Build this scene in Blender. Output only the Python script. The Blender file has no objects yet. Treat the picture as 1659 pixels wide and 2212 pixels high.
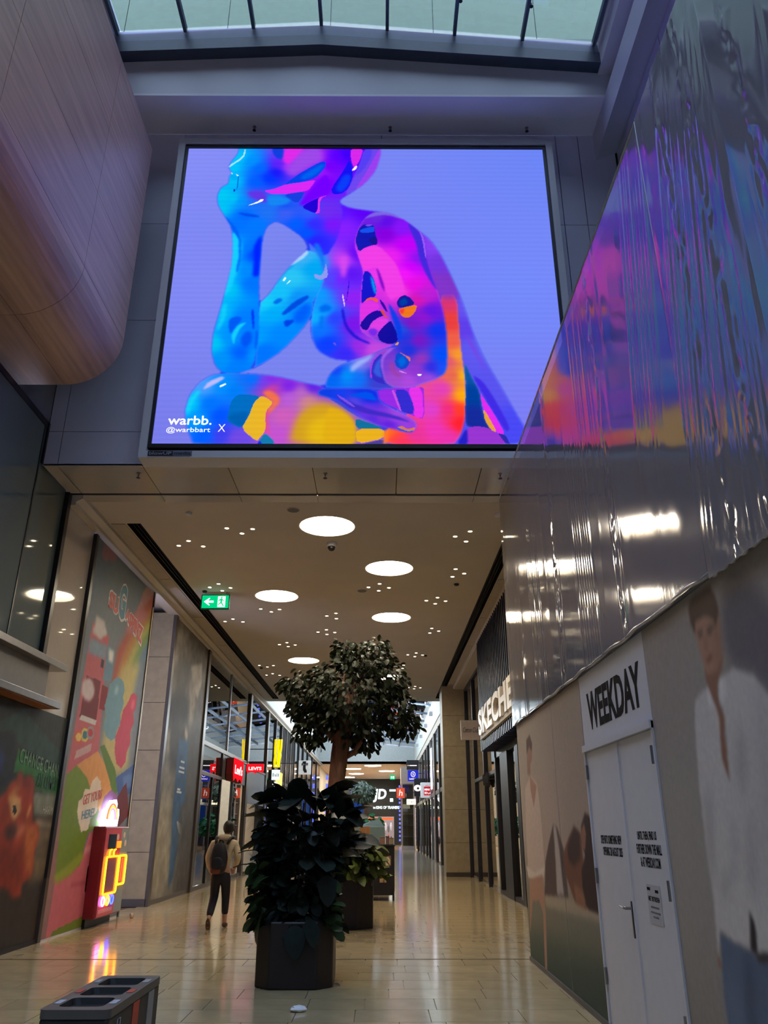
import bpy, bmesh, math, random
import numpy as np
from mathutils import Vector, Matrix, Quaternion, Euler

SC = bpy.context.scene
COL = SC.collection
random.seed(7)
RNG = np.random.default_rng(7)

# ------------------------------------------------------------------ camera
F_PX, W_PX, H_PX = 1680.0, 1659.0, 2212.0
PITCH = math.atan(685.0 / F_PX)
YAW = math.atan(7.5 * math.cos(PITCH) / F_PX)
cam = bpy.data.cameras.new('camera')
cam.sensor_fit = 'VERTICAL'
cam.sensor_height = 36.0
cam.lens = F_PX / H_PX * 36.0
cam.clip_end = 400
cam_o = bpy.data.objects.new('camera', cam)
COL.objects.link(cam_o)
cam_o.location = (0, 0, 1.61)
cam_o.rotation_euler = (math.pi / 2 + PITCH, 0, -YAW)
SC.camera = cam_o

# ------------------------------------------------------------------ world, exposure
wd = bpy.data.worlds.new('dusk_sky')
SC.world = wd
wd.use_nodes = True
bg = wd.node_tree.nodes['Background']
bg.inputs[0].default_value = (0.55, 0.62, 1.0, 1)
bg.inputs[1].default_value = 4.6
SC.view_settings.view_transform = 'Standard'
SC.view_settings.look = 'None'
SC.view_settings.gamma = 1.0
SC.view_settings.use_curve_mapping = False
SC.view_settings.exposure = 0.65
SC.cycles.use_denoising = True
SC.cycles.max_bounces = 6
SC.cycles.diffuse_bounces = 3
SC.cycles.glossy_bounces = 3
SC.cycles.transparent_max_bounces = 8
SC.cycles.use_light_tree = False
SC.cycles.use_adaptive_sampling = True
SC.cycles.adaptive_threshold = 0.05
SC.cycles.sample_clamp_indirect = 4.0
SC.cycles.caustics_reflective = False
SC.cycles.caustics_refractive = False

DISC_L = 34.0      # big round ceiling lamps
SPOT_L = 16.0      # little downlights
SCREEN_L = 0.70     # LED wall

# ------------------------------------------------------------------ helpers
def s2l(c):
    c = np.asarray(c, dtype=np.float64)
    return np.where(c <= 0.04045, c / 12.92, ((c + 0.055) / 1.055) ** 2.4)

def C(r, g, b):
    v = s2l(np.array([r, g, b]) / 255.0)
    return (float(v[0]), float(v[1]), float(v[2]), 1.0)

MATS = {}
def pm(name, rgb, rough=0.5, metal=0.0, var=0.06, scale=8.0, bump=0.0, bscale=60.0, spec=0.5,
       coat=0.0, stretch=None, emit=None, estr=0.0, randv=0.0, ior=1.5):
    """procedural principled material: noise-varied colour, optional bump"""
    if name in MATS:
        return MATS[name]
    m = bpy.data.materials.new(name)
    m.use_nodes = True
    nt = m.node_tree
    p = nt.nodes['Principled BSDF']
    col = C(*rgb)
    tc = nt.nodes.new('ShaderNodeTexCoord')
    src = tc.outputs['Object']
    if stretch:
        mp = nt.nodes.new('ShaderNodeMapping')
        mp.inputs['Scale'].default_value = stretch
        nt.links.new(src, mp.inputs[0])
        src = mp.outputs[0]
    nz = nt.nodes.new('ShaderNodeTexNoise')
    nz.inputs['Scale'].default_value = scale
    nz.inputs['Detail'].default_value = 2
    nt.links.new(src, nz.inputs['Vector'])
    rp = nt.nodes.new('ShaderNodeValToRGB')
    rp.color_ramp.elements[0].position = 0.3
    rp.color_ramp.elements[1].position = 0.7
    rp.color_ramp.elements[0].color = tuple(c * (1 - var) for c in col[:3]) + (1,)
    rp.color_ramp.elements[1].color = tuple(min(1, c * (1 + var)) for c in col[:3]) + (1,)
    nt.links.new(nz.outputs['Fac'], rp.inputs[0])
    cout = rp.outputs[0]
    if randv > 0:
        oi = nt.nodes.new('ShaderNodeObjectInfo')
        ge = nt.nodes.new('ShaderNodeNewGeometry')
        ad = nt.nodes.new('ShaderNodeMath'); ad.operation = 'ADD'
        fr = nt.nodes.new('ShaderNodeMath'); fr.operation = 'FRACT'
        nt.links.new(oi.outputs['Random'], ad.inputs[0])
        nt.links.new(ge.outputs['Random Per Island'], ad.inputs[1])
        nt.links.new(ad.outputs[0], fr.inputs[0])
        mr = nt.nodes.new('ShaderNodeMapRange')
        mr.inputs['To Min'].default_value = 1 - randv
        mr.inputs['To Max'].default_value = 1 + randv
        nt.links.new(fr.outputs[0], mr.inputs['Value'])
        hs = nt.nodes.new('ShaderNodeHueSaturation')
        nt.links.new(mr.outputs[0], hs.inputs['Value'])
        nt.links.new(cout, hs.inputs['Color'])
        cout = hs.outputs[0]
    nt.links.new(cout, p.inputs['Base Color'])
    p.inputs['Roughness'].default_value = rough
    p.inputs['Metallic'].default_value = metal
    p.inputs['Specular IOR Level'].default_value = spec
    p.inputs['IOR'].default_value = ior
    p.inputs['Coat Weight'].default_value = coat
    if emit is not None:
        p.inputs['Emission Color'].default_value = C(*emit)
        p.inputs['Emission Strength'].default_value = estr
    if bump > 0:
        n2 = nt.nodes.new('ShaderNodeTexNoise')
        n2.inputs['Scale'].default_value = bscale
        n2.inputs['Detail'].default_value = 3
        nt.links.new(src, n2.inputs['Vector'])
        bp = nt.nodes.new('ShaderNodeBump')
        bp.inputs['Strength'].default_value = bump
        bp.inputs['Distance'].default_value = 0.02
        nt.links.new(n2.outputs['Fac'], bp.inputs['Height'])
        nt.links.new(bp.outputs[0], p.inputs['Normal'])
    MATS[name] = m
    return m

def em(name, rgb, strength):
    """something that gives off light"""
    if name in MATS:
        return MATS[name]
    m = bpy.data.materials.new(name)
    m.use_nodes = True
    nt = m.node_tree
    nt.nodes.remove(nt.nodes['Principled BSDF'])
    e = nt.nodes.new('ShaderNodeEmission')
    e.inputs[0].default_value = C(*rgb)
    e.inputs[1].default_value = strength
    nt.links.new(e.outputs[0], nt.nodes['Material Output'].inputs[0])
    MATS[name] = m
    return m

def glassm(name, tint=(235, 242, 240), boost=1.0, rough=0.0, ior=1.5, bump=0.0, bscale=3.0, stretch=None):
    """thin pane: see-through, with a Fresnel mirror"""
    if name in MATS:
        return MATS[name]
    m = bpy.data.materials.new(name)
    m.use_nodes = True
    nt = m.node_tree
    nt.nodes.remove(nt.nodes['Principled BSDF'])
    tr = nt.nodes.new('ShaderNodeBsdfTransparent')
    tr.inputs[0].default_value = C(*tint)
    gl = nt.nodes.new('ShaderNodeBsdfGlossy')
    gl.inputs['Roughness'].default_value = rough
    fr = nt.nodes.new('ShaderNodeFresnel')
    fr.inputs[0].default_value = ior
    mu = nt.nodes.new('ShaderNodeMath'); mu.operation = 'MULTIPLY'; mu.use_clamp = True
    mu.inputs[1].default_value = boost
    mx = nt.nodes.new('ShaderNodeMixShader')
    nt.links.new(fr.outputs[0], mu.inputs[0])
    nt.links.new(mu.outputs[0], mx.inputs[0])
    nt.links.new(tr.outputs[0], mx.inputs[1])
    nt.links.new(gl.outputs[0], mx.inputs[2])
    nt.links.new(mx.outputs[0], nt.nodes['Material Output'].inputs[0])
    MATS[name] = m
    return m

def printm(name, rough=0.5, emission=None, coat=0.0, spec=0.5):
    """flat print or picture held in the mesh's colour attribute 'print'"""
    if name in MATS:
        return MATS[name]
    m = bpy.data.materials.new(name)
    m.use_nodes = True
    nt = m.node_tree
    at = nt.nodes.new('ShaderNodeAttribute')
    at.attribute_name = 'print'
    p = nt.nodes['Principled BSDF']
    if emission:
        nt.nodes.remove(p)
        e = nt.nodes.new('ShaderNodeEmission')
        e.inputs[1].default_value = emission
        nt.links.new(at.outputs['Color'], e.inputs[0])
        nt.links.new(e.outputs[0], nt.nodes['Material Output'].inputs[0])
    else:
        nt.links.new(at.outputs['Color'], p.inputs['Base Color'])
        p.inputs['Roughness'].default_value = rough
        p.inputs['Coat Weight'].default_value = coat
        p.inputs['Specular IOR Level'].default_value = spec
    MATS[name] = m
    return m

def link(o, parent=None):
    COL.objects.link(o)
    if parent is not None:
        o.parent = parent
        if parent.type == 'EMPTY':
            o.matrix_parent_inverse = Matrix.Translation(-Vector(parent.location))
    return o

def tag(o, label=None, cat=None, group=None, kind=None):
    if label: o['label'] = label
    if cat: o['category'] = cat
    if group: o['group'] = group
    if kind: o['kind'] = kind
    return o

def thing(name, label, cat, loc=(0, 0, 0), group=None):
    e = bpy.data.objects.new(name, None)
    e.empty_display_size = 0.1
    e.location = loc
    COL.objects.link(e)
    return tag(e, label, cat, group)

class MB:
    """collects simple shapes, builds ONE mesh"""
    def __init__(s):
        s.v = []; s.f = []; s.mi = []
    def add(s, verts, faces, mi=0):
        o = len(s.v)
        s.v += [tuple(p) for p in verts]
        s.f += [tuple(i + o for i in f) for f in faces]
        s.mi += [mi] * len(faces)
        return s
    def box(s, x0, x1, y0, y1, z0, z1, mi=0):
        v = [(x0, y0, z0), (x1, y0, z0), (x1, y1, z0), (x0, y1, z0), (x0, y0, z1), (x1, y0, z1), (x1, y1, z1), (x0, y1, z1)]
        f = [(0, 3, 2, 1), (4, 5, 6, 7), (0, 1, 5, 4), (1, 2, 6, 5), (2, 3, 7, 6), (3, 0, 4, 7)]
        return s.add(v, f, mi)
    def prism(s, pts, n, mi=0):
        """closed outline pts (3-D) swept along vector n"""
        k = len(pts)
        n = Vector(n)
        a = [Vector(p) for p in pts]
        b = [p + n for p in a]
        f = [tuple(range(k))[::-1], tuple(range(k, 2 * k))]
        f += [(i, (i + 1) % k, (i + 1) % k + k, i + k) for i in range(k)]
        return s.add(a + b, f, mi)
    def tube(s, pts, rad, n=8, mi=0, caps=True):
        pts = [Vector(p) for p in pts]
        if not hasattr(rad, '__len__'):
            rad = [rad] * len(pts)
        vs = []; fs = []
        up = Vector((0, 0, 1))
        last = None
        for i, p in enumerate(pts):
            d = (pts[min(i + 1, len(pts) - 1)] - pts[max(i - 1, 0)]).normalized()
            if last is None:
                a = d.cross(up)
                if a.length < 1e-3: a = d.cross(Vector((1, 0, 0)))
                a.normalize()
            else:
                a = (last - d * last.dot(d)).normalized()
            last = a
            b = d.cross(a)
            for k in range(n):
                t = 2 * math.pi * k / n
                vs.append(p + (a * math.cos(t) + b * math.sin(t)) * rad[i])
        for i in range(len(pts) - 1):
            for k in range(n):
                fs.append((i * n + k, i * n + (k + 1) % n, (i + 1) * n + (k + 1) % n, (i + 1) * n + k))
        if caps:
            fs.append(tuple(range(n))[::-1])
            fs.append(tuple((len(pts) - 1) * n + k for k in range(n)))
        return s.add(vs, fs, mi)
    def lathe(s, prof, c, n=24, mi=0):
        """profile [(r,z)] turned about the vertical through c"""
        vs = []; fs = []
        for r, z in prof:
            for k in range(n):
                t = 2 * math.pi * k / n
                vs.append((c[0] + r * math.cos(t), c[1] + r * math.sin(t), c[2] + z))
        for i in range(len(prof) - 1):
            for k in range(n):
                fs.append((i * n + k, i * n + (k + 1) % n, (i + 1) * n + (k + 1) % n, (i + 1) * n + k))
        fs.append(tuple(range(n))[::-1])
        fs.append(tuple((len(prof) - 1) * n + k for k in range(n)))
        return s.add(vs, fs, mi)
    def mesh(s, name, mats, smooth=False, bevel=0.0):
        me = bpy.data.meshes.new(name)
        me.from_pydata([tuple(p) for p in s.v], [], s.f)
        for m in (mats if isinstance(mats, (list, tuple)) else [mats]):
            me.materials.append(m)
        me.polygons.foreach_set('material_index', s.mi)
        if smooth:
            me.polygons.foreach_set('use_smooth', [True] * len(me.polygons))
        if bevel > 0:
            bm = bmesh.new(); bm.from_mesh(me)
            ed = [e for e in bm.edges if len(e.link_faces) == 2 and e.calc_face_angle(0) > 0.6]
            bmesh.ops.bevel(bm, geom=ed, offset=bevel, segments=2, affect='EDGES', profile=0.5)
            bm.to_mesh(me); bm.free()
        me.update()
        return me
    def build(s, name, mats, parent=None, smooth=False, bevel=0.0):
        return link(bpy.data.objects.new(name, s.mesh(name, mats, smooth, bevel)), parent)

def box(name, x, y, z, mat, parent=None, bevel=0.0):
    return MB().box(x[0], x[1], y[0], y[1], z[0], z[1]).build(name, mat, parent, bevel=bevel)

def struct(o):
    o['kind'] = 'structure'
    return o

# ------------------------------------------------------------------ lettering (built-in font, turned into meshes)
_TXT = {}
def prep_text(items):
    objs = []
    for s, off in items:
        cu = bpy.data.curves.new('lettering', 'FONT')
        cu.body = s
        cu.offset = off
        cu.resolution_u = 3
        cu.extrude = 0.0
        o = bpy.data.objects.new('lettering', cu)
        COL.objects.link(o)
        objs.append((s, off, o))
    bpy.context.view_layer.update()
    dg = bpy.context.evaluated_depsgraph_get()
    for s, off, o in objs:
        me = bpy.data.meshes.new_from_object(o.evaluated_get(dg))
        n = len(me.vertices)
        co = np.zeros(n * 3, dtype=np.float32)
        me.vertices.foreach_get('co', co)
        co = co.reshape(-1, 3)
        lo, hi = co.min(0), co.max(0)
        co[:, 0] = (co[:, 0] - lo[0]) / (hi[0] - lo[0])
        co[:, 1] = (co[:, 1] - lo[1]) / (hi[1] - lo[1])
        _TXT[(s, off)] = (co[:, :2].copy(), [tuple(p.vertices) for p in me.polygons])
        bpy.data.objects.remove(o)
        bpy.data.meshes.remove(me)

def put_text(s, org, u, v, mat, parent, off=0.0, depth=0.004, name='lettering', warp=None):
    """lettering filling the rectangle org + u + v (3-D vectors); the letters stand out by depth"""
    uv, fs = _TXT[(s, off)]
    org, u, v = Vector(org), Vector(u), Vector(v)
    n = u.cross(v).normalized() * depth
    k = len(uv)
    bot = []; top = []
    for a, b in uv:
        if warp: a, b = warp(a, b)
        p = org + u * float(a) + v * float(b)
        bot.append(p); top.append(p + n)
    verts = bot + top
    faces = [tuple(i + k for i in f) for f in fs]
    ed = {}
    for f in fs:
        for i in range(len(f)):
            e = (f[i], f[(i + 1) % len(f)])
            ed[tuple(sorted(e))] = ed.get(tuple(sorted(e)), []) + [e]
    for e in ed.values():
        if len(e) == 1:
            a, b = e[0]
            faces.append((a, b, b + k, a + k))
    me = bpy.data.meshes.new(name)
    me.from_pydata([tuple(p) for p in verts], [], faces)
    me.materials.append(mat)
    me.update()
    return link(bpy.data.objects.new(name, me), parent)

# ------------------------------------------------------------------ painted flat print
class Canvas:
    """small painter for posters and the LED picture; coordinates 0..1, v up"""
    def __init__(s, w, h, rgb):
        s.w, s.h = w, h
        s.a = np.ones((h, w, 3)) * np.array(rgb) / 255.0
        s.X, s.Y = np.meshgrid((np.arange(w) + 0.5) / w, (np.arange(h) + 0.5) / h)
    def mask(s, pts):
        m = np.zeros((s.h, s.w), bool)
        n = len(pts)
        for i in range(n):
            x0, y0 = pts[i]; x1, y1 = pts[(i + 1) % n]
            if y0 == y1: continue
            c = (s.Y >= min(y0, y1)) & (s.Y < max(y0, y1)) & (s.X < x0 + (s.Y - y0) * (x1 - x0) / (y1 - y0))
            m ^= c
        return m.astype(float)
    def blur(s, m, k):
        for ax in (0, 1):
            for _ in range(2):
                p = np.pad(m, [(k, k) if a == ax else (0, 0) for a in (0, 1)], mode='edge')
                cs = np.cumsum(p, axis=ax)
                z = np.zeros_like(np.take(cs, [0], axis=ax))
                cs = np.concatenate([z, cs], axis=ax)
                n = m.shape[ax]
                m = (np.take(cs, range(2 * k + 1, 2 * k + 1 + n), axis=ax) - np.take(cs, range(0, n), axis=ax)) / (2 * k + 1)
        return m
    def put(s, m, rgb, alpha=1.0):
        col = rgb if isinstance(rgb, np.ndarray) else np.array(rgb) / 255.0
        m = (m * alpha)[..., None]
        s.a = s.a * (1 - m) + col * m
    def curve(s, pts):
        r = []
        for i in range(len(pts)):
            a, b = pts[i], pts[(i + 1) % len(pts)]
            r += [(a[0] * .8 + b[0] * .2, a[1] * .8 + b[1] * .2), (a[0] * .2 + b[0] * .8, a[1] * .2 + b[1] * .8)]
        return r
    def poly(s, pts, rgb, soft=0, alpha=1.0):
        m = s.mask(pts)
        if soft: m = s.blur(m, soft)
        s.put(m, rgb, alpha)
        return m
    def ell(s, c, rx, ry, rgb, soft=0, alpha=1.0):
        t = np.linspace(0, 2 * math.pi, 33)[:-1]
        return s.poly([(c[0] + rx * math.cos(q), c[1] + ry * math.sin(q)) for q in t], rgb, soft, alpha)
    def field(s, samples, power=2.2):
        """smooth colour field through colour samples (u,v,r,g,b)"""
        num = np.zeros_like(s.a); den = np.zeros((s.h, s.w))
        for x, y, r, g, b in samples:
            w = 1.0 / (((s.X - x) ** 2 + (s.Y - y) ** 2) + 2e-4) ** power
            den += w
            num += w[..., None] * np.array([r, g, b]) / 255.0
        return num / den[..., None]
    def noise(s, amp, cell):
        gh, gw = max(2, s.h // cell + 2), max(2, s.w // cell + 2)
        g = RNG.random((gh, gw))
        yy = np.linspace(0, gh - 1.001, s.h); xx = np.linspace(0, gw - 1.001, s.w)
        y0 = yy.astype(int); x0 = xx.astype(int)
        fy = (yy - y0)[:, None]; fx = (xx - x0)[None, :]
        n = g[y0][:, x0] * (1 - fy) * (1 - fx) + g[y0 + 1][:, x0] * fy * (1 - fx) + g[y0][:, x0 + 1] * (1 - fy) * fx + g[y0 + 1][:, x0 + 1] * fy * fx
        s.a = np.clip(s.a * (1 + amp * (n - 0.5))[..., None], 0, 1)
    def crop_build(s, name, org, u, v, mat, parent=None, u0=0.0, u1=1.0, gain=1.0):
        """a flat mesh carrying the columns u0..u1 of the picture; org/u/v span the whole picture"""
        i0 = int(round(u0 * (s.w - 1))); i1 = int(round(u1 * (s.w - 1)))
        a = np.clip(s2l(s.a[:, i0:i1 + 1]) * gain, 0, 1)
        w, h = i1 - i0 + 1, s.h
        uu = np.linspace(i0 / (s.w - 1), i1 / (s.w - 1), w)
        vv = np.linspace(0, 1, h)
        U, V = np.meshgrid(uu, vv)
        o, uu_, vv_ = np.array(org), np.array(u), np.array(v)
        P = o + U[..., None] * uu_ + V[..., None] * vv_
        idx = np.arange(w * h).reshape(h, w)
        q = np.stack([idx[:-1, :-1], idx[:-1, 1:], idx[1:, 1:], idx[1:, :-1]], -1).reshape(-1, 4)
        me = bpy.data.meshes.new(name)
        me.vertices.add(w * h)
        me.vertices.foreach_set('co', P.astype(np.float32).ravel())
        me.loops.add(q.size)
        me.loops.foreach_set('vertex_index', q.astype(np.int32).ravel())
        me.polygons.add(len(q))
        me.polygons.foreach_set('loop_start', np.arange(0, q.size, 4, dtype=np.int32))
        me.polygons.foreach_set('loop_total', np.full(len(q), 4, dtype=np.int32))
        me.update(calc_edges=True)
        at = me.color_attributes.new('print', 'FLOAT_COLOR', 'POINT')
        rgba = np.ones((w * h, 4), dtype=np.float32)
        rgba[:, :3] = a.reshape(-1, 3)
        at.data.foreach_set('color', rgba.ravel())
        me.materials.append(mat)
        return link(bpy.data.objects.new(name, me), parent)

# ------------------------------------------------------------------ materials
M_white = pm('white_panel', (202, 202, 212), 0.38, var=0.02, scale=1.5)
M_wall = pm('slate_white_panel', (204, 202, 222), 0.42, var=0.03, scale=1.2)
M_alu = pm('bright_white_soffit', (228, 226, 236), 0.42, metal=0.0, var=0.03, scale=1.2)
M_soffit = pm('soffit_panel', (185, 180, 176), 0.13, var=0.03, scale=1.5)
M_ceil = pm('ceiling_plaster', (198, 190, 180), 0.7, var=0.03, scale=1.0)
M_dark = pm('dark_bronze_metal', (46, 44, 46), 0.32, metal=0.3, var=0.08)
M_bronze = pm('bronze_profile', (82, 74, 68), 0.35, metal=0.4, var=0.08)
M_black = pm('black_metal', (18, 18, 22), 0.45, var=0.1)
M_slot = pm('black_slot', (10, 11, 16), 0.5, var=0.1)
M_curb = pm('blue_grey_aluminium', (84, 100, 118), 0.45, metal=0.1, var=0.05)
M_stone = pm('beige_stone', (158, 142, 112), 0.45, var=0.10, scale=5, bump=0.05)
M_joint = pm('dark_joint', (40, 40, 46), 0.7)
M_floor = pm('polished_limestone', (190, 168, 128), 0.12, var=0.10, scale=3.0, randv=0.07, spec=0.6)
M_grout = pm('floor_grout', (104, 88, 62), 0.5, var=0.1)
M_steel = pm('brushed_steel', (150, 150, 152), 0.3, metal=0.8, var=0.05)
M_glass = glassm('shop_glass', (205, 214, 212), 1.9)
M_sky_glass = glassm('skylight_glass', (222, 232, 226), 1.0)
M_roof_glass = glassm('far_roof_glass', (176, 192, 202), 1.0)
M_grille = pm('grey_shutter', (92, 92, 96), 0.5)

# ------------------------------------------------------------------ outlines of the flat prints (0..1 on each print)
SCR_BODY = [(0.144,1.013),(0.139,0.978),(0.124,0.949),(0.117,0.925),(0.128,0.905),(0.122,0.891),(0.122,0.862),(0.102,0.848),(0.094,0.815),(0.098,0.782),(0.119,0.741),(0.142,0.696),(0.149,0.642),(0.152,0.571),(0.144,0.502),(0.133,0.418),(0.12,0.336),(0.12,0.279),(0.132,0.236),(0.153,0.211),(0.125,0.205),(0.096,0.181),(0.077,0.143),(0.07,0.094),(0.081,0.042),(0.103,-0.006),(0.864,-0.004),(0.894,0.04),(0.87,0.096),(0.842,0.165),(0.802,0.259),(0.779,0.331),(0.751,0.455),(0.727,0.532),(0.703,0.601),(0.677,0.654),(0.644,0.69),(0.61,0.726),(0.57,0.754),(0.522,0.76),(0.461,0.771),(0.432,0.788),(0.433,0.804),(0.467,0.832),(0.501,0.866),(0.529,0.914),(0.542,0.972),(0.544,1.017)]
SCR_HOLES = [[(0.259,0.721),(0.286,0.706),(0.335,0.661),(0.351,0.621),(0.311,0.572),(0.28,0.52),(0.257,0.469),(0.232,0.435),(0.228,0.486),(0.226,0.572),(0.228,0.66),(0.236,0.701)],[(0.19,0.21),(0.224,0.223),(0.248,0.238),(0.297,0.28),(0.345,0.349),(0.366,0.39),(0.367,0.329),(0.385,0.281),(0.423,0.255),(0.468,0.249),(0.436,0.233),(0.415,0.206),(0.406,0.171),(0.35,0.185),(0.287,0.203),(0.224,0.211)]]
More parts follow.
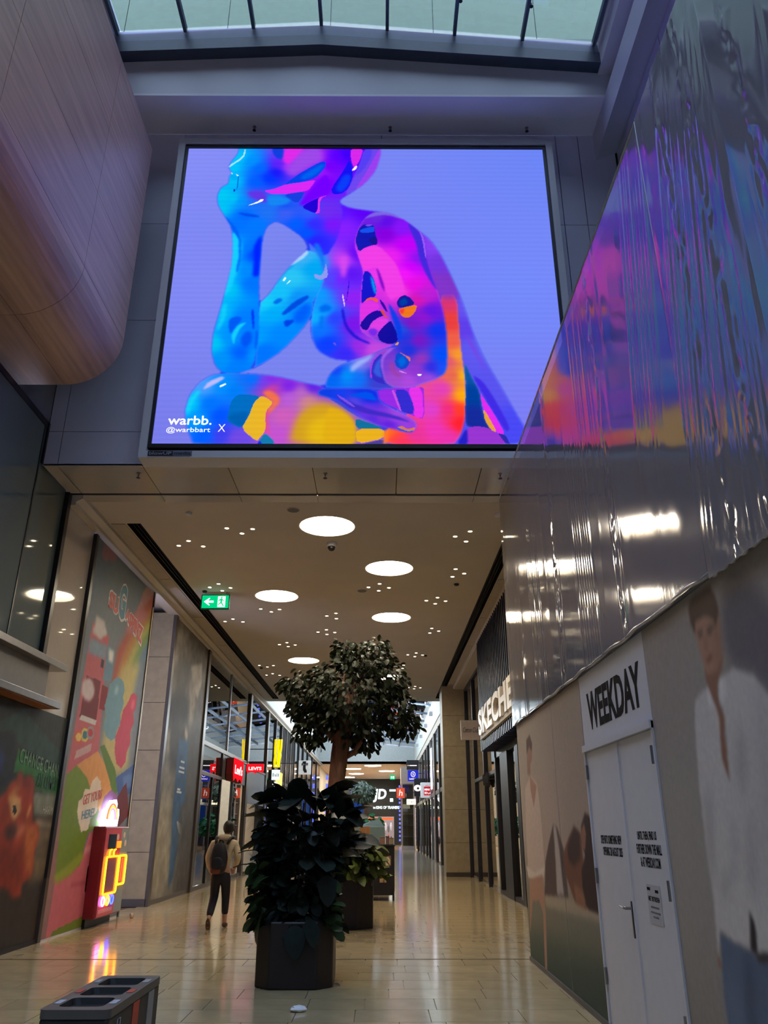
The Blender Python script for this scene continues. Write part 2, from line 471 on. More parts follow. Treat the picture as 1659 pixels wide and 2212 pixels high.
SCR_LAYERS = [('R',[(0.57,0.754),(0.61,0.726),(0.644,0.69),(0.677,0.654),(0.703,0.601),(0.727,0.532),(0.751,0.455),(0.779,0.331),(0.802,0.259),(0.842,0.165),(0.87,0.096),(0.894,0.04),(0.874,-0.004),(0.555,-0.005),(0.599,0.164),(0.651,0.322),(0.636,0.574)],[(0.76,0.355,90,60,225),(0.781,0.29,90,85,230),(0.826,0.165,85,80,230),(0.871,0.064,70,70,235),(0.769,0.421,95,80,230),(0.686,0.639,130,60,235),(0.708,0.576,110,50,215),(0.716,0.501,120,50,190),(0.659,0.699,100,60,220)],1),('P',[(0.767,0.21),(0.794,0.189),(0.819,0.14),(0.854,0.052),(0.844,0.036),(0.808,0.112)],(60,40,220),1),('P',[(0.752,0.346),(0.775,0.303),(0.79,0.256),(0.808,0.206),(0.774,0.282)],(120,60,220),2),('R',[(0.694,0.466),(0.739,0.466),(0.742,0.355),(0.745,0.269),(0.752,0.189),(0.75,0.104),(0.743,0.059),(0.732,0.024),(0.716,0.0),(0.551,-0.0),(0.552,0.043),(0.61,0.083),(0.617,0.164),(0.678,0.206),(0.701,0.333)],[(0.717,0.439,210,50,110),(0.719,0.377,225,60,60),(0.724,0.312,230,90,70),(0.738,0.269,240,150,40),(0.741,0.206,240,190,10),(0.744,0.144,245,170,10),(0.712,0.248,215,85,110),(0.728,0.206,220,80,90),(0.694,0.164,220,60,180),(0.709,0.103,230,40,130),(0.732,0.103,255,60,30),(0.737,0.063,250,30,40),(0.669,0.103,215,60,200),(0.674,0.043,230,50,180),(0.626,0.031,225,50,150),(0.577,0.02,250,60,60),(0.564,0.031,255,110,30),(0.59,0.008,240,50,100),(0.706,0.02,225,50,170)],1),('P',[(0.67,0.536),(0.694,0.536),(0.723,0.501),(0.736,0.475),(0.742,0.449),(0.715,0.456),(0.689,0.455)],(125,50,195),6),('R',[(0.751,0.252),(0.766,0.206),(0.786,0.156),(0.789,0.104),(0.802,0.052),(0.818,0.039),(0.75,0.05),(0.746,0.083),(0.752,0.165)],[(0.758,0.206,10,80,160),(0.766,0.144,0,60,150),(0.767,0.083,20,40,150)],0),('P',[(0.75,0.05),(0.773,0.055),(0.802,0.05),(0.83,0.028),(0.848,0.001),(0.735,0.0)],(150,50,200),0),('P',[(0.725,0.002),(0.743,0.04),(0.751,0.048),(0.751,0.001)],(30,30,190),1),('P',[(0.821,0.038),(0.842,0.03),(0.852,0.001),(0.843,0.001)],(40,40,160),0),('P',[(0.787,0.156),(0.792,0.14),(0.817,0.092),(0.842,0.03),(0.819,0.036),(0.8,0.084),(0.79,0.112)],(225,40,230),0),('P',[(0.791,0.108),(0.803,0.084),(0.822,0.036),(0.808,0.044),(0.794,0.072)],(230,160,40),0),('R',[(0.35,0.619),(0.311,0.572),(0.28,0.52),(0.257,0.469),(0.229,0.431),(0.234,0.24),(0.224,0.221),(0.19,0.21),(0.248,0.238),(0.297,0.28),(0.345,0.349),(0.367,0.393),(0.371,0.453),(0.406,0.487),(0.398,0.556),(0.377,0.608)],[(0.337,0.59,60,170,235),(0.365,0.555,0,160,235),(0.313,0.52,40,190,235),(0.289,0.469,20,185,240),(0.266,0.402,0,165,240),(0.329,0.452,10,140,240),(0.35,0.402,0,110,245),(0.294,0.337,0,130,250),(0.252,0.28,0,110,250),(0.231,0.32,0,150,245),(0.245,0.435,20,200,240)],1),('P',[(0.289,0.4),(0.319,0.44),(0.355,0.464),(0.358,0.452),(0.325,0.42),(0.296,0.394)],(0,70,215),1),('P',[(0.266,0.439),(0.281,0.453),(0.292,0.447),(0.279,0.433),(0.269,0.433)],(0,100,225),1),('P',[(0.296,0.378),(0.324,0.382),(0.321,0.372),(0.306,0.356),(0.3,0.36)],(0,60,220),1),('P',[(0.32,0.392),(0.353,0.44),(0.363,0.416),(0.348,0.376),(0.327,0.368)],(0,90,240),3),('P',[(0.348,0.621),(0.352,0.606),(0.337,0.586),(0.313,0.567),(0.298,0.561),(0.315,0.589)],(165,205,245),1),('P',[(0.287,0.512),(0.293,0.524),(0.297,0.52),(0.292,0.509)],(240,250,255),0),('P',[(0.296,0.496),(0.306,0.513),(0.309,0.511),(0.3,0.499)],(240,250,255),0),('P',[(0.275,0.52),(0.304,0.561),(0.319,0.565),(0.293,0.537),(0.27,0.492)],(20,150,230),1),('R',[(0.351,0.625),(0.361,0.679),(0.4,0.752),(0.432,0.788),(0.461,0.771),(0.522,0.76),(0.57,0.754),(0.603,0.663),(0.594,0.322),(0.575,0.298),(0.537,0.281),(0.505,0.257),(0.468,0.249),(0.423,0.255),(0.385,0.281),(0.368,0.329),(0.366,0.386),(0.374,0.453),(0.398,0.521),(0.377,0.599)],[(0.435,0.697,130,30,245),(0.4,0.73,60,20,250),(0.444,0.584,190,60,235),(0.431,0.517,130,20,245),(0.465,0.535,90,20,235),(0.472,0.452,140,30,235),(0.481,0.606,100,10,235),(0.473,0.367,120,20,225),(0.504,0.764,90,0,240),(0.556,0.754,80,40,220),(0.373,0.57,20,160,240),(0.382,0.465,10,150,245),(0.4,0.409,10,160,245),(0.392,0.346,10,110,250),(0.424,0.388,40,60,245),(0.409,0.305,10,60,245),(0.458,0.272,50,40,240),(0.49,0.293,150,40,220),(0.523,0.285,190,70,215),(0.371,0.388,10,170,245),(0.421,0.517,60,80,245)],1),('P',[(0.433,0.593),(0.454,0.597),(0.456,0.553),(0.448,0.517),(0.438,0.535)],(205,70,230),3),('P',[(0.385,0.424),(0.402,0.434),(0.418,0.424),(0.415,0.408),(0.387,0.404)],(0,100,230),2),('P',[(0.388,0.396),(0.4,0.392),(0.395,0.349),(0.387,0.357)],(0,110,230),2),('P',[(0.422,0.307),(0.429,0.309),(0.433,0.295)],(110,80,225),0),('P',[(0.456,0.465),(0.461,0.522),(0.46,0.478),(0.454,0.435)],(40,10,210),0),('P',[(0.442,0.405),(0.446,0.426),(0.457,0.363),(0.484,0.326),(0.52,0.305),(0.51,0.304),(0.477,0.321),(0.453,0.354)],(30,20,205),1),('P',[(0.443,0.464),(0.446,0.464),(0.451,0.431),(0.45,0.422)],(225,210,250),0),('R',[(0.144,1.013),(0.139,0.978),(0.124,0.949),(0.117,0.925),(0.128,0.905),(0.122,0.891),(0.122,0.862),(0.102,0.848),(0.094,0.815),(0.098,0.782),(0.119,0.741),(0.142,0.696),(0.149,0.642),(0.152,0.571),(0.144,0.502),(0.133,0.418),(0.12,0.336),(0.12,0.279),(0.132,0.236),(0.153,0.211),(0.19,0.21),(0.227,0.225),(0.237,0.32),(0.231,0.435),(0.228,0.486),(0.226,0.572),(0.228,0.66),(0.236,0.701),(0.259,0.721),(0.286,0.706),(0.335,0.661),(0.362,0.634),(0.397,0.59),(0.429,0.662),(0.441,0.753),(0.432,0.788),(0.433,0.804),(0.467,0.832),(0.501,0.866),(0.529,0.914),(0.542,0.972),(0.544,1.017)],[(0.146,0.964,0,190,240),(0.128,0.928,0,190,240),(0.179,0.951,0,140,245),(0.206,0.92,0,100,250),(0.234,0.884,0,50,245),(0.199,0.866,0,90,250),(0.252,0.906,20,20,240),(0.258,0.938,90,30,240),(0.284,0.929,170,50,235),(0.292,0.975,225,40,225),(0.325,0.952,150,60,230),(0.358,0.966,170,40,225),(0.375,0.907,150,20,240),(0.401,0.93,110,0,240),(0.423,0.967,90,0,250),(0.393,0.863,120,0,245),(0.361,0.841,140,10,240),(0.446,0.976,60,0,240),(0.135,0.87,0,185,240),(0.109,0.817,0,195,235),(0.109,0.769,0,190,235),(0.139,0.804,0,190,235),(0.162,0.795,0,140,245),(0.202,0.817,100,50,225),(0.194,0.787,20,110,240),(0.251,0.796,20,120,235),(0.283,0.779,20,80,235),(0.174,0.743,0,100,245),(0.207,0.71,0,115,250),(0.16,0.709,0,110,250),(0.237,0.753,30,110,235),(0.284,0.753,60,90,235),(0.317,0.71,0,90,250),(0.348,0.753,40,90,240),(0.365,0.711,50,40,250),(0.395,0.754,110,40,230),(0.344,0.677,0,80,250),(0.369,0.648,40,30,250),(0.159,0.625,0,180,240),(0.157,0.544,0,180,240),(0.19,0.626,0,110,250),(0.213,0.605,0,60,250),(0.185,0.544,0,130,245),(0.208,0.504,0,110,250),(0.146,0.484,0,190,235),(0.412,0.711,120,20,240),(0.129,0.403,0,180,240),(0.124,0.305,0,190,235),(0.162,0.325,0,140,245),(0.195,0.275,0,90,250),(0.222,0.325,0,120,245),(0.151,0.248,0,140,240),(0.182,0.23,0,120,245),(0.228,0.268,0,140,245),(0.198,0.383,0,120,250)],1),('P',[(0.234,1.002),(0.271,1.002),(0.268,0.956),(0.25,0.961),(0.239,0.979)],(10,60,215),1),('P',[(0.273,1.002),(0.327,1.003),(0.302,0.961),(0.284,0.934),(0.267,0.952)],(215,40,225),2),('P',[(0.33,1.0),(0.376,1.001),(0.378,0.948),(0.352,0.939),(0.298,0.889),(0.278,0.911),(0.302,0.961)],(150,70,225),4),('P',[(0.318,0.783),(0.345,0.832),(0.376,0.885),(0.392,0.903),(0.406,0.85),(0.4,0.819),(0.374,0.814),(0.337,0.779)],(110,0,245),2),('P',[(0.277,0.86),(0.311,0.898),(0.358,0.937),(0.381,0.952),(0.389,0.946),(0.388,0.926),(0.363,0.885),(0.328,0.869),(0.287,0.859)],(0,62,225),0),('P',[(0.318,0.889),(0.362,0.928),(0.381,0.941),(0.385,0.93),(0.36,0.894),(0.328,0.876)],(0,95,230),2),('P',[(0.22,0.835),(0.249,0.842),(0.28,0.86),(0.328,0.869),(0.362,0.878),(0.357,0.863),(0.345,0.84),(0.336,0.834),(0.281,0.822),(0.243,0.822)],(215,40,235),0),('P',[(0.278,0.822),(0.334,0.834),(0.327,0.81),(0.315,0.788),(0.289,0.805)],(20,60,215),0),('P',[(0.172,0.83),(0.217,0.833),(0.231,0.813),(0.232,0.787),(0.199,0.804)],(95,50,220),2),('P',[(0.228,0.813),(0.262,0.818),(0.301,0.801),(0.283,0.783),(0.239,0.778)],(20,130,235),2),('P',[(0.457,1.002),(0.493,1.002),(0.485,0.958),(0.469,0.922),(0.459,0.953)],(215,40,225),0),('P',[(0.495,1.002),(0.544,1.002),(0.538,0.931),(0.512,0.873),(0.47,0.833),(0.442,0.815),(0.466,0.886),(0.482,0.931)],(105,70,230),1),('P',[(0.498,1.002),(0.518,1.002),(0.515,0.963),(0.492,0.913),(0.47,0.89),(0.482,0.931)],(80,60,235),1),('P',[(0.518,0.949),(0.537,1.0),(0.545,1.0),(0.541,0.945),(0.505,0.868),(0.47,0.837),(0.499,0.9)],(150,60,230),0),('P',[(0.409,0.823),(0.406,0.845),(0.44,0.917),(0.454,0.958),(0.463,0.931),(0.465,0.886),(0.454,0.846),(0.435,0.824)],(16,16,235),0),('P',[(0.416,0.841),(0.44,0.899),(0.46,0.899),(0.457,0.863),(0.435,0.828)],(10,60,240),2),('P',[(0.326,0.773),(0.346,0.792),(0.371,0.808),(0.373,0.801),(0.37,0.758),(0.362,0.751)],(30,0,205),0),('P',[(0.371,0.81),(0.397,0.819),(0.381,0.81),(0.375,0.788),(0.378,0.754),(0.365,0.749),(0.371,0.762)],(225,50,220),0),('P',[(0.145,0.892),(0.149,0.89),(0.15,0.861),(0.147,0.834),(0.145,0.839),(0.147,0.865)],(0,105,215),0),('P',[(0.118,0.903),(0.147,0.888),(0.141,0.874),(0.123,0.883)],(0,165,235),1),('P',[(0.137,0.841),(0.143,0.841),(0.143,0.832),(0.137,0.832)],(0,50,190),0),('P',[(0.115,0.928),(0.155,0.969),(0.158,0.997),(0.162,0.997),(0.159,0.965),(0.12,0.924)],(170,220,250),0),('P',[(0.125,0.908),(0.132,0.899),(0.127,0.9)],(255,255,255),0),('P',[(0.138,0.9),(0.148,0.894),(0.147,0.89)],(255,255,255),0),('P',[(0.178,0.778),(0.209,0.796),(0.214,0.803),(0.223,0.803),(0.219,0.794),(0.194,0.783)],(250,252,255),0),('P',[(0.46,0.913),(0.472,0.933),(0.477,0.931),(0.473,0.917)],(250,250,255),0),('P',[(0.148,0.756),(0.215,0.742),(0.212,0.734),(0.174,0.74)],(0,70,225),1),('P',[(0.143,0.684),(0.159,0.675),(0.172,0.646),(0.173,0.593),(0.167,0.544),(0.155,0.484),(0.144,0.462),(0.138,0.462),(0.147,0.544),(0.148,0.605)],(20,200,245),2),('P',[(0.116,0.739),(0.127,0.735),(0.158,0.692),(0.171,0.65),(0.168,0.646),(0.156,0.671),(0.139,0.696)],(0,90,235),1),('P',[(0.163,0.655),(0.172,0.659),(0.175,0.584),(0.169,0.536),(0.163,0.544),(0.168,0.593)],(0,110,240),1),('P',[(0.205,0.626),(0.216,0.659),(0.225,0.672),(0.224,0.585),(0.226,0.524),(0.207,0.524),(0.21,0.585)],(0,30,245),2),('P',[(0.158,0.383),(0.179,0.393),(0.192,0.383),(0.175,0.356),(0.164,0.332),(0.157,0.36)],(0,85,235),1),('P',[(0.166,0.329),(0.181,0.364),(0.205,0.374),(0.187,0.352),(0.177,0.321),(0.175,0.298)],(20,200,240),1),('P',[(0.191,0.321),(0.203,0.344),(0.217,0.34),(0.22,0.31),(0.206,0.29),(0.194,0.298)],(0,80,235),2),('P',[(0.212,0.415),(0.218,0.415),(0.223,0.352),(0.22,0.348)],(0,30,225),1),('P',[(0.137,0.423),(0.149,0.439),(0.146,0.383),(0.133,0.344),(0.127,0.352),(0.137,0.383)],(20,200,240),2),('P',[(0.227,0.344),(0.233,0.348),(0.234,0.298),(0.228,0.279)],(0,90,235),1),('P',[(0.368,0.531),(0.372,0.535),(0.385,0.527),(0.394,0.541),(0.398,0.574),(0.401,0.561),(0.406,0.525),(0.388,0.513),(0.373,0.519)],(140,150,230),0),('P',[(0.363,0.639),(0.376,0.644),(0.392,0.602),(0.396,0.57),(0.391,0.541),(0.383,0.586)],(20,110,235),2),('R',[(0.153,0.211),(0.125,0.205),(0.096,0.181),(0.077,0.143),(0.07,0.094),(0.081,0.042),(0.103,-0.006),(0.555,-0.005),(0.552,0.05),(0.476,0.088),(0.413,0.14),(0.406,0.171),(0.35,0.185),(0.287,0.203),(0.224,0.211)],[(0.08,0.119,0,190,240),(0.112,0.17,70,150,245),(0.156,0.174,0,140,245),(0.13,0.119,0,110,250),(0.156,0.083,0,80,250),(0.105,0.065,0,150,245),(0.122,0.03,0,90,250),(0.165,0.03,60,60,230),(0.2,0.02,110,70,220),(0.187,0.156,0,120,240),(0.229,0.193,0,110,245),(0.274,0.193,130,40,225),(0.275,0.163,200,60,150),(0.319,0.171,120,30,225),(0.32,0.138,180,90,210),(0.349,0.149,180,100,190),(0.378,0.171,90,30,225),(0.308,0.084,200,90,180),(0.295,0.03,190,80,200),(0.259,0.182,110,60,230),(0.365,0.127,200,130,130)],1),('P',[(0.332,0.048),(0.343,0.084),(0.365,0.109),(0.4,0.124),(0.436,0.116),(0.466,0.091),(0.484,0.063),(0.49,0.002),(0.325,0.002)],(205,158,22),5),('P',[(0.367,0.062),(0.41,0.088),(0.443,0.066),(0.447,0.002),(0.369,0.002)],(222,178,20),6),('P',[(0.413,0.11),(0.446,0.102),(0.476,0.075),(0.484,0.047),(0.486,-0.0),(0.403,-0.0)],(218,168,20),2),('P',[(0.174,0.076),(0.18,0.126),(0.193,0.145),(0.214,0.148),(0.252,0.142),(0.236,0.123),(0.226,0.083),(0.21,0.046),(0.18,0.065)],(0,105,185),0),('P',[(0.176,0.087),(0.225,0.098),(0.221,0.069),(0.212,0.048),(0.18,0.067)],(0,90,170),2),('P',[(0.255,0.156),(0.272,0.16),(0.294,0.145),(0.3,0.127),(0.289,0.109),(0.273,0.087),(0.266,0.098),(0.283,0.123),(0.264,0.138)],(235,110,70),2),('P',[(0.265,0.098),(0.273,0.105),(0.274,0.048),(0.281,0.027),(0.267,0.041)],(230,70,120),2),('P',[(0.21,0.046),(0.226,0.083),(0.236,0.123),(0.252,0.143),(0.264,0.138),(0.283,0.123),(0.266,0.098),(0.267,0.069),(0.267,0.037),(0.255,0.02),(0.25,0.009)],(230,180,30),0),('P',[(0.25,0.002),(0.266,0.034),(0.281,0.023),(0.295,0.002)],(10,120,170),0),('P',[(0.25,0.002),(0.256,0.014),(0.263,0.002)],(20,40,220),0),('P',[(0.107,0.159),(0.12,0.185),(0.151,0.202),(0.162,0.196),(0.132,0.174)],(190,180,245),1),('P',[(0.147,0.172),(0.162,0.181),(0.166,0.178),(0.153,0.168)],(250,250,255),0),('P',[(0.073,0.097),(0.079,0.133),(0.098,0.163),(0.104,0.155),(0.086,0.119),(0.08,0.083)],(20,205,240),2),('P',[(0.481,0.079),(0.538,0.055),(0.551,0.047),(0.512,0.046),(0.485,0.048)],(10,110,150),0),('P',[(0.485,0.047),(0.552,0.047),(0.552,0.019),(0.486,0.003)],(230,175,20),0),('P',[(0.49,-0.0),(0.551,0.017),(0.551,-0.0)],(70,60,140),0),('P',[(0.551,0.043),(0.562,0.043),(0.557,-0.0),(0.551,-0.0)],(255,120,30),2),('P',[(0.534,0.166),(0.644,0.172),(0.65,0.164),(0.649,0.075),(0.623,0.083),(0.541,0.127)],(150,40,220),0),('P',[(0.576,0.162),(0.607,0.164),(0.625,0.111),(0.62,0.087),(0.59,0.099)],(45,42,200),0),('P',[(0.609,0.168),(0.644,0.172),(0.648,0.078),(0.624,0.081),(0.625,0.111)],(225,50,225),0),('P',[(0.569,0.162),(0.577,0.16),(0.594,0.099),(0.589,0.101)],(200,80,220),0),('R',[(0.405,0.169),(0.414,0.205),(0.437,0.23),(0.464,0.249),(0.524,0.272),(0.564,0.292),(0.585,0.29),(0.558,0.264),(0.551,0.222),(0.564,0.18),(0.584,0.166),(0.538,0.163),(0.461,0.166),(0.435,0.166)],[(0.421,0.196,0,100,235),(0.461,0.205,0,140,240),(0.494,0.238,110,120,230),(0.488,0.197,10,110,240),(0.517,0.247,130,90,220),(0.528,0.213,30,50,200),(0.538,0.184,60,60,200),(0.558,0.277,150,60,200),(0.431,0.221,20,60,235)],1),('P',[(0.467,0.23),(0.487,0.251),(0.524,0.271),(0.517,0.255),(0.487,0.23),(0.471,0.213)],(150,170,240),2),('P',[(0.521,0.222),(0.524,0.247),(0.541,0.272),(0.551,0.268),(0.543,0.23),(0.551,0.184),(0.564,0.176),(0.534,0.184),(0.521,0.197)],(50,40,190),0),('P',[(0.525,0.218),(0.531,0.243),(0.544,0.262),(0.542,0.222),(0.548,0.197),(0.531,0.205)],(50,90,215),1),('P',[(0.516,0.217),(0.519,0.247),(0.537,0.272),(0.542,0.272),(0.524,0.247),(0.52,0.222),(0.522,0.197),(0.518,0.197)],(150,60,220),0),('R',[(0.389,0.158),(0.405,0.167),(0.435,0.167),(0.534,0.166),(0.541,0.127),(0.577,0.103),(0.623,0.075),(0.631,0.059),(0.627,0.043),(0.616,0.035),(0.59,0.041),(0.538,0.055),(0.489,0.083),(0.446,0.123),(0.412,0.139),(0.392,0.145)],[(0.412,0.155,10,60,220),(0.445,0.147,20,60,230),(0.495,0.155,10,50,220),(0.518,0.139,10,40,220),(0.478,0.123,90,70,220),(0.512,0.103,110,50,220),(0.544,0.083,130,50,210),(0.577,0.083,160,70,215),(0.603,0.067,150,60,215),(0.564,0.059,90,30,215),(0.528,0.075,80,40,215),(0.462,0.111,40,40,215)],1),('P',[(0.429,0.147),(0.465,0.127),(0.518,0.103),(0.577,0.087),(0.623,0.063),(0.564,0.079),(0.505,0.091),(0.459,0.115)],(60,40,190),1),('P',[(0.435,0.149),(0.459,0.133),(0.485,0.109),(0.475,0.111),(0.445,0.135)],(120,80,225),0),('P',[(0.458,0.145),(0.518,0.158),(0.538,0.127),(0.505,0.135)],(0,80,230),1),('P',[(0.582,0.043),(0.587,0.059),(0.603,0.047),(0.626,0.039),(0.609,0.035)],(40,80,220),0),('P',[(0.583,0.051),(0.593,0.056),(0.609,0.045),(0.627,0.053),(0.624,0.043),(0.609,0.039)],(220,120,60),0),('R',[(0.497,0.731),(0.521,0.754),(0.556,0.759),(0.59,0.748),(0.618,0.722),(0.645,0.692),(0.659,0.662),(0.664,0.594),(0.68,0.519),(0.692,0.471),(0.704,0.411),(0.71,0.347),(0.71,0.273),(0.708,0.231),(0.701,0.21),(0.678,0.193),(0.651,0.181),(0.611,0.167),(0.577,0.168),(0.554,0.184),(0.544,0.23),(0.544,0.26),(0.561,0.285),(0.585,0.296),(0.575,0.301),(0.536,0.311),(0.51,0.328),(0.492,0.346),(0.489,0.388),(0.492,0.474),(0.498,0.544),(0.484,0.593),(0.472,0.638),(0.48,0.693)],[(0.556,0.722,90,10,225),(0.538,0.736,100,40,215),(0.597,0.699,130,20,240),(0.556,0.675,130,0,215),(0.607,0.639,190,0,240),(0.573,0.598,225,30,230),(0.522,0.593,225,60,225),(0.556,0.535,230,60,225),(0.606,0.536,235,20,240),(0.595,0.474,235,60,215),(0.629,0.496,225,10,220),(0.639,0.449,210,20,170),(0.655,0.466,180,30,210),(0.623,0.562,200,0,245),(0.644,0.585,130,20,230),(0.509,0.41,205,40,225),(0.539,0.367,215,60,220),(0.654,0.389,140,20,200),(0.621,0.368,120,20,190),(0.671,0.41,90,20,220),(0.686,0.347,10,50,230),(0.697,0.265,0,80,240),(0.637,0.314,120,20,190),(0.604,0.326,30,50,215),(0.614,0.285,20,50,215),(0.595,0.347,20,80,220),(0.696,0.269,0,70,240),(0.698,0.227,20,80,240),(0.668,0.231,40,40,220),(0.645,0.256,150,50,180),(0.631,0.222,140,50,200),(0.661,0.197,150,70,215),(0.611,0.189,170,70,215),(0.584,0.197,150,70,200),(0.564,0.247,120,60,200),(0.554,0.268,110,50,200)],1),('P',[(0.482,0.609),(0.501,0.627),(0.521,0.636),(0.535,0.634),(0.556,0.611),(0.583,0.571),(0.599,0.518),(0.606,0.479),(0.582,0.457),(0.569,0.444),(0.555,0.478),(0.542,0.527),(0.529,0.562),(0.508,0.548),(0.498,0.544)],(232,60,222),1),('P',[(0.475,0.652),(0.483,0.693),(0.497,0.712),(0.525,0.707),(0.528,0.68),(0.535,0.638),(0.521,0.636),(0.501,0.627),(0.484,0.611)],(10,24,170),0),('P',[(0.485,0.691),(0.525,0.705),(0.526,0.682),(0.49,0.679)],(20,80,230),0),('P',[(0.5,0.705),(0.504,0.71),(0.521,0.712),(0.514,0.703)],(120,70,230),0),('P',[(0.508,0.657),(0.532,0.67),(0.535,0.638),(0.521,0.636)],(20,20,140),0),('P',[(0.498,0.544),(0.513,0.544),(0.525,0.518),(0.532,0.483),(0.53,0.457),(0.512,0.454),(0.496,0.435),(0.492,0.439),(0.494,0.482)],(10,20,195),0),('P',[(0.515,0.535),(0.525,0.513),(0.531,0.478),(0.529,0.461),(0.52,0.496)],(0,165,235),1),('P',[(0.491,0.426),(0.509,0.446),(0.536,0.437),(0.541,0.418),(0.516,0.405),(0.493,0.376),(0.489,0.397)],(215,50,220),0),('P',[(0.497,0.436),(0.512,0.456),(0.535,0.452),(0.536,0.437),(0.519,0.449),(0.506,0.444)],(235,90,30),0),('P',[(0.49,0.367),(0.509,0.397),(0.529,0.412),(0.552,0.41),(0.555,0.397),(0.536,0.388),(0.519,0.372),(0.51,0.346),(0.496,0.351)],(20,10,150),0),('P',[(0.541,0.414),(0.552,0.412),(0.555,0.395),(0.567,0.384),(0.552,0.391)],(220,70,60),0),('P',[(0.514,0.359),(0.536,0.38),(0.555,0.386),(0.564,0.38),(0.549,0.359),(0.536,0.347),(0.523,0.351)],(215,60,220),0),('P',[(0.51,0.346),(0.523,0.355),(0.536,0.347),(0.532,0.33),(0.519,0.33)],(110,40,225),1),('P',[(0.534,0.334),(0.549,0.359),(0.569,0.38),(0.575,0.363),(0.585,0.338),(0.586,0.312),(0.568,0.301),(0.542,0.311)],(15,10,150),0),('P',[(0.578,0.3),(0.588,0.312),(0.587,0.3)],(235,160,40),0),('P',[(0.53,0.56),(0.539,0.544),(0.552,0.496),(0.554,0.47),(0.542,0.5)],(110,10,190),1),('P',[(0.539,0.452),(0.552,0.435),(0.562,0.406),(0.555,0.41),(0.544,0.431)],(40,10,160),0),('P',[(0.562,0.44),(0.585,0.397),(0.596,0.355),(0.596,0.314),(0.588,0.314),(0.582,0.355),(0.569,0.397)],(10,60,225),1),('P',[(0.584,0.44),(0.592,0.457),(0.605,0.464),(0.619,0.455),(0.632,0.434),(0.608,0.421),(0.587,0.421)],(10,22,150),0),('P',[(0.589,0.44),(0.605,0.455),(0.615,0.436),(0.595,0.425)],(0,60,160),1),('P',[(0.588,0.414),(0.598,0.421),(0.637,0.432),(0.631,0.406),(0.615,0.387),(0.598,0.391)],(235,120,20),0),('P',[(0.588,0.414),(0.605,0.419),(0.598,0.397)],(235,50,60),1),('P',[(0.615,0.717),(0.632,0.708),(0.659,0.658),(0.661,0.599),(0.677,0.527),(0.691,0.475),(0.676,0.501),(0.657,0.545),(0.644,0.594),(0.638,0.639),(0.625,0.68)],(60,40,210),1),('P',[(0.645,0.692),(0.659,0.662),(0.664,0.59),(0.66,0.594),(0.654,0.653)],(140,90,235),0),('P',[(0.497,0.731),(0.521,0.754),(0.556,0.759),(0.59,0.748),(0.611,0.727),(0.556,0.747),(0.521,0.74)],(120,100,220),1),('P',[(0.578,0.247),(0.581,0.272),(0.591,0.277),(0.612,0.26),(0.616,0.247),(0.608,0.228),(0.594,0.223),(0.581,0.234)],(10,70,200),0),('P',[(0.585,0.251),(0.598,0.268),(0.608,0.247),(0.594,0.23)],(0,100,215),1),('P',[(0.588,0.279),(0.605,0.268),(0.618,0.26),(0.616,0.247),(0.608,0.262)],(225,110,90),0),('P',[(0.544,0.23),(0.543,0.26),(0.564,0.289),(0.578,0.292),(0.551,0.26),(0.548,0.226),(0.558,0.193)],(150,90,225),1),('P',[(0.564,0.239),(0.574,0.251),(0.578,0.222),(0.598,0.201),(0.584,0.201),(0.569,0.216)],(150,60,160),2),('P',[(0.634,0.21),(0.643,0.21),(0.644,0.205),(0.635,0.205)],(255,255,255),0),('P',[(0.588,0.222),(0.611,0.21),(0.591,0.216)],(220,140,235),0)]
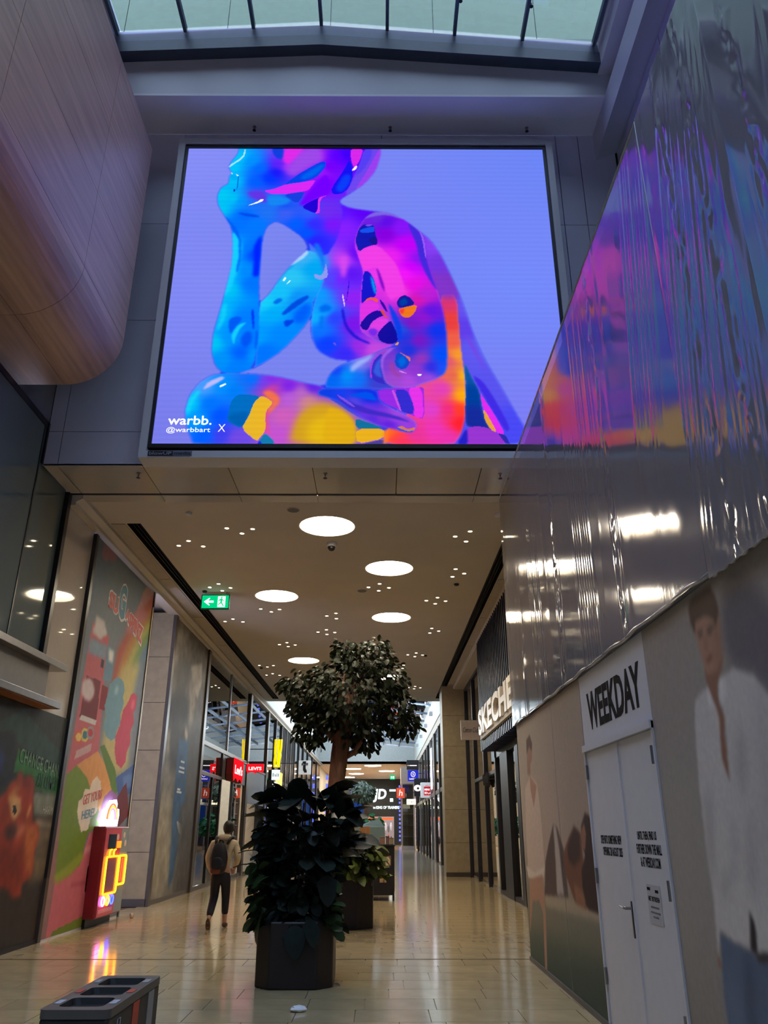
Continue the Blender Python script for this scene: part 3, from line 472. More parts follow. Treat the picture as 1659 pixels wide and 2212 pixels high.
SUGA_SHAPES = [([(0.077,0.996),(0.205,1.0),(0.301,0.994),(0.228,0.969),(0.169,0.968),(0.139,0.95),(0.063,0.958)],(158,112,122),1),([(0.87,1.013),(1.046,1.013),(1.042,0.945),(0.796,0.876),(0.707,0.897),(0.755,0.933),(0.785,0.969)],(190,140,138),1),([(1.006,0.994),(0.755,0.894),(0.581,0.808),(0.472,0.737),(0.453,0.659),(0.452,0.578),(0.538,0.548),(0.54,0.63),(0.556,0.706),(0.646,0.778),(0.795,0.862),(1.017,0.953)],(176,84,70),3),([(1.016,0.958),(0.79,0.866),(0.637,0.782),(0.545,0.71),(0.529,0.634),(0.527,0.552),(0.616,0.522),(0.619,0.604),(0.631,0.679),(0.703,0.751),(0.83,0.834),(1.027,0.917)],(190,130,70),3),([(1.025,0.922),(0.825,0.838),(0.694,0.755),(0.619,0.683),(0.607,0.608),(0.604,0.526),(0.695,0.494),(0.699,0.577),(0.707,0.651),(0.761,0.724),(0.866,0.806),(1.036,0.881)],(186,176,92),3),([(1.035,0.887),(0.86,0.811),(0.752,0.728),(0.695,0.655),(0.687,0.581),(0.683,0.498),(0.776,0.466),(0.782,0.55),(0.786,0.622),(0.82,0.696),(0.901,0.778),(1.046,0.846)],(120,150,90),3),([(1.044,0.851),(0.896,0.783),(0.811,0.7),(0.774,0.627),(0.769,0.554),(0.764,0.47),(0.86,0.437),(0.867,0.521),(0.866,0.593),(0.88,0.668),(0.937,0.75),(1.055,0.811)],(104,130,160),3),([(0.765,0.919),(0.942,0.914),(0.665,0.809),(0.563,0.81),(0.639,0.869)],(190,120,124),2),([(0.452,0.578),(0.593,0.702),(0.888,0.749),(0.832,0.639),(0.883,0.415),(0.557,0.365),(0.426,0.447)],(190,176,120),4),([(0.075,0.766),(0.321,0.759),(0.339,0.674),(0.34,0.634),(0.398,0.421),(0.024,0.368),(0.043,0.497),(0.057,0.643)],(188,98,108),0),([(0.08,0.724),(0.313,0.73),(0.307,0.689),(0.072,0.682)],(130,150,172),1),([(0.087,0.758),(0.223,0.756),(0.223,0.737),(0.091,0.735)],(205,180,185),1),([(0.11,0.79),(0.226,0.791),(0.291,0.76),(0.196,0.736),(0.108,0.748)],(212,204,204),1),([(0.095,0.624),(0.29,0.626),(0.304,0.513),(0.078,0.514)],(112,34,46),0),([(0.098,0.519),(0.306,0.521),(0.302,0.508),(0.084,0.505)],(205,200,200),0),([(0.316,0.619),(0.408,0.62),(0.399,0.552),(0.316,0.553)],(128,30,40),0),([(0.319,0.732),(0.439,0.73),(0.443,0.642),(0.32,0.632)],(108,140,165),0),([(0.345,0.726),(0.427,0.725),(0.427,0.694),(0.362,0.692)],(225,220,215),1),([(0.261,0.685),(0.302,0.686),(0.304,0.665),(0.262,0.664)],(50,46,56),0),([(0.104,0.429),(0.285,0.458),(0.287,0.438),(0.091,0.407)],(196,160,162),0),([(0.512,0.661),(0.588,0.664),(0.641,0.657),(0.673,0.636),(0.655,0.616),(0.685,0.598),(0.648,0.56),(0.677,0.542),(0.621,0.511),(0.62,0.491),(0.553,0.48),(0.476,0.486),(0.415,0.51),(0.433,0.544),(0.389,0.567),(0.42,0.602),(0.428,0.632)],(112,152,172),0),([(0.521,0.638),(0.576,0.637),(0.561,0.615),(0.507,0.615)],(150,185,200),1),([(0.845,0.646),(0.904,0.638),(0.904,0.601),(0.864,0.584),(0.9,0.557),(0.854,0.526),(0.879,0.492),(0.833,0.461),(0.836,0.434),(0.772,0.411),(0.686,0.421),(0.633,0.452),(0.615,0.497),(0.666,0.534),(0.684,0.577),(0.758,0.611),(0.791,0.635)],(190,66,96),0),([(0.826,0.624),(0.881,0.621),(0.859,0.591),(0.805,0.593)],(215,100,125),1),([(0.024,0.368),(0.134,0.395),(0.305,0.369),(0.469,0.295),(0.607,0.266),(0.388,0.229),(0.341,0.151),(0.064,0.131),(0.036,0.262)],(112,134,48),0),([(0.134,0.395),(0.382,0.443),(0.64,0.38),(0.732,0.337),(0.612,0.259),(0.424,0.312),(0.287,0.368)],(216,152,90),0),([(0.4,0.456),(0.463,0.465),(0.673,0.407),(0.768,0.351),(0.708,0.328),(0.558,0.392)],(92,122,50),0),([(0.699,0.382),(1.023,0.438),(1.035,0.348),(0.784,0.329)],(70,98,164),0),([(0.82,0.389),(1.0,0.409),(0.989,0.364),(0.847,0.352)],(100,130,190),1),([(0.612,0.259),(0.841,0.36),(0.896,0.375),(1.006,0.282),(0.765,0.228)],(112,50,60),0),([(0.064,0.131),(0.341,0.151),(0.419,0.229),(0.64,0.26),(0.765,0.228),(0.666,-0.022),(0.053,-0.023),(0.063,0.056)],(200,106,120),0),([(0.381,0.195),(0.598,0.211),(0.587,0.197),(0.381,0.178)],(222,150,158),1),([(0.263,0.115),(0.599,0.115),(0.602,0.102),(0.271,0.104)],(170,80,98),1),([(0.046,0.135),(0.229,0.162),(0.341,0.184),(0.386,0.172),(0.249,0.133),(0.089,0.117)],(146,156,60),1),([(0.063,-0.024),(0.124,0.013),(0.626,0.033),(0.655,-0.025),(0.362,-0.023)],(112,130,48),0),([(0.491,0.265),(0.563,0.327),(0.649,0.347),(0.765,0.334),(0.82,0.28),(0.758,0.279),(0.705,0.311),(0.641,0.297),(0.579,0.247)],(156,100,160),0),([(0.572,0.256),(0.637,0.303),(0.686,0.317),(0.742,0.302),(0.737,0.266),(0.684,0.279),(0.645,0.272),(0.621,0.247)],(210,210,190),0),([(0.261,0.318),(0.276,0.34),(0.34,0.339),(0.36,0.363),(0.416,0.377),(0.48,0.365),(0.506,0.338),(0.474,0.315),(0.482,0.286),(0.405,0.267),(0.387,0.239),(0.304,0.234),(0.251,0.258),(0.214,0.286),(0.215,0.308)],(226,208,192),0)]
SUGA_DOTS = [(0.102,0.463),(0.18,0.473),(0.248,0.483),(0.139,0.589)]
SUGA_TXT = [(0.24, 0.851), (0.879, 0.813), (0.286, 0.292), (0.46, 0.335)]
LION_SHAPES = [([(-0.281,1.033),(1.198,1.032),(1.225,0.605),(-0.12,0.558)],(46,50,50),0),([(0.262,0.826),(0.573,0.972),(0.983,0.834),(0.995,0.72),(0.592,0.823),(0.514,0.875)],(42,66,64),0),([(0.587,0.807),(1.023,0.716),(1.013,0.631),(0.58,0.71)],(46,110,58),0),([(0.6,0.712),(0.999,0.709),(1.005,0.636),(0.77,0.646)],(40,92,50),0),([(0.771,0.641),(0.998,0.636),(1.007,0.536),(0.812,0.538)],(120,124,112),1),([(0.257,0.839),(0.548,0.864),(0.59,0.681),(0.347,0.574)],(30,38,50),1),([(0.408,0.773),(0.479,0.78),(0.496,0.704),(0.424,0.698)],(36,52,110),2),([(0.817,0.538),(1.007,0.536),(1.029,0.363),(0.887,0.368)],(92,78,64),1),([(0.837,0.513),(1.004,0.509),(1.005,0.487),(0.856,0.492)],(150,140,124),1),([(0.857,0.487),(1.005,0.471),(0.999,0.433),(0.883,0.445)],(120,104,84),2),([(0.842,0.369),(1.038,0.373),(1.018,0.252),(0.859,0.253)],(110,92,70),2),([(-0.046,0.339),(1.01,0.242),(1.058,-0.037),(0.053,0.047)],(52,42,38),6),([(0.526,0.614),(0.579,0.671),(0.619,0.683),(0.611,0.708),(0.649,0.716),(0.668,0.692),(0.738,0.707),(0.777,0.673),(0.785,0.6),(0.815,0.512),(0.871,0.497),(0.894,0.445),(0.868,0.389),(0.885,0.307),(0.864,0.273),(0.805,0.257),(0.812,0.208),(0.742,0.205),(0.689,0.247),(0.55,0.275),(0.43,0.577)],(150,52,34),1),([(0.741,0.507),(0.865,0.497),(0.885,0.44),(0.859,0.384),(0.879,0.292),(0.824,0.295),(0.772,0.386)],(176,92,48),2),([(0.578,0.602),(0.61,0.623),(0.676,0.606),(0.695,0.551),(0.648,0.511),(0.612,0.544)],(196,150,100),1),([(0.621,0.574),(0.642,0.582),(0.663,0.555),(0.648,0.535),(0.629,0.55)],(26,28,40),0),([(0.645,0.491),(0.721,0.506),(0.759,0.487),(0.737,0.457),(0.69,0.447)],(196,110,80),2),([(0.579,0.486),(0.67,0.506),(0.7,0.477),(0.663,0.438),(0.603,0.443)],(60,34,34),2),([(0.565,0.611),(0.629,0.654),(0.69,0.657),(0.636,0.634),(0.587,0.602)],(206,150,80),2),([(0.747,0.537),(0.767,0.589),(0.778,0.574),(0.761,0.527)],(214,160,90),1),([(0.584,0.416),(0.768,0.396),(0.798,0.277),(0.682,0.266),(0.577,0.3)],(120,40,30),3),([(0.656,0.696),(0.731,0.696),(0.732,0.66),(0.694,0.647)],(120,28,26),2)]
LION_TXT = [(0.606, 0.753), (0.999, 0.709), (0.593, 0.792), (0.772, 0.672), (1.003, 0.658), (0.81, 0.559), (1.003, 0.547)]
GREY_SHAPES = [([(-0.25,0.971),(0.945,1.003),(0.978,-0.061),(-0.104,-0.009)],(112,108,104),0),([(-0.054,0.979),(0.323,0.994),(0.489,0.884),(0.243,0.809),(-0.013,0.84)],(140,136,132),6),([(0.031,0.941),(0.245,0.983),(0.31,0.95),(0.11,0.884)],(170,166,160),4),([(0.082,0.813),(0.209,0.856),(0.387,0.872),(0.479,0.835),(0.469,0.787),(0.316,0.704),(0.183,0.725)],(92,90,88),4),([(0.484,0.859),(0.828,0.911),(0.862,0.827),(0.773,0.744),(0.594,0.799)],(205,200,192),1),([(0.487,0.824),(0.68,0.808),(0.722,0.716),(0.649,0.593),(0.548,0.643)],(178,172,162),4),([(-0.047,0.682),(0.291,0.74),(0.535,0.723),(0.568,0.645),(0.348,0.601),(0.052,0.591)],(58,58,62),4),([(0.052,0.565),(0.164,0.562),(0.188,0.501),(0.249,0.467),(0.198,0.46),(0.094,0.506)],(196,186,168),2),([(0.104,0.595),(0.505,0.612),(0.455,0.45),(0.255,0.431),(0.122,0.467)],(60,58,60),3),([(0.358,0.558),(0.614,0.568),(0.671,0.316),(0.536,0.058),(0.433,0.023),(0.357,0.26)],(44,84,130),1),([(-0.02,0.305),(0.251,0.359),(0.392,0.21),(0.385,0.015),(-0.029,0.009)],(150,142,128),6),([(0.591,0.341),(0.685,0.387),(0.767,0.35),(0.778,0.284),(0.716,0.241),(0.635,0.267)],(176,172,160),0),([(0.682,0.183),(0.724,0.241),(0.795,0.187),(0.769,0.129),(0.69,0.125)],(176,172,160),0),([(0.489,0.261),(0.638,0.246),(0.672,0.209),(0.58,0.214)],(186,186,186),0),([(0.524,0.585),(1.065,0.682),(1.118,0.322),(0.996,-0.025),(0.589,-0.018)],(74,70,68),8),([(0.358,0.558),(0.614,0.568),(0.672,0.326),(0.396,0.311)],(44,84,130),1),([(0.498,0.623),(0.586,0.589),(0.564,0.559),(0.492,0.583)],(196,186,168),1)]
GREY_TXT = [(0.413, 0.48), (0.613, 0.428)]
HOARD_LEFT = [([(-0.091,0.299),(1.039,0.302),(1.019,0.009),(-0.111,-0.057)],(124,120,106),6),([(-0.055,0.124),(1.022,0.187),(1.019,0.009),(-0.065,-0.048)],(78,88,78),10),([(-0.089,0.016),(1.001,0.123),(1.019,0.009),(-0.065,-0.048)],(62,76,68),8),([(0.331,0.291),(0.603,0.308),(1.031,0.307),(1.031,0.275),(0.335,0.248)],(168,154,134),2),([(0.105,0.706),(0.227,0.751),(0.334,0.71),(0.353,0.624),(0.363,0.541),(0.364,0.395),(0.294,0.343),(0.055,0.336),(0.067,0.541)],(196,176,164),1),([(0.207,0.754),(0.324,0.702),(0.247,0.619),(0.208,0.691)],(168,128,108),1),([(0.189,0.905),(0.258,0.916),(0.29,0.874),(0.272,0.817),(0.232,0.793),(0.228,0.753),(0.169,0.757),(0.181,0.849)],(150,114,96),1),([(0.189,0.905),(0.258,0.918),(0.295,0.877),(0.278,0.848),(0.231,0.872),(0.179,0.845)],(88,64,54),1),([(0.025,0.378),(0.186,0.361),(0.364,0.395),(0.333,0.354),(0.213,0.321),(0.055,0.336)],(210,196,184),1),([(0.074,0.328),(0.318,0.361),(0.326,0.22),(0.283,-0.006),(0.248,-0.009),(0.283,0.215),(0.231,0.258),(0.11,0.246),(0.015,0.1)],(172,132,112),1),([(0.38,0.412),(0.448,0.477),(0.545,0.552),(0.594,0.54),(0.659,0.467),(0.673,0.311),(0.331,0.289)],(92,74,72),1),([(0.542,0.552),(0.574,0.552),(0.601,0.466),(0.618,0.309),(0.521,0.306),(0.537,0.427)],(176,166,162),2),([(0.654,0.453),(0.733,0.504),(0.81,0.541),(0.881,0.519),(0.88,0.422),(0.831,0.303),(0.748,0.305),(0.66,0.382)],(116,74,58),1),([(0.711,0.476),(0.809,0.539),(0.864,0.519),(0.853,0.446),(0.77,0.416),(0.711,0.434)],(64,44,42),2),([(0.887,0.539),(0.941,0.581),(0.987,0.571),(1.019,0.52),(1.007,0.416),(1.007,0.298),(0.842,0.299),(0.852,0.407),(0.906,0.455),(0.884,0.487)],(58,40,40),1),([(0.889,0.533),(0.923,0.552),(0.936,0.52),(0.91,0.468),(0.88,0.473)],(150,106,88),1),([(0.753,0.361),(0.855,0.344),(0.874,0.295),(0.76,0.302)],(150,104,80),2)]
HOARD_MAN = [([(0.375,0.941),(0.402,0.965),(0.446,0.96),(0.485,0.929),(0.537,0.857),(0.59,0.782),(0.551,0.659),(0.464,0.745),(0.433,0.785),(0.378,0.814),(0.36,0.856),(0.364,0.893)],(104,98,106),4),([(0.274,0.837),(0.348,0.844),(0.34,0.823),(0.326,0.806),(0.311,0.79),(0.308,0.755),(0.323,0.734),(0.311,0.706),(0.303,0.61),(0.286,0.659),(0.293,0.709),(0.28,0.786),(0.275,0.804)],(142,100,84),1),([(0.26,0.941),(0.302,0.94),(0.349,0.92),(0.353,0.896),(0.349,0.859),(0.343,0.839),(0.316,0.821),(0.29,0.818),(0.279,0.825),(0.273,0.849),(0.265,0.887),(0.257,0.917)],(168,126,106),1),([(0.324,0.927),(0.349,0.92),(0.353,0.896),(0.349,0.859),(0.343,0.839),(0.316,0.821),(0.333,0.859),(0.335,0.893)],(140,102,86),4),([(0.353,0.931),(0.36,0.928),(0.355,0.896),(0.346,0.883),(0.345,0.899)],(160,116,98),1),([(0.249,0.976),(0.27,0.985),(0.342,0.983),(0.357,0.962),(0.36,0.928),(0.351,0.914),(0.337,0.901),(0.337,0.919),(0.305,0.937),(0.266,0.937),(0.26,0.913),(0.251,0.928),(0.246,0.946)],(84,62,50),1),([(0.268,0.913),(0.29,0.912),(0.29,0.908),(0.268,0.908)],(60,42,36),1),([(0.306,0.91),(0.334,0.907),(0.334,0.903),(0.307,0.904)],(60,42,36),1),([(0.271,0.906),(0.287,0.904),(0.287,0.9),(0.272,0.902)],(40,32,32),1),([(0.306,0.901),(0.324,0.9),(0.324,0.895),(0.306,0.897)],(40,32,32),1),([(0.294,0.901),(0.302,0.901),(0.3,0.872),(0.305,0.867),(0.29,0.867),(0.285,0.873)],(146,104,86),2),([(0.285,0.852),(0.306,0.856),(0.317,0.848),(0.303,0.846),(0.287,0.845)],(128,74,68),1),([(0.217,0.781),(0.246,0.793),(0.275,0.799),(0.282,0.782),(0.295,0.758),(0.301,0.732),(0.293,0.7),(0.286,0.659),(0.303,0.61),(0.313,0.678),(0.321,0.733),(0.313,0.771),(0.318,0.795),(0.337,0.808),(0.378,0.811),(0.433,0.786),(0.465,0.745),(0.526,0.695),(0.413,0.339),(0.303,0.329),(0.3,0.397),(0.283,0.332),(0.227,0.338),(0.183,0.352),(0.161,0.297),(0.168,0.355),(0.176,0.417),(0.175,0.496),(0.183,0.62),(0.202,0.735)],(196,190,188),1),([(0.275,0.798),(0.284,0.777),(0.287,0.755),(0.27,0.754),(0.267,0.772)],(214,208,206),1),([(0.324,0.806),(0.342,0.798),(0.341,0.77),(0.316,0.754),(0.313,0.771)],(214,208,206),1),([(0.357,0.703),(0.376,0.704),(0.362,0.627),(0.337,0.58),(0.33,0.611)],(158,152,154),5),([(0.346,0.554),(0.369,0.572),(0.334,0.431),(0.308,0.411),(0.32,0.482)],(162,156,158),5),([(0.215,0.436),(0.287,0.481),(0.287,0.47),(0.22,0.414),(0.205,0.405)],(160,154,156),4),([(0.199,0.586),(0.231,0.617),(0.197,0.458),(0.176,0.417),(0.182,0.488)],(166,160,160),4),([(0.441,0.768),(0.464,0.745),(0.429,0.57),(0.369,0.401),(0.365,0.467),(0.41,0.641)],(168,162,166),8),([(0.282,0.537),(0.303,0.555),(0.293,0.499),(0.266,0.462)],(170,164,166),4),([(0.183,0.346),(0.227,0.337),(0.282,0.331),(0.303,0.328),(0.413,0.339),(0.375,0.218),(0.163,0.16),(0.162,0.229),(0.17,0.285)],(92,104,128),1),([(0.3,0.397),(0.311,0.377),(0.303,0.329),(0.284,0.332)],(46,40,44),1),([(0.265,0.32),(0.281,0.326),(0.255,0.201),(0.233,0.195)],(66,74,96),4),([(0.183,0.269),(0.217,0.259),(0.22,0.198),(0.18,0.188)],(112,124,148),8),([(0.303,0.333),(0.413,0.34),(0.41,0.329),(0.299,0.32)],(60,52,52),1),([(0.158,0.3),(0.169,0.298),(0.168,0.285),(0.156,0.286)],(150,110,92),1)]

# ------------------------------------------------------------------ text used in the place
prep_text([(s, o) for s, o in [
    ('warbb.', 0.012), ('@warbbart', 0.0), ('X', -0.01), ('blowUP', 0.012), ('media', 0.012),
    ('SU', 0.05), ('G', 0.05), ('ASPINZ', 0.045), ('SU', 0.1), ('G', 0.1), ('ASPINZ', 0.1), ('GET YOURS', 0.01), ('HERE!', 0.01),
    ('CHANGE CHAN', 0.015), ('ATE CLIMAT', 0.015), ('WEEKDAY', 0.032),
    ('STEP INTO SOMETHING NEW', 0.02), ('OPENING 28 AUGUST 2025', 0.02), ('UNTIL THEN, FIND US', 0.02),
    ('FURTHER DOWN THE MALL', 0.02), ('& AT WEEKDAY.COM', 0.02), ('NIET BETREDEN', 0.02), ("LEVI'S", 0.025),
    ("Levi's", 0.02), ('t', 0.06), ('JD', 0.03), ('KING OF TRAINERS', 0.02), ('the', 0.02),
    ('MINI', 0.02), ('SO', 0.02), ('Leonidas', 0.015), ('h', 0.0), ('POP MART', 0.015), ('SKECHERS', 0.035),
    ('Cotton Club', -0.006), 
    ('HARM', 0.0)]])

# ------------------------------------------------------------------ floor
FL = struct(box('floor', (-9, 9), (-12, 100), (-0.3, -0.012), M_grout))
tile_meshes = []
for w in (0.42, 0.56, 0.7, 0.86, 1.0):
    tile_meshes.append((w, MB().box(0.004, w - 0.004, 0.004, 0.516, -0.03, 0.0).mesh('tile', M_floor)))
ROW = 0.52
rest = MB()
nt_ = 0
y = 11.86 - 9 * ROW
rows = []
while y < 70:
    rows.append(y); y += ROW
JY = 11.86
for ry in rows:
    x = -5.3 - random.random() * 0.8
    xr = 3.6 if ry > 11.5 else 2.1
    while x < xr:
        w, me = random.choice(tile_meshes)
        yy = ry if ry < JY - 0.01 else ry + 0.03
        vis = 7.6 < yy < 19.0 and x > -5.3 and x + w < xr + 0.2
        if vis and nt_ < 300:
            o = link(bpy.data.objects.new('tile', me), FL); o.location = (x, yy, 0)
            nt_ += 1
        else:
            rest.box(x + 0.004, x + w - 0.004, yy + 0.004, yy + 0.516, -0.03, 0.0)
        x += w
for ry in [11.86 - k * ROW for k in range(10, 46)]:
    x = -5.3 - random.random() * 0.8
    while x < 2.1:
        w, me = random.choice(tile_meshes)
        rest.box(x + 0.004, x + w - 0.004, ry + 0.004, ry + 0.516, -0.03, 0.0)
        x += w
rest.box(-5.3, 3.6, 70.0, 96, -0.03, 0.0)
rest.box(-9, -5.9, -12, 96, -0.03, 0.0)
o = rest.build('tile_field', M_floor, FL); o['kind'] = 'stuff'
struct(box('trim_1', (-5.3, 2.05), (11.862, 11.888), (-0.02, 0.003), pm('bronze_expansion_strip', (96, 78, 52), 0.35, metal=0.5)))

# ------------------------------------------------------------------ corridor ceiling with recesses
CZ = 6.87
def ceiling_plane(name, x0, x1, y0, y1, z, holes, mat):
    bm = bmesh.new()
    def loop(pts):
        vs = [bm.verts.new((p[0], p[1], z)) for p in pts]
        return [bm.edges.new((vs[i], vs[(i + 1) % len(vs)])) for i in range(len(vs))]
    ed = loop([(x0, y0), (x1, y0), (x1, y1), (x0, y1)])
    for h in holes: ed += loop(h)
    bmesh.ops.triangle_fill(bm, use_beauty=True, use_dissolve=False, edges=ed, normal=(0, 0, -1))
    for f in bm.faces:
        if f.normal.z > 0: f.normal_flip()
    me = bpy.data.meshes.new(name); bm.to_mesh(me); bm.free()
    me.materials.append(mat)
    return link(bpy.data.objects.new(name, me))
def circ(cx, cy, r, n=40):
    return [(cx + r * math.cos(2 * math.pi * k / n), cy + r * math.sin(2 * math.pi * k / n)) for k in range(n)]
DISCS = [(-1.01, 13.62), (0.18, 16.16), (-2.54, 18.35), (0.28, 20.41), (-2.6, 26.18), (0.3, 29.3)]
slotL = [(-4.72, 13.49), (-4.47, 13.49), (-4.44, 34.42), (-4.70, 34.42)]
slotR = [(2.40, 13.4), (2.64, 13.4), (2.62, 34.3), (2.38, 34.3)]
ce = struct(ceiling_plane('ceiling', -5.4, 3.6, 12.16, 35.2, CZ, [slotL, slotR] + [circ(x, y_, 0.52) for x, y_ in DISCS], M_ceil))
tp = MB(); tp.box(-5.4, 3.6, 12.16, 35.2, 7.3, 7.5)
tp.box(-5.4, 3.6, 35.1, 35.2, CZ + .001, 7.4)
struct(tp.build('ceiling_slab', M_ceil))
for k, s_ in enumerate((slotL, slotR)):
    m = MB()
    n = 4
    a = [(p[0], p[1], CZ - 0.01) for p in s_]; b = [(p[0], p[1], CZ + 0.22) for p in s_]
    m.add(a + b, [(i, (i + 1) % 4, (i + 1) % 4 + 4, i + 4) for i in range(4)] + [(4, 5, 6, 7)])
    sl = tag(m.build('ceiling_slot', M_slot), ['long black air slot in the ceiling above the left shopfronts', 'long black air slot in the ceiling beside the slatted shopfront'][k], 'air slot', 'black ceiling slots')
    for dx in (0.35, 0.65):
        q0, q1 = [tuple(s_[0][i] + (s_[1][i] - s_[0][i]) * dx for i in (0, 1)), tuple(s_[3][i] + (s_[2][i] - s_[3][i]) * dx for i in (0, 1))]
        MB().add([(q0[0] - .006, q0[1] + .02, CZ + 0.01), (q0[0] + .006, q0[1] + .02, CZ + 0.01), (q1[0] + .006, q1[1] - .02, CZ + 0.01), (q1[0] - .006, q1[1] - .02, CZ + 0.01),
                  (q0[0] - .006, q0[1] + .02, CZ + 0.06), (q0[0] + .006, q0[1] + .02, CZ + 0.06), (q1[0] + .006, q1[1] - .02, CZ + 0.06), (q1[0] - .006, q1[1] - .02, CZ + 0.06)],
                 [(0, 1, 2, 3), (7, 6, 5, 4), (0, 4, 5, 1), (1, 5, 6, 2), (2, 6, 7, 3), (3, 7, 4, 0)]).build('blade', M_black, sl)
# perforated service strips beside the left slot
M_hatch = pm('pale_service_hatch', (178, 168, 154), 0.55)
for k in range(6):
    struct(box('ceiling_hatch', (-5.02, -4.76), (13.5 + k * 3.45, 13.5 + k * 3.45 + 3.4), (CZ - 0.012, CZ - 0.002), M_hatch))
    if k: struct(box('ceiling_hatch', (2.66, 2.86), (13.5 + k * 3.45, 13.5 + k * 3.45 + 3.4), (CZ - 0.012, CZ - 0.002), M_hatch))

# front soffit panels of the bridge
PX = [-5.28, -5.06, -3.73, -2.4, -1.08, 0.25, 1.58, 2.9, 3.6]
sf = struct(box('ceiling_soffit_backing', (-5.3, 3.6), (11.02, 12.1), (CZ + 0.03, CZ + 0.06), M_joint))
for i in range(len(PX) - 1):
    box('panel', (PX[i] + .006, PX[i + 1] - .006), (11.0, 12.08), (CZ - 0.005, CZ + 0.03), M_soffit, sf)
    box('panel', (PX[i] + .006, PX[i + 1] - .006), (12.13, 12.42), (CZ - 0.018, CZ - 0.002), M_soffit, sf)
struct(box('trim_2', (-5.3, 3.6), (12.085, 12.125), (CZ - 0.012, CZ + 0.05), M_slot))

# ------------------------------------------------------------------ wall that carries the LED screen (y = 11)
WB = struct(box('wall_back', (-5.32, 4.45), (11.03, 11.3), (CZ + 0.03, 13.9), M_joint))
ZJ = [CZ + 0.0, 7.47, 9.6, 11.68, 13.84]
XJ = [-5.3, -5.06, -3.73, 0.0, 3.3, 3.72, 4.4]
for i in range(len(XJ) - 1):
    for j in range(4):
        box('panel', (XJ[i] + .006, XJ[i + 1] - .006), (11.0, 11.03), (ZJ[j] + .006, ZJ[j + 1] - .006), M_wall, WB)
# upper soffit and fascia under the skylight
struct(box('ceiling_upper_soffit', (-8, 4.35), (10.352, 11.0), (13.84, 13.98), M_alu))
RX, RZ = -1.11, 14.88           # ridge of the skylight curb
LX, LZ = -8.0, 14.50
QX, QZ = 3.87, 14.44
struct(box('ceiling_upper_soffit', (-8, 4.3), (10.151, 10.352), (13.84, 13.9), M_alu))
struct(MB().prism([(LX, 10.15, 13.9), (4.3, 10.15, 13.9), (4.3, 10.15, QZ + .1), (QX, 10.15, QZ + .1), (RX, 10.15, RZ + .1), (LX, 10.15, LZ + .1)], (0, 0.2, 0)).build('wall_fascia', M_white))
cb = MB()
cb.prism([(LX, 9.93, LZ), (RX, 9.93, RZ), (QX + .1, 9.93, QZ), (QX + .1, 9.93, QZ + .26), (RX, 9.93, RZ + .26), (LX, 9.93, LZ + .26)], (0, 0.22, 0))
cb.prism([(LX, 9.97, LZ + .27), (RX, 9.97, RZ + .27), (QX + .1, 9.97, QZ + .27), (QX + .1, 9.97, QZ + .52), (RX, 9.97, RZ + .56), (LX, 9.97, LZ + .56)], (0, 0.18, 0), 1)
struct(cb.build('trim_3', [pm('curb_dark', (62, 74, 92), 0.45), M_curb]))
# skylight panes and glazing bars, pitched either side of the ridge
SK = thing('skylight', 'pitched glass skylight with dark glazing bars above the big screen', 'skylight', (0, 0, 15.0))
XM = [-4.86, -3.62, -2.37, -1.12, 0.10, 1.34, 2.58, 3.88]
def sz(x): return (RZ + .60) - (abs(x - RX) * (0.075 if x < RX else 0.104))
YP = [9.95, 4.6, -0.8, -6.4, -11.95]
for j in range(4):
    for i in range(7):
        xa, xb = XM[i] + .03, XM[i + 1] - .03
        MB().prism([(xa, YP[j + 1] + .02, sz(xa)), (xb, YP[j + 1] + .02, sz(xb)), (xb, YP[j + 1] + .02, sz(xb) + .02), (xa, YP[j + 1] + .02, sz(xa) + .02)], (0, YP[j] - YP[j + 1] - .04, 0)).build('pane', M_sky_glass, SK)
for i, x in enumerate(XM):
    b = MB().prism([(x - .03, -11.98, sz(x) - .09), (x + .03, -11.98, sz(x) - .09), (x + .03, -11.98, sz(x) + .04), (x - .03, -11.98, sz(x) + .04)], (0, 21.93, 0)).build('glazing_bar', M_curb, SK)
    if 0 < i < 7:
        for yy in (9.3, 7.9):
            MB().lathe([(.035, -.03), (.035, .03)], (x + .05, yy, sz(x) - .06), 8).build('bolt', M_dark, b)
# what stands above the glass
M_clad = pm('pale_outside_cladding', (92, 106, 84), 0.6)
OF = struct(box('wall_outside', (-12, 12), (12.6, 13.0), (14, 26), pm('outside_joint', (120, 128, 122), .7)))
for i in range(9):
    for j in range(4):
        box('panel', (-10.8 + i * 2.4 + .01, -8.4 + i * 2.4 - .01), (12.57, 12.6), (15.2 + j * 2.6 + .01, 17.8 + j * 2.6 - .01), M_clad, OF)
struct(box('beam_outside', (-12, 12), (11.9, 12.57), (17.2, 17.5), pm('outside_ledge', (74, 84, 72), .6)))
struct(box('beam_outside', (-12, 12), (12.3, 12.57), (18.1, 18.25), MATS['outside_ledge']))
for x in (-3.4, -1.8, 0.4, 2.0):
    struct(box('post_outside', (x - .06, x + .06), (12.2, 12.35), (15.2, 17.2), MATS['outside_ledge']))
# roof and upper enclosure of the atrium
struct(box('ceiling_atrium', (-10, -4.9), (-12, 10.2), (15.3, 15.5), M_white))
struct(box('ceiling_atrium', (3.92, 9), (-12, 10.2), (15.0, 15.2), M_white))
struct(box('wall_rear', (-10, 9), (-12.3, -12), (0, 15.5), M_white))
struct(box('wall_left_upper', (-9.3, -9), (-12, 11.3), (0, 15.5), M_white))
struct(box('wall_back_left', (-9.3, -5.32), (11.1, 11.3), (7.6, 15.0), M_wall))
struct(box('wall_right_far', (9, 9.3), (-12, 11.3), (0, 15.5), M_white))
struct(box('wall_back_right', (4.45, 9), (11.0, 11.3), (CZ, 15.2), M_wall))
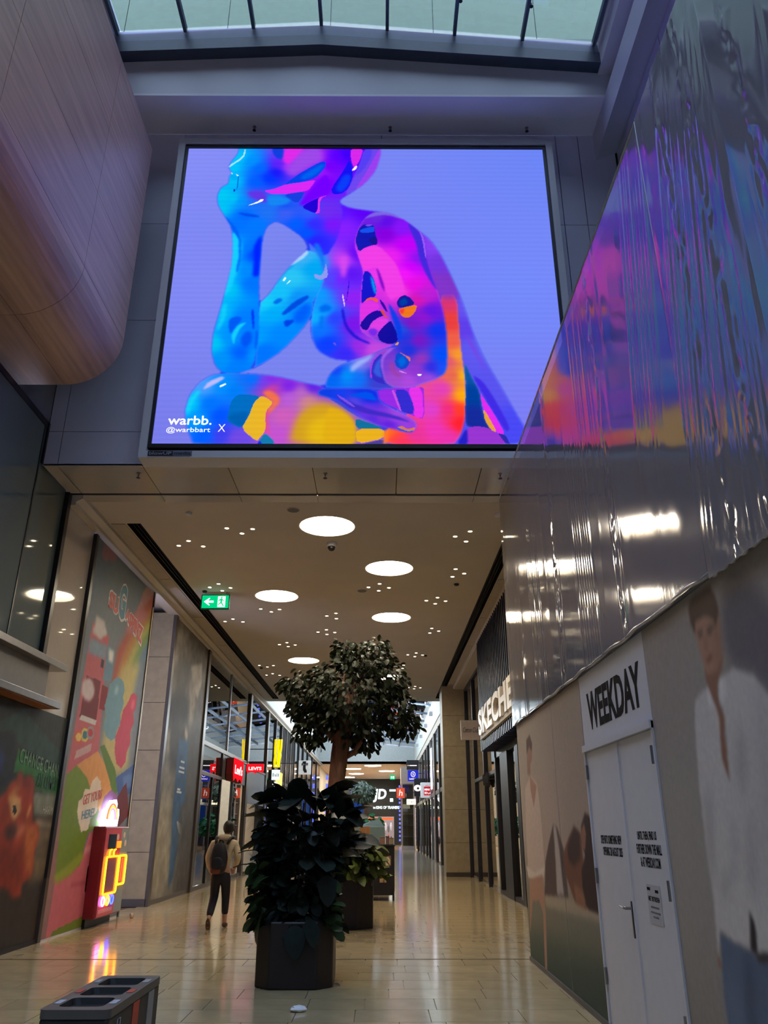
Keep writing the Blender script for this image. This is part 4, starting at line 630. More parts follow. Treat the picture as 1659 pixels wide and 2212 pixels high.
# right upper storey: cornice, panels, dark glazing
struct(MB().prism([(4.02, -12, 13.22), (4.45, -12, 13.42), (4.45, -12, 15.1), (3.96, -12, 15.1), (3.96, -12, 14.4), (4.30, -12, 14.4), (4.30, -12, 14.0), (4.02, -12, 13.85)], (0, 23.0, 0)).build('wall_right_cornice', M_white))
RW = struct(box('wall_right_upper', (4.46, 4.6), (-12, 11.0), (12.96, 14.4), M_joint))
for k in range(8):
    box('panel', (4.43, 4.46), (8.65 - k * 2.36, 10.99 - k * 2.36), (12.98, 13.6), M_white, RW)
struct(box('trim_4', (4.36, 4.46), (-12, 11.0), (12.88, 12.97), M_dark))
WG = struct(box('window_1', (4.7, 4.75), (-12, 11.0), (6.7, 12.9), pm('dark_upper_interior', (70, 78, 96), 0.6)))
for k in range(8):
    box('pane', (4.42, 4.44), (8.65 - k * 2.36, 10.99 - k * 2.36), (6.72, 12.88), M_glass, WG)
struct(box('floor_balcony', (2.1, 4.7), (-12, 11.0), (6.45, 6.6), M_white))

# ------------------------------------------------------------------ timber-clad bulkhead (rounded lower edge)
def wood_mat(name, rgb):
    m = pm(name, rgb, 0.36, var=0.16, scale=2.2, stretch=(6.0, 0.35, 6.0), bump=0.02, randv=0.05)
    return m
M_wood = wood_mat('pale_oak_cladding', (196, 158, 134))
BH = thing('timber_bulkhead', 'pale wood-clad bulkhead with a rounded lower edge hanging left of the screen', 'bulkhead', (-4.5, 3, 7.9))
BH['kind'] = 'structure'
def wprof(off):
    p = [(-7.6, 7.9 + off), (-4.84, 7.9 + off)]
    arc = [(-4.84 + (0.8 - off) * math.sin(t), 8.7 - (0.8 - off) * math.cos(t)) for t in [math.pi / 2 * k / 10 for k in range(1, 11)]]
    return p + arc + [(-4.04 - off, 10.0), (-4.04 - off, 11.33), (-4.04 - off, 12.7)]
po, pi_ = wprof(0.0), wprof(0.02)
segs = [(0, 1), (1, 11), (11, 12), (12, 13), (13, 14)]
YR = [10.3, 8.55, 6.0, 3.45, 0.9, -1.65, -4.2]
for j in range(len(YR) - 1):
    y1, y0 = YR[j] - .004, YR[j + 1] + .004
    for a, b in segs:
        P = po[a:b + 1]; Q = pi_[a:b + 1]
        g = 0.004
        def sh(L):
            L = [Vector((p[0], 0, p[1])) for p in L]
            L[0] = L[0] + (L[1] - L[0]).normalized() * g
            L[-1] = L[-1] + (L[-2] - L[-1]).normalized() * g
            return [(p.x, p.z) for p in L]
        P, Q = sh(P), sh(Q)
        loop = P + Q[::-1]
        MB().prism([(p[0], y0, p[1]) for p in loop], (0, y1 - y0, 0)).build('panel', M_wood, BH)
core = wprof(0.03)
MB().prism([(p[0], -4.2, p[1]) for p in core + [(-7.6, 12.7)]], (0, 14.48, 0)).build('core', pm('bulkhead_core', (120, 96, 84), 0.7), BH)
box('cap', (-7.6, -4.05), (-4.2, 10.29), (12.66, 12.72), M_wood, BH)

# ------------------------------------------------------------------ the LED screen
SW, SH = 590, 553
cv = Canvas(SW, SH, (118, 128, 236))
cv.a = cv.field([(0, 1, 128, 136, 236), (1, 1, 104, 128, 236), (0, 0, 116, 120, 226), (1, 0, 120, 120, 235), (0.9, 0.5, 112, 132, 240), (0.35, 0.5, 112, 124, 226), (0.1, 0.5, 124, 132, 234)], 1.0)
body = cv.mask(cv.curve(SCR_BODY))
for h in SCR_HOLES: body = body * (1 - cv.mask(cv.curve(h)))
body = cv.blur(body, 1)
fig = Canvas(SW, SH, (40, 60, 230))
for kind, pts, q, soft in SCR_LAYERS:
    if kind == 'R':
        m = fig.mask(fig.curve(pts))
        rim = m - fig.blur(m, 2)
        fig.put(fig.blur(m, 1) if soft else m, fig.field(q, 1.7))
        if len(q) < 40: fig.put(np.clip(rim, 0, 1), (190, 200, 255), .3)
    else:
        fig.poly(fig.curve(pts), q, soft, .95)
cv.put(body, fig.a)
line = (np.sin(np.arange(SH) * 2 * math.pi / 9.0) * 0.012 + 1.0)[:, None, None]
cv.a = np.clip(cv.a * line, 0, 1)
SCX0, SCX1, SCZ0, SCZ1, SCY = -3.53, 2.95, 7.09, 13.16, 10.70
SCR = thing('led_screen', 'huge lit screen showing a glossy seated figure in blue, violet and pink', 'screen', (-0.3, 10.9, 6.9))
cv.crop_build('display', (SCX0, SCY, SCZ0), (SCX1 - SCX0, 0, 0), (0, 0, SCZ1 - SCZ0), printm('led_picture', emission=SCREEN_L), SCR)
def ring(name, x0, x1, z0, z1, t, y0, y1, mat, parent, bevel=0.0):
    m = MB()
    m.box(x0, x1, y0, y1, z1 - t, z1); m.box(x0, x1, y0, y1, z0, z0 + t)
    m.box(x0, x0 + t, y0, y1, z0 + t, z1 - t); m.box(x1 - t, x1, y0, y1, z0 + t, z1 - t)
    return m.build(name, mat, parent, bevel=bevel)
ring('bezel', SCX0 - .07, SCX1 + .07, SCZ0 - .07, SCZ1 + .07, .07, SCY - .03, SCY + .06, M_black, SCR)
ring('frame', SCX0 - .17, SCX1 + .17, SCZ0 - .25, SCZ1 + .19, .115, SCY - .06, 11.0, M_white, SCR)
box('back_panel', (SCX0 - .06, SCX1 + .06), (SCY + .06, 10.98), (SCZ0 - .06, SCZ1 + .06), M_black, SCR)
M_ledw = em('led_white', (240, 240, 255), 1.0)
W = SCX1 - SCX0
put_text('warbb.', (SCX0 + .21, SCY - .004, SCZ0 + .34), (.68, 0, 0), (0, 0, .16), M_ledw, SCR, 0.012, 0.002)
put_text('@warbbart', (SCX0 + .2, SCY - .004, SCZ0 + .19), (.68, 0, 0), (0, 0, .11), M_ledw, SCR, 0.0, 0.002)
put_text('X', (SCX0 + 1.0, SCY - .004, SCZ0 + .22), (.11, 0, 0), (0, 0, .13), M_ledw, SCR, -0.01, 0.002)
box('plate', (SCX0 - .02, SCX0 + .36), (SCY - .068, SCY - .06), (SCZ0 - .225, SCZ0 - .145), M_black, SCR)
box('plate', (SCX0 + .36, SCX0 + .65), (SCY - .068, SCY - .06), (SCZ0 - .225, SCZ0 - .145), pm('grey_plate', (96, 102, 128), .5), SCR)
put_text('blowUP', (SCX0, SCY - .069, SCZ0 - .21), (.34, 0, 0), (0, 0, .052), pm('plate_grey_ink', (150, 156, 180), .5), SCR, .012, .001)
put_text('media', (SCX0 + .38, SCY - .069, SCZ0 - .21), (.25, 0, 0), (0, 0, .052), M_black, SCR, .012, .001)

# ------------------------------------------------------------------ ceiling fittings
M_disc = em('lamp_opal', (255, 239, 214), DISC_L)
ordn = ['nearest large round ceiling lamp, beside the dome camera', 'large round ceiling lamp just right of the tree top, second nearest', 'large round ceiling lamp nearest the green exit sign', 'round ceiling lamp right above the tree crown on the right side', 'round ceiling lamp at the left tip of the tree crown', 'round ceiling lamp hidden behind the tree crown']
for k, (x, yy) in enumerate(DISCS):
    t = thing('ceiling_lamp', ordn[k], 'ceiling lamp', (x, yy, CZ), 'large round ceiling lamps')
    m = MB()
    n = 40
    a = [(p[0], p[1], CZ - .004) for p in circ(x, yy, 0.545)]; b = [(p[0], p[1], CZ - .004) for p in circ(x, yy, 0.515)]
    c_ = [(p[0], p[1], CZ + .16) for p in circ(x, yy, 0.515)]
    m.add(a + b + c_, [(i, (i + 1) % n, (i + 1) % n + n, i + n) for i in range(n)] + [(i + n, (i + 1) % n + n, (i + 1) % n + 2 * n, i + 2 * n) for i in range(n)])
    m.build('trim_ring', pm('lamp_trim', (222, 214, 198), 0.5), t, smooth=False)
    m = MB(); m.add([(p[0], p[1], CZ + .15) for p in circ(x, yy, 0.515)], [tuple(range(n))[::-1]])
    m.build('diffuser', M_disc, t)
M_spot = em('downlight_lens', (255, 236, 196), SPOT_L)
dl = MB().lathe([(.062, .004), (.062, -.004), (.042, -.005), (.038, -.002)], (0, 0, 0), 14, 0).mesh('downlight', [pm('lamp_trim', (0, 0, 0)), M_spot])
dl.polygons[len(dl.polygons) - 2].material_index = 0
dl.polygons[len(dl.polygons) - 1].material_index = 1
CL = [(-2.67, 13.7), (-3.81, 14.68), (1.68, 14.13), (1.61, 16.45), (-0.05, 17.56), (-3.78, 17.58), (-2.86, 19.52), (-4.02, 20.83), (-1.2, 20.22), (1.37, 18.71),
      (1.42, 21.87), (-1.57, 22.05), (-2.88, 23.7), (1.12, 25.19), (-3.97, 26.98), (-3.97, 28.82), (0.77, 27.21), (-4.05, 31.33), (1.35, 31.53)]
ORD = ['first', 'second', 'third', 'fourth', 'fifth', 'sixth', 'seventh', 'eighth', 'ninth', 'tenth', 'eleventh', 'twelfth', 'thirteenth', 'fourteenth', 'fifteenth', 'sixteenth', 'seventeenth', 'eighteenth', 'nineteenth']
CL.sort(key=lambda c: c[1])
for k, (x, yy) in enumerate(CL):
    for j, (dx, dy) in enumerate(((-.24, .02), (0.0, .3), (.24, .06), (.02, -.26))):
        if (k + j) % 7 == 3: continue
        o = link(bpy.data.objects.new('downlight', dl)); o.location = (x + dx, yy + dy, CZ - 0.001)
        tag(o, 'small recessed downlight, the %s one of the %s ceiling cluster counting away from the camera' % (['left', 'back', 'right', 'front'][j], ORD[k]), 'downlight', 'small recessed downlights')
def sprinkler(x, y_, z, lab, grp):
    t = thing('sprinkler', lab, 'sprinkler', (x, y_, z), grp)
    MB().lathe([(.035, 0), (.035, -.008), (.014, -.012), (.014, -.05), (.006, -.055), (.006, -.08)], (x, y_, z), 10).build('body', M_steel, t)
    MB().lathe([(.03, -.08), (.034, -.086), (.03, -.09)], (x, y_, z), 10).build('deflector', M_dark, t)
for x, n_ in ((-2.39, 'left'), (0.16, 'middle'), (2.73, 'right')):
    sprinkler(x, 10.82, 13.838, 'sprinkler head in the upper soffit over the screen, the %s of three' % n_, 'sprinklers above the screen')
for x, n_ in ((-3.86, 'left'), (-0.89, 'middle'), (1.9, 'right')):
    sprinkler(x, 11.26, CZ - 0.006, 'sprinkler head in the panelled soffit under the screen, the %s of three' % n_, 'sprinklers under the screen')
t = thing('dome_camera', 'small dome security camera on the ceiling behind the nearest round lamp', 'camera', (-0.98, 14.55, CZ))
MB().lathe([(.1, 0), (.1, -.06), (.085, -.08)], (-0.98, 14.55, CZ), 20).build('housing', M_white, t, smooth=True)
MB().lathe([(.078, -.08), (.07, -.12), (.045, -.15), (.012, -.163)], (-0.98, 14.55, CZ), 20).build('dome', pm('smoked_dome', (16, 16, 18), .08), t, smooth=True)
for k, (x, yy, lab) in enumerate(((-1.56, 12.8, 'round grey ceiling speaker grille left of the nearest round lamp'), (-0.45, 17.87, 'round grey ceiling speaker grille further back, near the second round lamp'))):
    t = thing('ceiling_speaker', lab, 'speaker', (x, yy, CZ), 'ceiling speakers')
    MB().lathe([(.12, 0), (.12, -.008), (.105, -.012)], (x, yy, CZ), 20).build('rim', M_hatch, t)
    MB().lathe([(.104, -.006), (.1, -.016)], (x, yy, CZ), 20).build('grille', M_grille, t)
for k, (x, yy) in enumerate(((-3.45, 12.95), (2.1, 13.0), (-4.2, 17.9), (1.75, 17.3), (-4.2, 27.4), (1.45, 25.3))):
    o = tag(MB().lathe([(.06, 0), (.06, -.02), (.045, -.045), (.02, -.05)], (x, yy, CZ), 12).build('smoke_detector', M_dark if k > 1 else M_white, smooth=False),
            ['small smoke detector on the ceiling near the left slot, just behind the bridge', 'small smoke detector on the ceiling near the plastic sheeting', 'dark detector on the ceiling over the green exit sign', 'dark detector on the ceiling beside the right-hand downlights', 'dark detector on the ceiling at the left of the far downlights', 'dark detector on the ceiling right of the tree crown'][k], 'detector', 'ceiling detectors')

# green exit sign
EX = thing('exit_sign', 'lit green exit sign with white arrow and running figure under the ceiling', 'sign', (-3.95, 18, 6.45))
box('housing', (-4.29, -3.61), (18.0, 18.06), (6.45, 6.81), pm('green_sign_case', (10, 92, 62), .4), EX, .008)
M_exg = em('exit_green', (0, 168, 104), 1.1)
M_exw = em('exit_white', (226, 255, 238), 1.3)
box('face', (-4.265, -3.635), (17.992, 18.0), (6.475, 6.785), M_exg, EX)
def flat(name, pts, y_, mat, parent, d=-.004):
    return MB().prism([(p[0], y_, p[1]) for p in pts], (0, d, 0)).build(name, mat, parent)
flat('arrow', [(-4.22, 6.63), (-4.10, 6.54), (-4.07, 6.54), (-4.12, 6.605), (-3.99, 6.605), (-3.99, 6.655), (-4.12, 6.655), (-4.07, 6.72), (-4.10, 6.72)], 17.992, M_exw, EX)
flat('door_symbol', [(-3.89, 6.5), (-3.71, 6.5), (-3.71, 6.76), (-3.89, 6.76)], 17.992, M_exw, EX, -.002)
rm = MB()
def fl2(pts): rm.prism([(p[0], 17.989, p[1]) for p in pts], (0, -.003, 0))
fl2([(-3.80 + .022 * math.cos(a), 6.732 + .022 * math.sin(a)) for a in [k * math.pi / 4 for k in range(8)]])
fl2([(-3.83, 6.705), (-3.78, 6.71), (-3.785, 6.62), (-3.825, 6.615)])
fl2([(-3.825, 6.70), (-3.87, 6.67), (-3.875, 6.645), (-3.86, 6.645), (-3.82, 6.675)])
fl2([(-3.785, 6.70), (-3.755, 6.665), (-3.73, 6.675), (-3.735, 6.66), (-3.76, 6.645), (-3.795, 6.68)])
fl2([(-3.825, 6.625), (-3.79, 6.625), (-3.765, 6.575), (-3.735, 6.53), (-3.76, 6.52), (-3.795, 6.57)])
fl2([(-3.825, 6.625), (-3.80, 6.61), (-3.83, 6.57), (-3.88, 6.55), (-3.885, 6.57), (-3.85, 6.585)])
rm.build('running_figure', M_exg, EX)
for x in (-4.2, -3.7):
    MB().tube([(x, 18.03, 6.81), (x, 18.03, CZ)], .006, 6).build('hanger', M_steel, EX)

# ------------------------------------------------------------------ left side, from near to far
LXW = -5.25
struct(box('wall_left', (-9, -6.4), (-12, 12.05), (0, 7.6), pm('dim_shop_interior', (128, 138, 138), .6)))
SG = struct(box('window_2', (-5.36, -5.30), (3.0, 12.05), (7.52, 7.62), M_dark))
for a, b in ((10.92, 12.04), (8.3, 10.9), (5.6, 8.28), (3.0, 5.58)):
    box('pane', (-5.335, -5.315), (a, b), (4.03, 7.52), pm('spandrel_glass', (104, 118, 116), .05, var=.03, scale=.6, spec=.7), SG)
box('post', (-5.36, -5.28), (10.96, 11.06), (6.9, 7.6), M_dark, SG)
for a in (10.895, 8.285, 5.585): box('mullion', (-5.345, -5.305), (a - .004, a + .03), (4.02, 7.52), M_dark, SG)
struct(box('post_left', (-5.36, -5.24), (12.02, 12.14), (4.0, 6.87), M_dark))
CN = thing('shop_canopy', 'two-tier grey metal canopy over the shopfront at the far left edge', 'canopy', (-5.1, 8, 3.3))
box('upper_slab', (-5.34, -4.98), (3.0, 12.42), (3.92, 4.02), M_steel, CN, .006)
box('fascia', (-5.34, -5.12), (3.0, 12.05), (3.44, 3.92), pm('canopy_grey', (128, 124, 122), .5), CN)
box('lower_slab', (-5.34, -5.0), (3.0, 12.42), (3.34, 3.44), M_steel, CN, .006)
box('underside', (-5.32, -5.03), (3.0, 12.3), (3.325, 3.34), pm('warm_lit_underside', (170, 104, 60), .4), CN)  # warm light under the lower slab is put into this colour
M_gloss_white = pm('glossy_white_panel', (196, 188, 178), .04, var=.02, spec=.9, coat=.5)
struct(box('wall_left_panel', (-5.5, -5.28), (12.14, 13.44), (3.3, 6.7), M_gloss_white))
M_print = printm('printed_film', .55, spec=.25)
lc = Canvas(150, 130, (38, 42, 44))
for pts, rgb, soft in LION_SHAPES: lc.poly(pts, rgb, soft)
for k in range(13):     # roof tiles of the printed building
    xx = .63 + k * .03
    lc.poly([(xx, .86), (xx + .004, .86), (xx + .004, 1.0), (xx, 1.0)], (66, 66, 64), 0, .35)
lc.noise(.25, 4)
LP = thing('lion_dance_poster', 'dark window print of an orange lion-dance costume at the left edge', 'poster', (LXW, 11.4, 0))
lc.crop_build('print', (LXW, 9.4, .02), (0, 4.0, 0), (0, 0, 3.3), M_print, LP)
box('backing', (-5.30, -5.252), (9.4, 13.4), (0.0, 3.32), M_black, LP)
box('skirting', (-5.30, -5.23), (9.4, 13.4), (0.0, 0.06), M_black, LP)
def on_left(fr, uv): return (LXW + .003, fr[0] + uv[0] * fr[1], fr[2] + uv[1] * fr[3])
LF = (9.4, 4.0, .02, 3.3)
M_ink = pm('print_ink_pale', (92, 122, 100), .5)
def text_on(s, fr, p0, p1, hh, mat, parent, off, depth=.002, warp=None):
    a = Vector(on_left(fr, p0)); b = Vector(on_left(fr, p1))
    return put_text(s, a, b - a, (0, 0, hh), mat, parent, off, depth, warp=warp)
text_on('CHANGE CHAN', LF, (.61, .755), (.98, .715), .2, M_ink, LP, .015)
text_on('ATE CLIMAT', LF, (.79, .665), (.985, .655), .2, pm('print_ink_teal', (30, 70, 60), .5), LP, .015)
text_on('HARM', LF, (.89, .55), (.985, .545), .12, pm('print_ink_grey', (176, 172, 160), .5), LP, 0.0)
struct(box('post_left', (-5.36, -5.21), (13.42, 13.54), (0.9, 6.64), M_dark))
struct(box('post_left', (-5.36, -5.21), (13.42, 13.54), (0.0, 0.9), M_bronze))
# candy-floss hoarding
sc_ = Canvas(120, 300, (104, 122, 140))
sc_.a = sc_.field([(0, 1, 92, 108, 126), (1, 1, 96, 112, 128), (.3, .7, 120, 130, 140), (1, .6, 120, 130, 150), (0, .1, 150, 110, 110)], 1.0)
for pts, rgb, soft in SUGA_SHAPES: sc_.poly(pts, rgb, soft)
for (cx, cz), c1, c2 in zip(SUGA_DOTS[:3], ((200, 96, 80), (210, 190, 90), (150, 150, 150)), ((226, 190, 110), (60, 110, 130), (190, 60, 80))):
    sc_.ell((cx, cz), .05, .018, c1); sc_.ell((cx, cz), .032, .011, c2)
sc_.ell(SUGA_DOTS[3], .085, .03, (206, 190, 196), 1)
sc_.noise(.06, 3)
SG_ = thing('candy_floss_hoarding', 'colourful rainbow and candy-floss hoarding panel behind the pink machine', 'hoarding', (LXW, 15.4, 0))
sc_.crop_build('print', (LXW + .03, 13.56, .03), (0, 3.74, 0), (0, 0, 6.59), M_print, SG_)
box('board', (-5.4, LXW + .028), (13.56, 17.3), (0, 6.64), M_white, SG_)
box('edge_post', (-5.36, -5.20), (17.3, 17.38), (0, 6.66), M_dark, SG_)
box('light_edge', (-5.205, -5.19), (17.27, 17.31), (0.5, 6.3), pm('pale_edge', (226, 214, 196), .4), SG_)
SF = (13.56, 3.74, .03, 6.59)
LXo, LXW_ = LXW, LXW
M_tred = pm('print_red', (206, 92, 96), .5); M_tblu = pm('print_blue', (70, 132, 166), .5)
LXW = LXo + .03
M_twh = pm('print_outline', (226, 220, 222), .5)
grow = lambda a, b: (a, b * (.62 + .38 * a))
text_on('SU', SF, (.235, .833), (.41, .829), .40, M_twh, SG_, .1); text_on('SU', SF, (.245, .838), (.40, .834), .33, M_tred, SG_, .05, .005)
text_on('ASPINZ', SF, (.515, .838), (.875, .794), .46, M_twh, SG_, .1, .002, grow); text_on('ASPINZ', SF, (.527, .845), (.86, .803), .37, M_tred, SG_, .045, .005, grow)
text_on('G', SF, (.388, .824), (.515, .824), .79, M_twh, SG_, .1, .006); text_on('G', SF, (.398, .832), (.505, .832), .70, M_tblu, SG_, .05, .009)
text_on('GET YOURS', SF, (.27, .298), (.52, .320), .17, M_tred, SG_, .01)
text_on('HERE!', SF, (.28, .262), (.44, .272), .15, M_tblu, SG_, .01)
LXW = LXo
# stone pier and the recess before it
struct(box('wall_left_recess', (-7.4, -7.2), (17.0, 19.6), (0, 6.87), M_stone))
pier = struct(box('wall_left_pier', (-7.2, -5.30), (19.44, 19.9), (0, 6.74), M_joint))
zz = [0.02, 1.12, 2.24, 3.36, 4.48, 5.6, 6.74]
for i in range(6):
    box('stone_slab', (-7.2, -5.28), (19.41, 19.44), (zz[i] + .006, zz[i + 1] - .006), M_stone, pier)
box('skirting', (-7.2, -5.27), (19.395, 19.41), (0, .16), M_bronze, pier)
def post(y0, y1, z1=6.74, mat=None, z0=0.0):
    return struct(box('post_left', (-5.36, -5.20), (y0, y1), (z0, z1), mat or M_bronze))
post(19.42, 19.62)
gc = Canvas(110, 190, (118, 112, 106))
for pts, rgb, soft in GREY_SHAPES: gc.poly(pts, rgb, soft)
gc.noise(.3, 6); gc.noise(.12, 2)
GP = thing('grey_fashion_poster', 'tall grey window poster with a blue strip and white shapes', 'poster', (LXW, 21.6, 0))
gc.crop_build('print', (LXW, 19.64, .1), (0, 3.92, 0), (0, 0, 6.6), M_print, GP)
box('board', (-5.278, LXW - .002), (19.62, 23.58), (0.0, 6.72), M_bronze, GP)
GF = (19.64, 3.92, .1, 6.6)
for k, (yy, w, zz_) in enumerate(((.455, .4, .475), (.43, .55, .452), (.42, .6, .436), (.43, .3, .37), (.42, .5, .36))):
    box('print_line', (LXW, LXW + .002), (19.64 + yy * 3.92, 19.64 + yy * 3.92 + w), (.1 + zz_ * 6.6, .1 + zz_ * 6.6 + .05), pm('print_white', (196, 200, 204), .5), GP)
post(23.58, 23.86)

# glazed shopfronts on the left
M_in = pm('shop_back_wall', (196, 190, 178), .6)
M_infl = pm('shop_floor', (170, 160, 140), .3)
def shop_left(y0, y1, depth, lab, glow=None):
    pass
struct(box('wall_left_shop', (-8.4, -8.2), (19.9, 38), (0, 6.87), M_in))
struct(box('wall_left_shop_backing', (-5.8, -5.75), (23.9, 31.75), (4.1, 6.8), pm('pale_pane_backing', (186, 198, 196), .6)))  # pale back wall added close behind the upper panes to brighten them
struct(box('wall_left_shop', (-8.2, -5.36), (37.2, 37.4), (0, 6.87), M_in))
struct(box('wall_left_shop', (-8.2, -5.36), (23.5, 23.7), (0, 6.87), M_in))
struct(box('wall_left_shop', (-8.2, -5.36), (31.8, 32.0), (0, 6.87), M_in))
struct(box('ceiling_left_shop', (-9.2, -5.4), (11.3, 71), (6.88, 7.0), M_ceil))
struct(box('wall_left_shop', (-7.4, -5.5), (11.9, 12.05), (0, 6.88), M_in))
struct(box('wall_left_shop', (-8.4, -7.4), (19.5, 19.9), (0, 6.88), M_in))
W3 = struct(box('window_3', (-5.34, -5.22), (23.86, 31.9), (3.94, 4.06), M_bronze))
def lpane(win, a, b, z0, z1): return box('pane', (-5.29, -5.275), (a, b), (z0, z1), M_glass, win)
def lbar(win, a, b, z0, z1, mat=None): return box('bar', (-5.33, -5.235), (a, b), (z0, z1), mat or M_bronze, win)
lpane(W3, 23.88, 27.7, 4.08, 6.72); lpane(W3, 27.75, 31.88, 4.08, 6.72); lbar(W3, 27.69, 27.76, 4.06, 6.72, M_steel)
lpane(W3, 23.88, 27.05, 3.22, 3.92); lpane(W3, 23.88, 27.05, .12, 3.1)
lbar(W3, 23.86, 27.1, 3.1, 3.2); lbar(W3, 27.05, 27.15, 0, 3.94, M_dark); lbar(W3, 29.2, 29.32, 0, 3.94, M_dark)
lpane(W3, 29.34, 31.86, .12, 3.14); lbar(W3, 23.86, 31.9, 0, .11)
box('sign_panel', (-5.32, -5.25), (27.15, 31.88), (3.16, 3.92), pm('charcoal_sign_panel', (74, 72, 74), .5), W3)
struct(box('door_1', (-5.75, -5.70), (27.2, 29.2), (0, 3.1), M_black))
lbar(W3, 25.65, 25.72, .1, 3.1, M_dark)
# lit strip inside the glass
o = tag(MB().box(-5.36, -5.31, 24.95, 25.03, .0, 3.0).build('strip_lamp', em('cool_strip', (232, 244, 255), 5.0)), 'tall bright white light strip just inside the left shop window', 'light')
# red signs of the jeans shop
M_red = em('red_sign_face', (232, 18, 30), 1.0); M_dred = pm('dark_red_case', (104, 12, 18), .4); M_signw = em('sign_white', (255, 236, 232), 1.1)
def batwing(y0, y1, z0, z1):
    n = 12
    pts = [(y0, z1), (y0 + (y1 - y0) * .0, z0 + (z1 - z0) * .3)]
    for k in range(n + 1):
        t = k / n
        pts.append((y0 + (y1 - y0) * (.06 + .88 * t), z0 + (z1 - z0) * (.16 * abs(math.sin(2 * math.pi * t)) * (1 if True else 0))))
    pts += [(y1, z0 + (z1 - z0) * .3), (y1, z1)]
    return pts
LS = thing('box_sign', 'red wall box sign with white lettering above the jeans shop door', 'sign', (-5.2, 28.6, 3.2))
bw = batwing(27.65, 29.55, 3.12, 3.86)
MB().prism([(-5.22, a, b) for a, b in bw], (.24, 0, 0)).build('case', M_dred, LS)
MB().prism([(-4.98, a, b) for a, b in bw], (.02, 0, 0)).build('face', M_red, LS)
put_text("Levi's", (-4.958, 27.85, 3.36), (0, 1.5, 0), (0, 0, .3), M_signw, LS, .02, .006)
LB = thing('blade_sign', 'small red batwing blade sign with white lettering on a thin black arm', 'sign', (-4.6, 30, 3.5))
bw = batwing(-4.92, -4.29, 3.5, 3.83)
MB().prism([(a, 30.0, b) for a, b in bw], (0, .08, 0)).build('case', M_dred, LB)
MB().prism([(a, 29.985, b) for a, b in bw], (0, .015, 0)).build('face', M_red, LB)
put_text("LEVI'S", (-4.84, 29.984, 3.61), (.47, 0, 0), (0, 0, .12), M_signw, LB, .025, .004)
MB().tube([(-5.22, 30.04, 3.9), (-4.27, 30.04, 3.9)], .015, 6).build('arm', M_black, LB)
for x in (-4.85, -4.35): MB().tube([(x, 30.04, 3.9), (x, 30.04, 3.8)], .01, 6).build('hook', M_black, LB)
post(31.9, 32.3)
W4 = struct(box('window_4', (-5.34, -5.22), (32.3, 37.2), (3.86, 3.94), M_bronze))
lpane(W4, 32.32, 37.2, 3.96, 6.72); lpane(W4, 32.32, 37.2, .1, 2.6)
box('sign_panel', (-5.32, -5.25), (32.32, 37.2), (2.55, 3.86), pm('grey_sign_panel', (112, 112, 116), .5), W4)
# stone feature wall and wooden slats in that window
sw = struct(box('wall_left_feature', (-5.9, -5.8), (32.3, 37.2), (0, 2.6), M_joint))
M_rub = pm('mixed_stone', (150, 140, 118), .6, var=.2, scale=6, randv=.25)
for r in range(8):
    yy = 32.3
    while yy < 37.1:
        w = random.uniform(.4, .8); w = min(w, 37.2 - yy)
        box('stone_slab', (-5.8, -5.77), (yy + .01, yy + w - .01), (r * .325 + .01, r * .325 + .31), M_rub, sw); yy += w
t = thing('slat_screen', 'low screen of upright red-brown wooden slats in the window behind the planter', 'screen', (-5.66, 35.3, 0))
for k in range(3): box('slat', (-5.7, -5.62), (34.9 + k * .35, 35.05 + k * .35), (.0, 1.75), pm('red_brown_slat', (124, 66, 40), .5), t)
post(37.2, 37.6)
# yellow folded sign
YS = thing('folded_sign', 'tall bright yellow folded sign hanging off the left shopfront', 'sign', (-4.5, 36, 4.1))
M_yel = pm('yellow_enamel', (236, 208, 0), .4, emit=(255, 226, 0), estr=.55)
for i, (xa, xb) in enumerate(((-4.73, -4.60), (-4.585, -4.47), (-4.455, -4.36))):
    k0 = .03 * (1 if i == 2 else 0)
    m = MB()
    L = [(xa, xb - .01, 5.32), (xa - .01, xb - .015, 4.95), (xa - .005 - k0, xb - .02 - k0, 4.72), (xa + .01 - k0, xb - k0, 4.62), (xa - .01 - k0, xb - .02 - k0 * 1.6, 4.4), (xa - k0 * 1.6, xb - .02 - k0 * 2, 4.13)]
    vs = []; fs = []
    for (a, b, z) in L: vs += [(a, 36.0, z), ((a + b) / 2, 35.93, z), (b, 36.0, z), ((a + b) / 2, 36.08, z)]
    for j in range(len(L) - 1):
        for q in range(4): fs.append((j * 4 + q, j * 4 + (q + 1) % 4, j * 4 + 4 + (q + 1) % 4, j * 4 + 4 + q))
    fs += [(0, 1, 2, 3), tuple(len(vs) - 4 + q for q in range(4))]
    MB().add(vs, fs).build('fold', M_yel, YS)
MB().tube([(-5.28, 36.0, 4.9), (-4.7, 36.0, 4.9)], .02, 6).build('arm', M_black, YS)
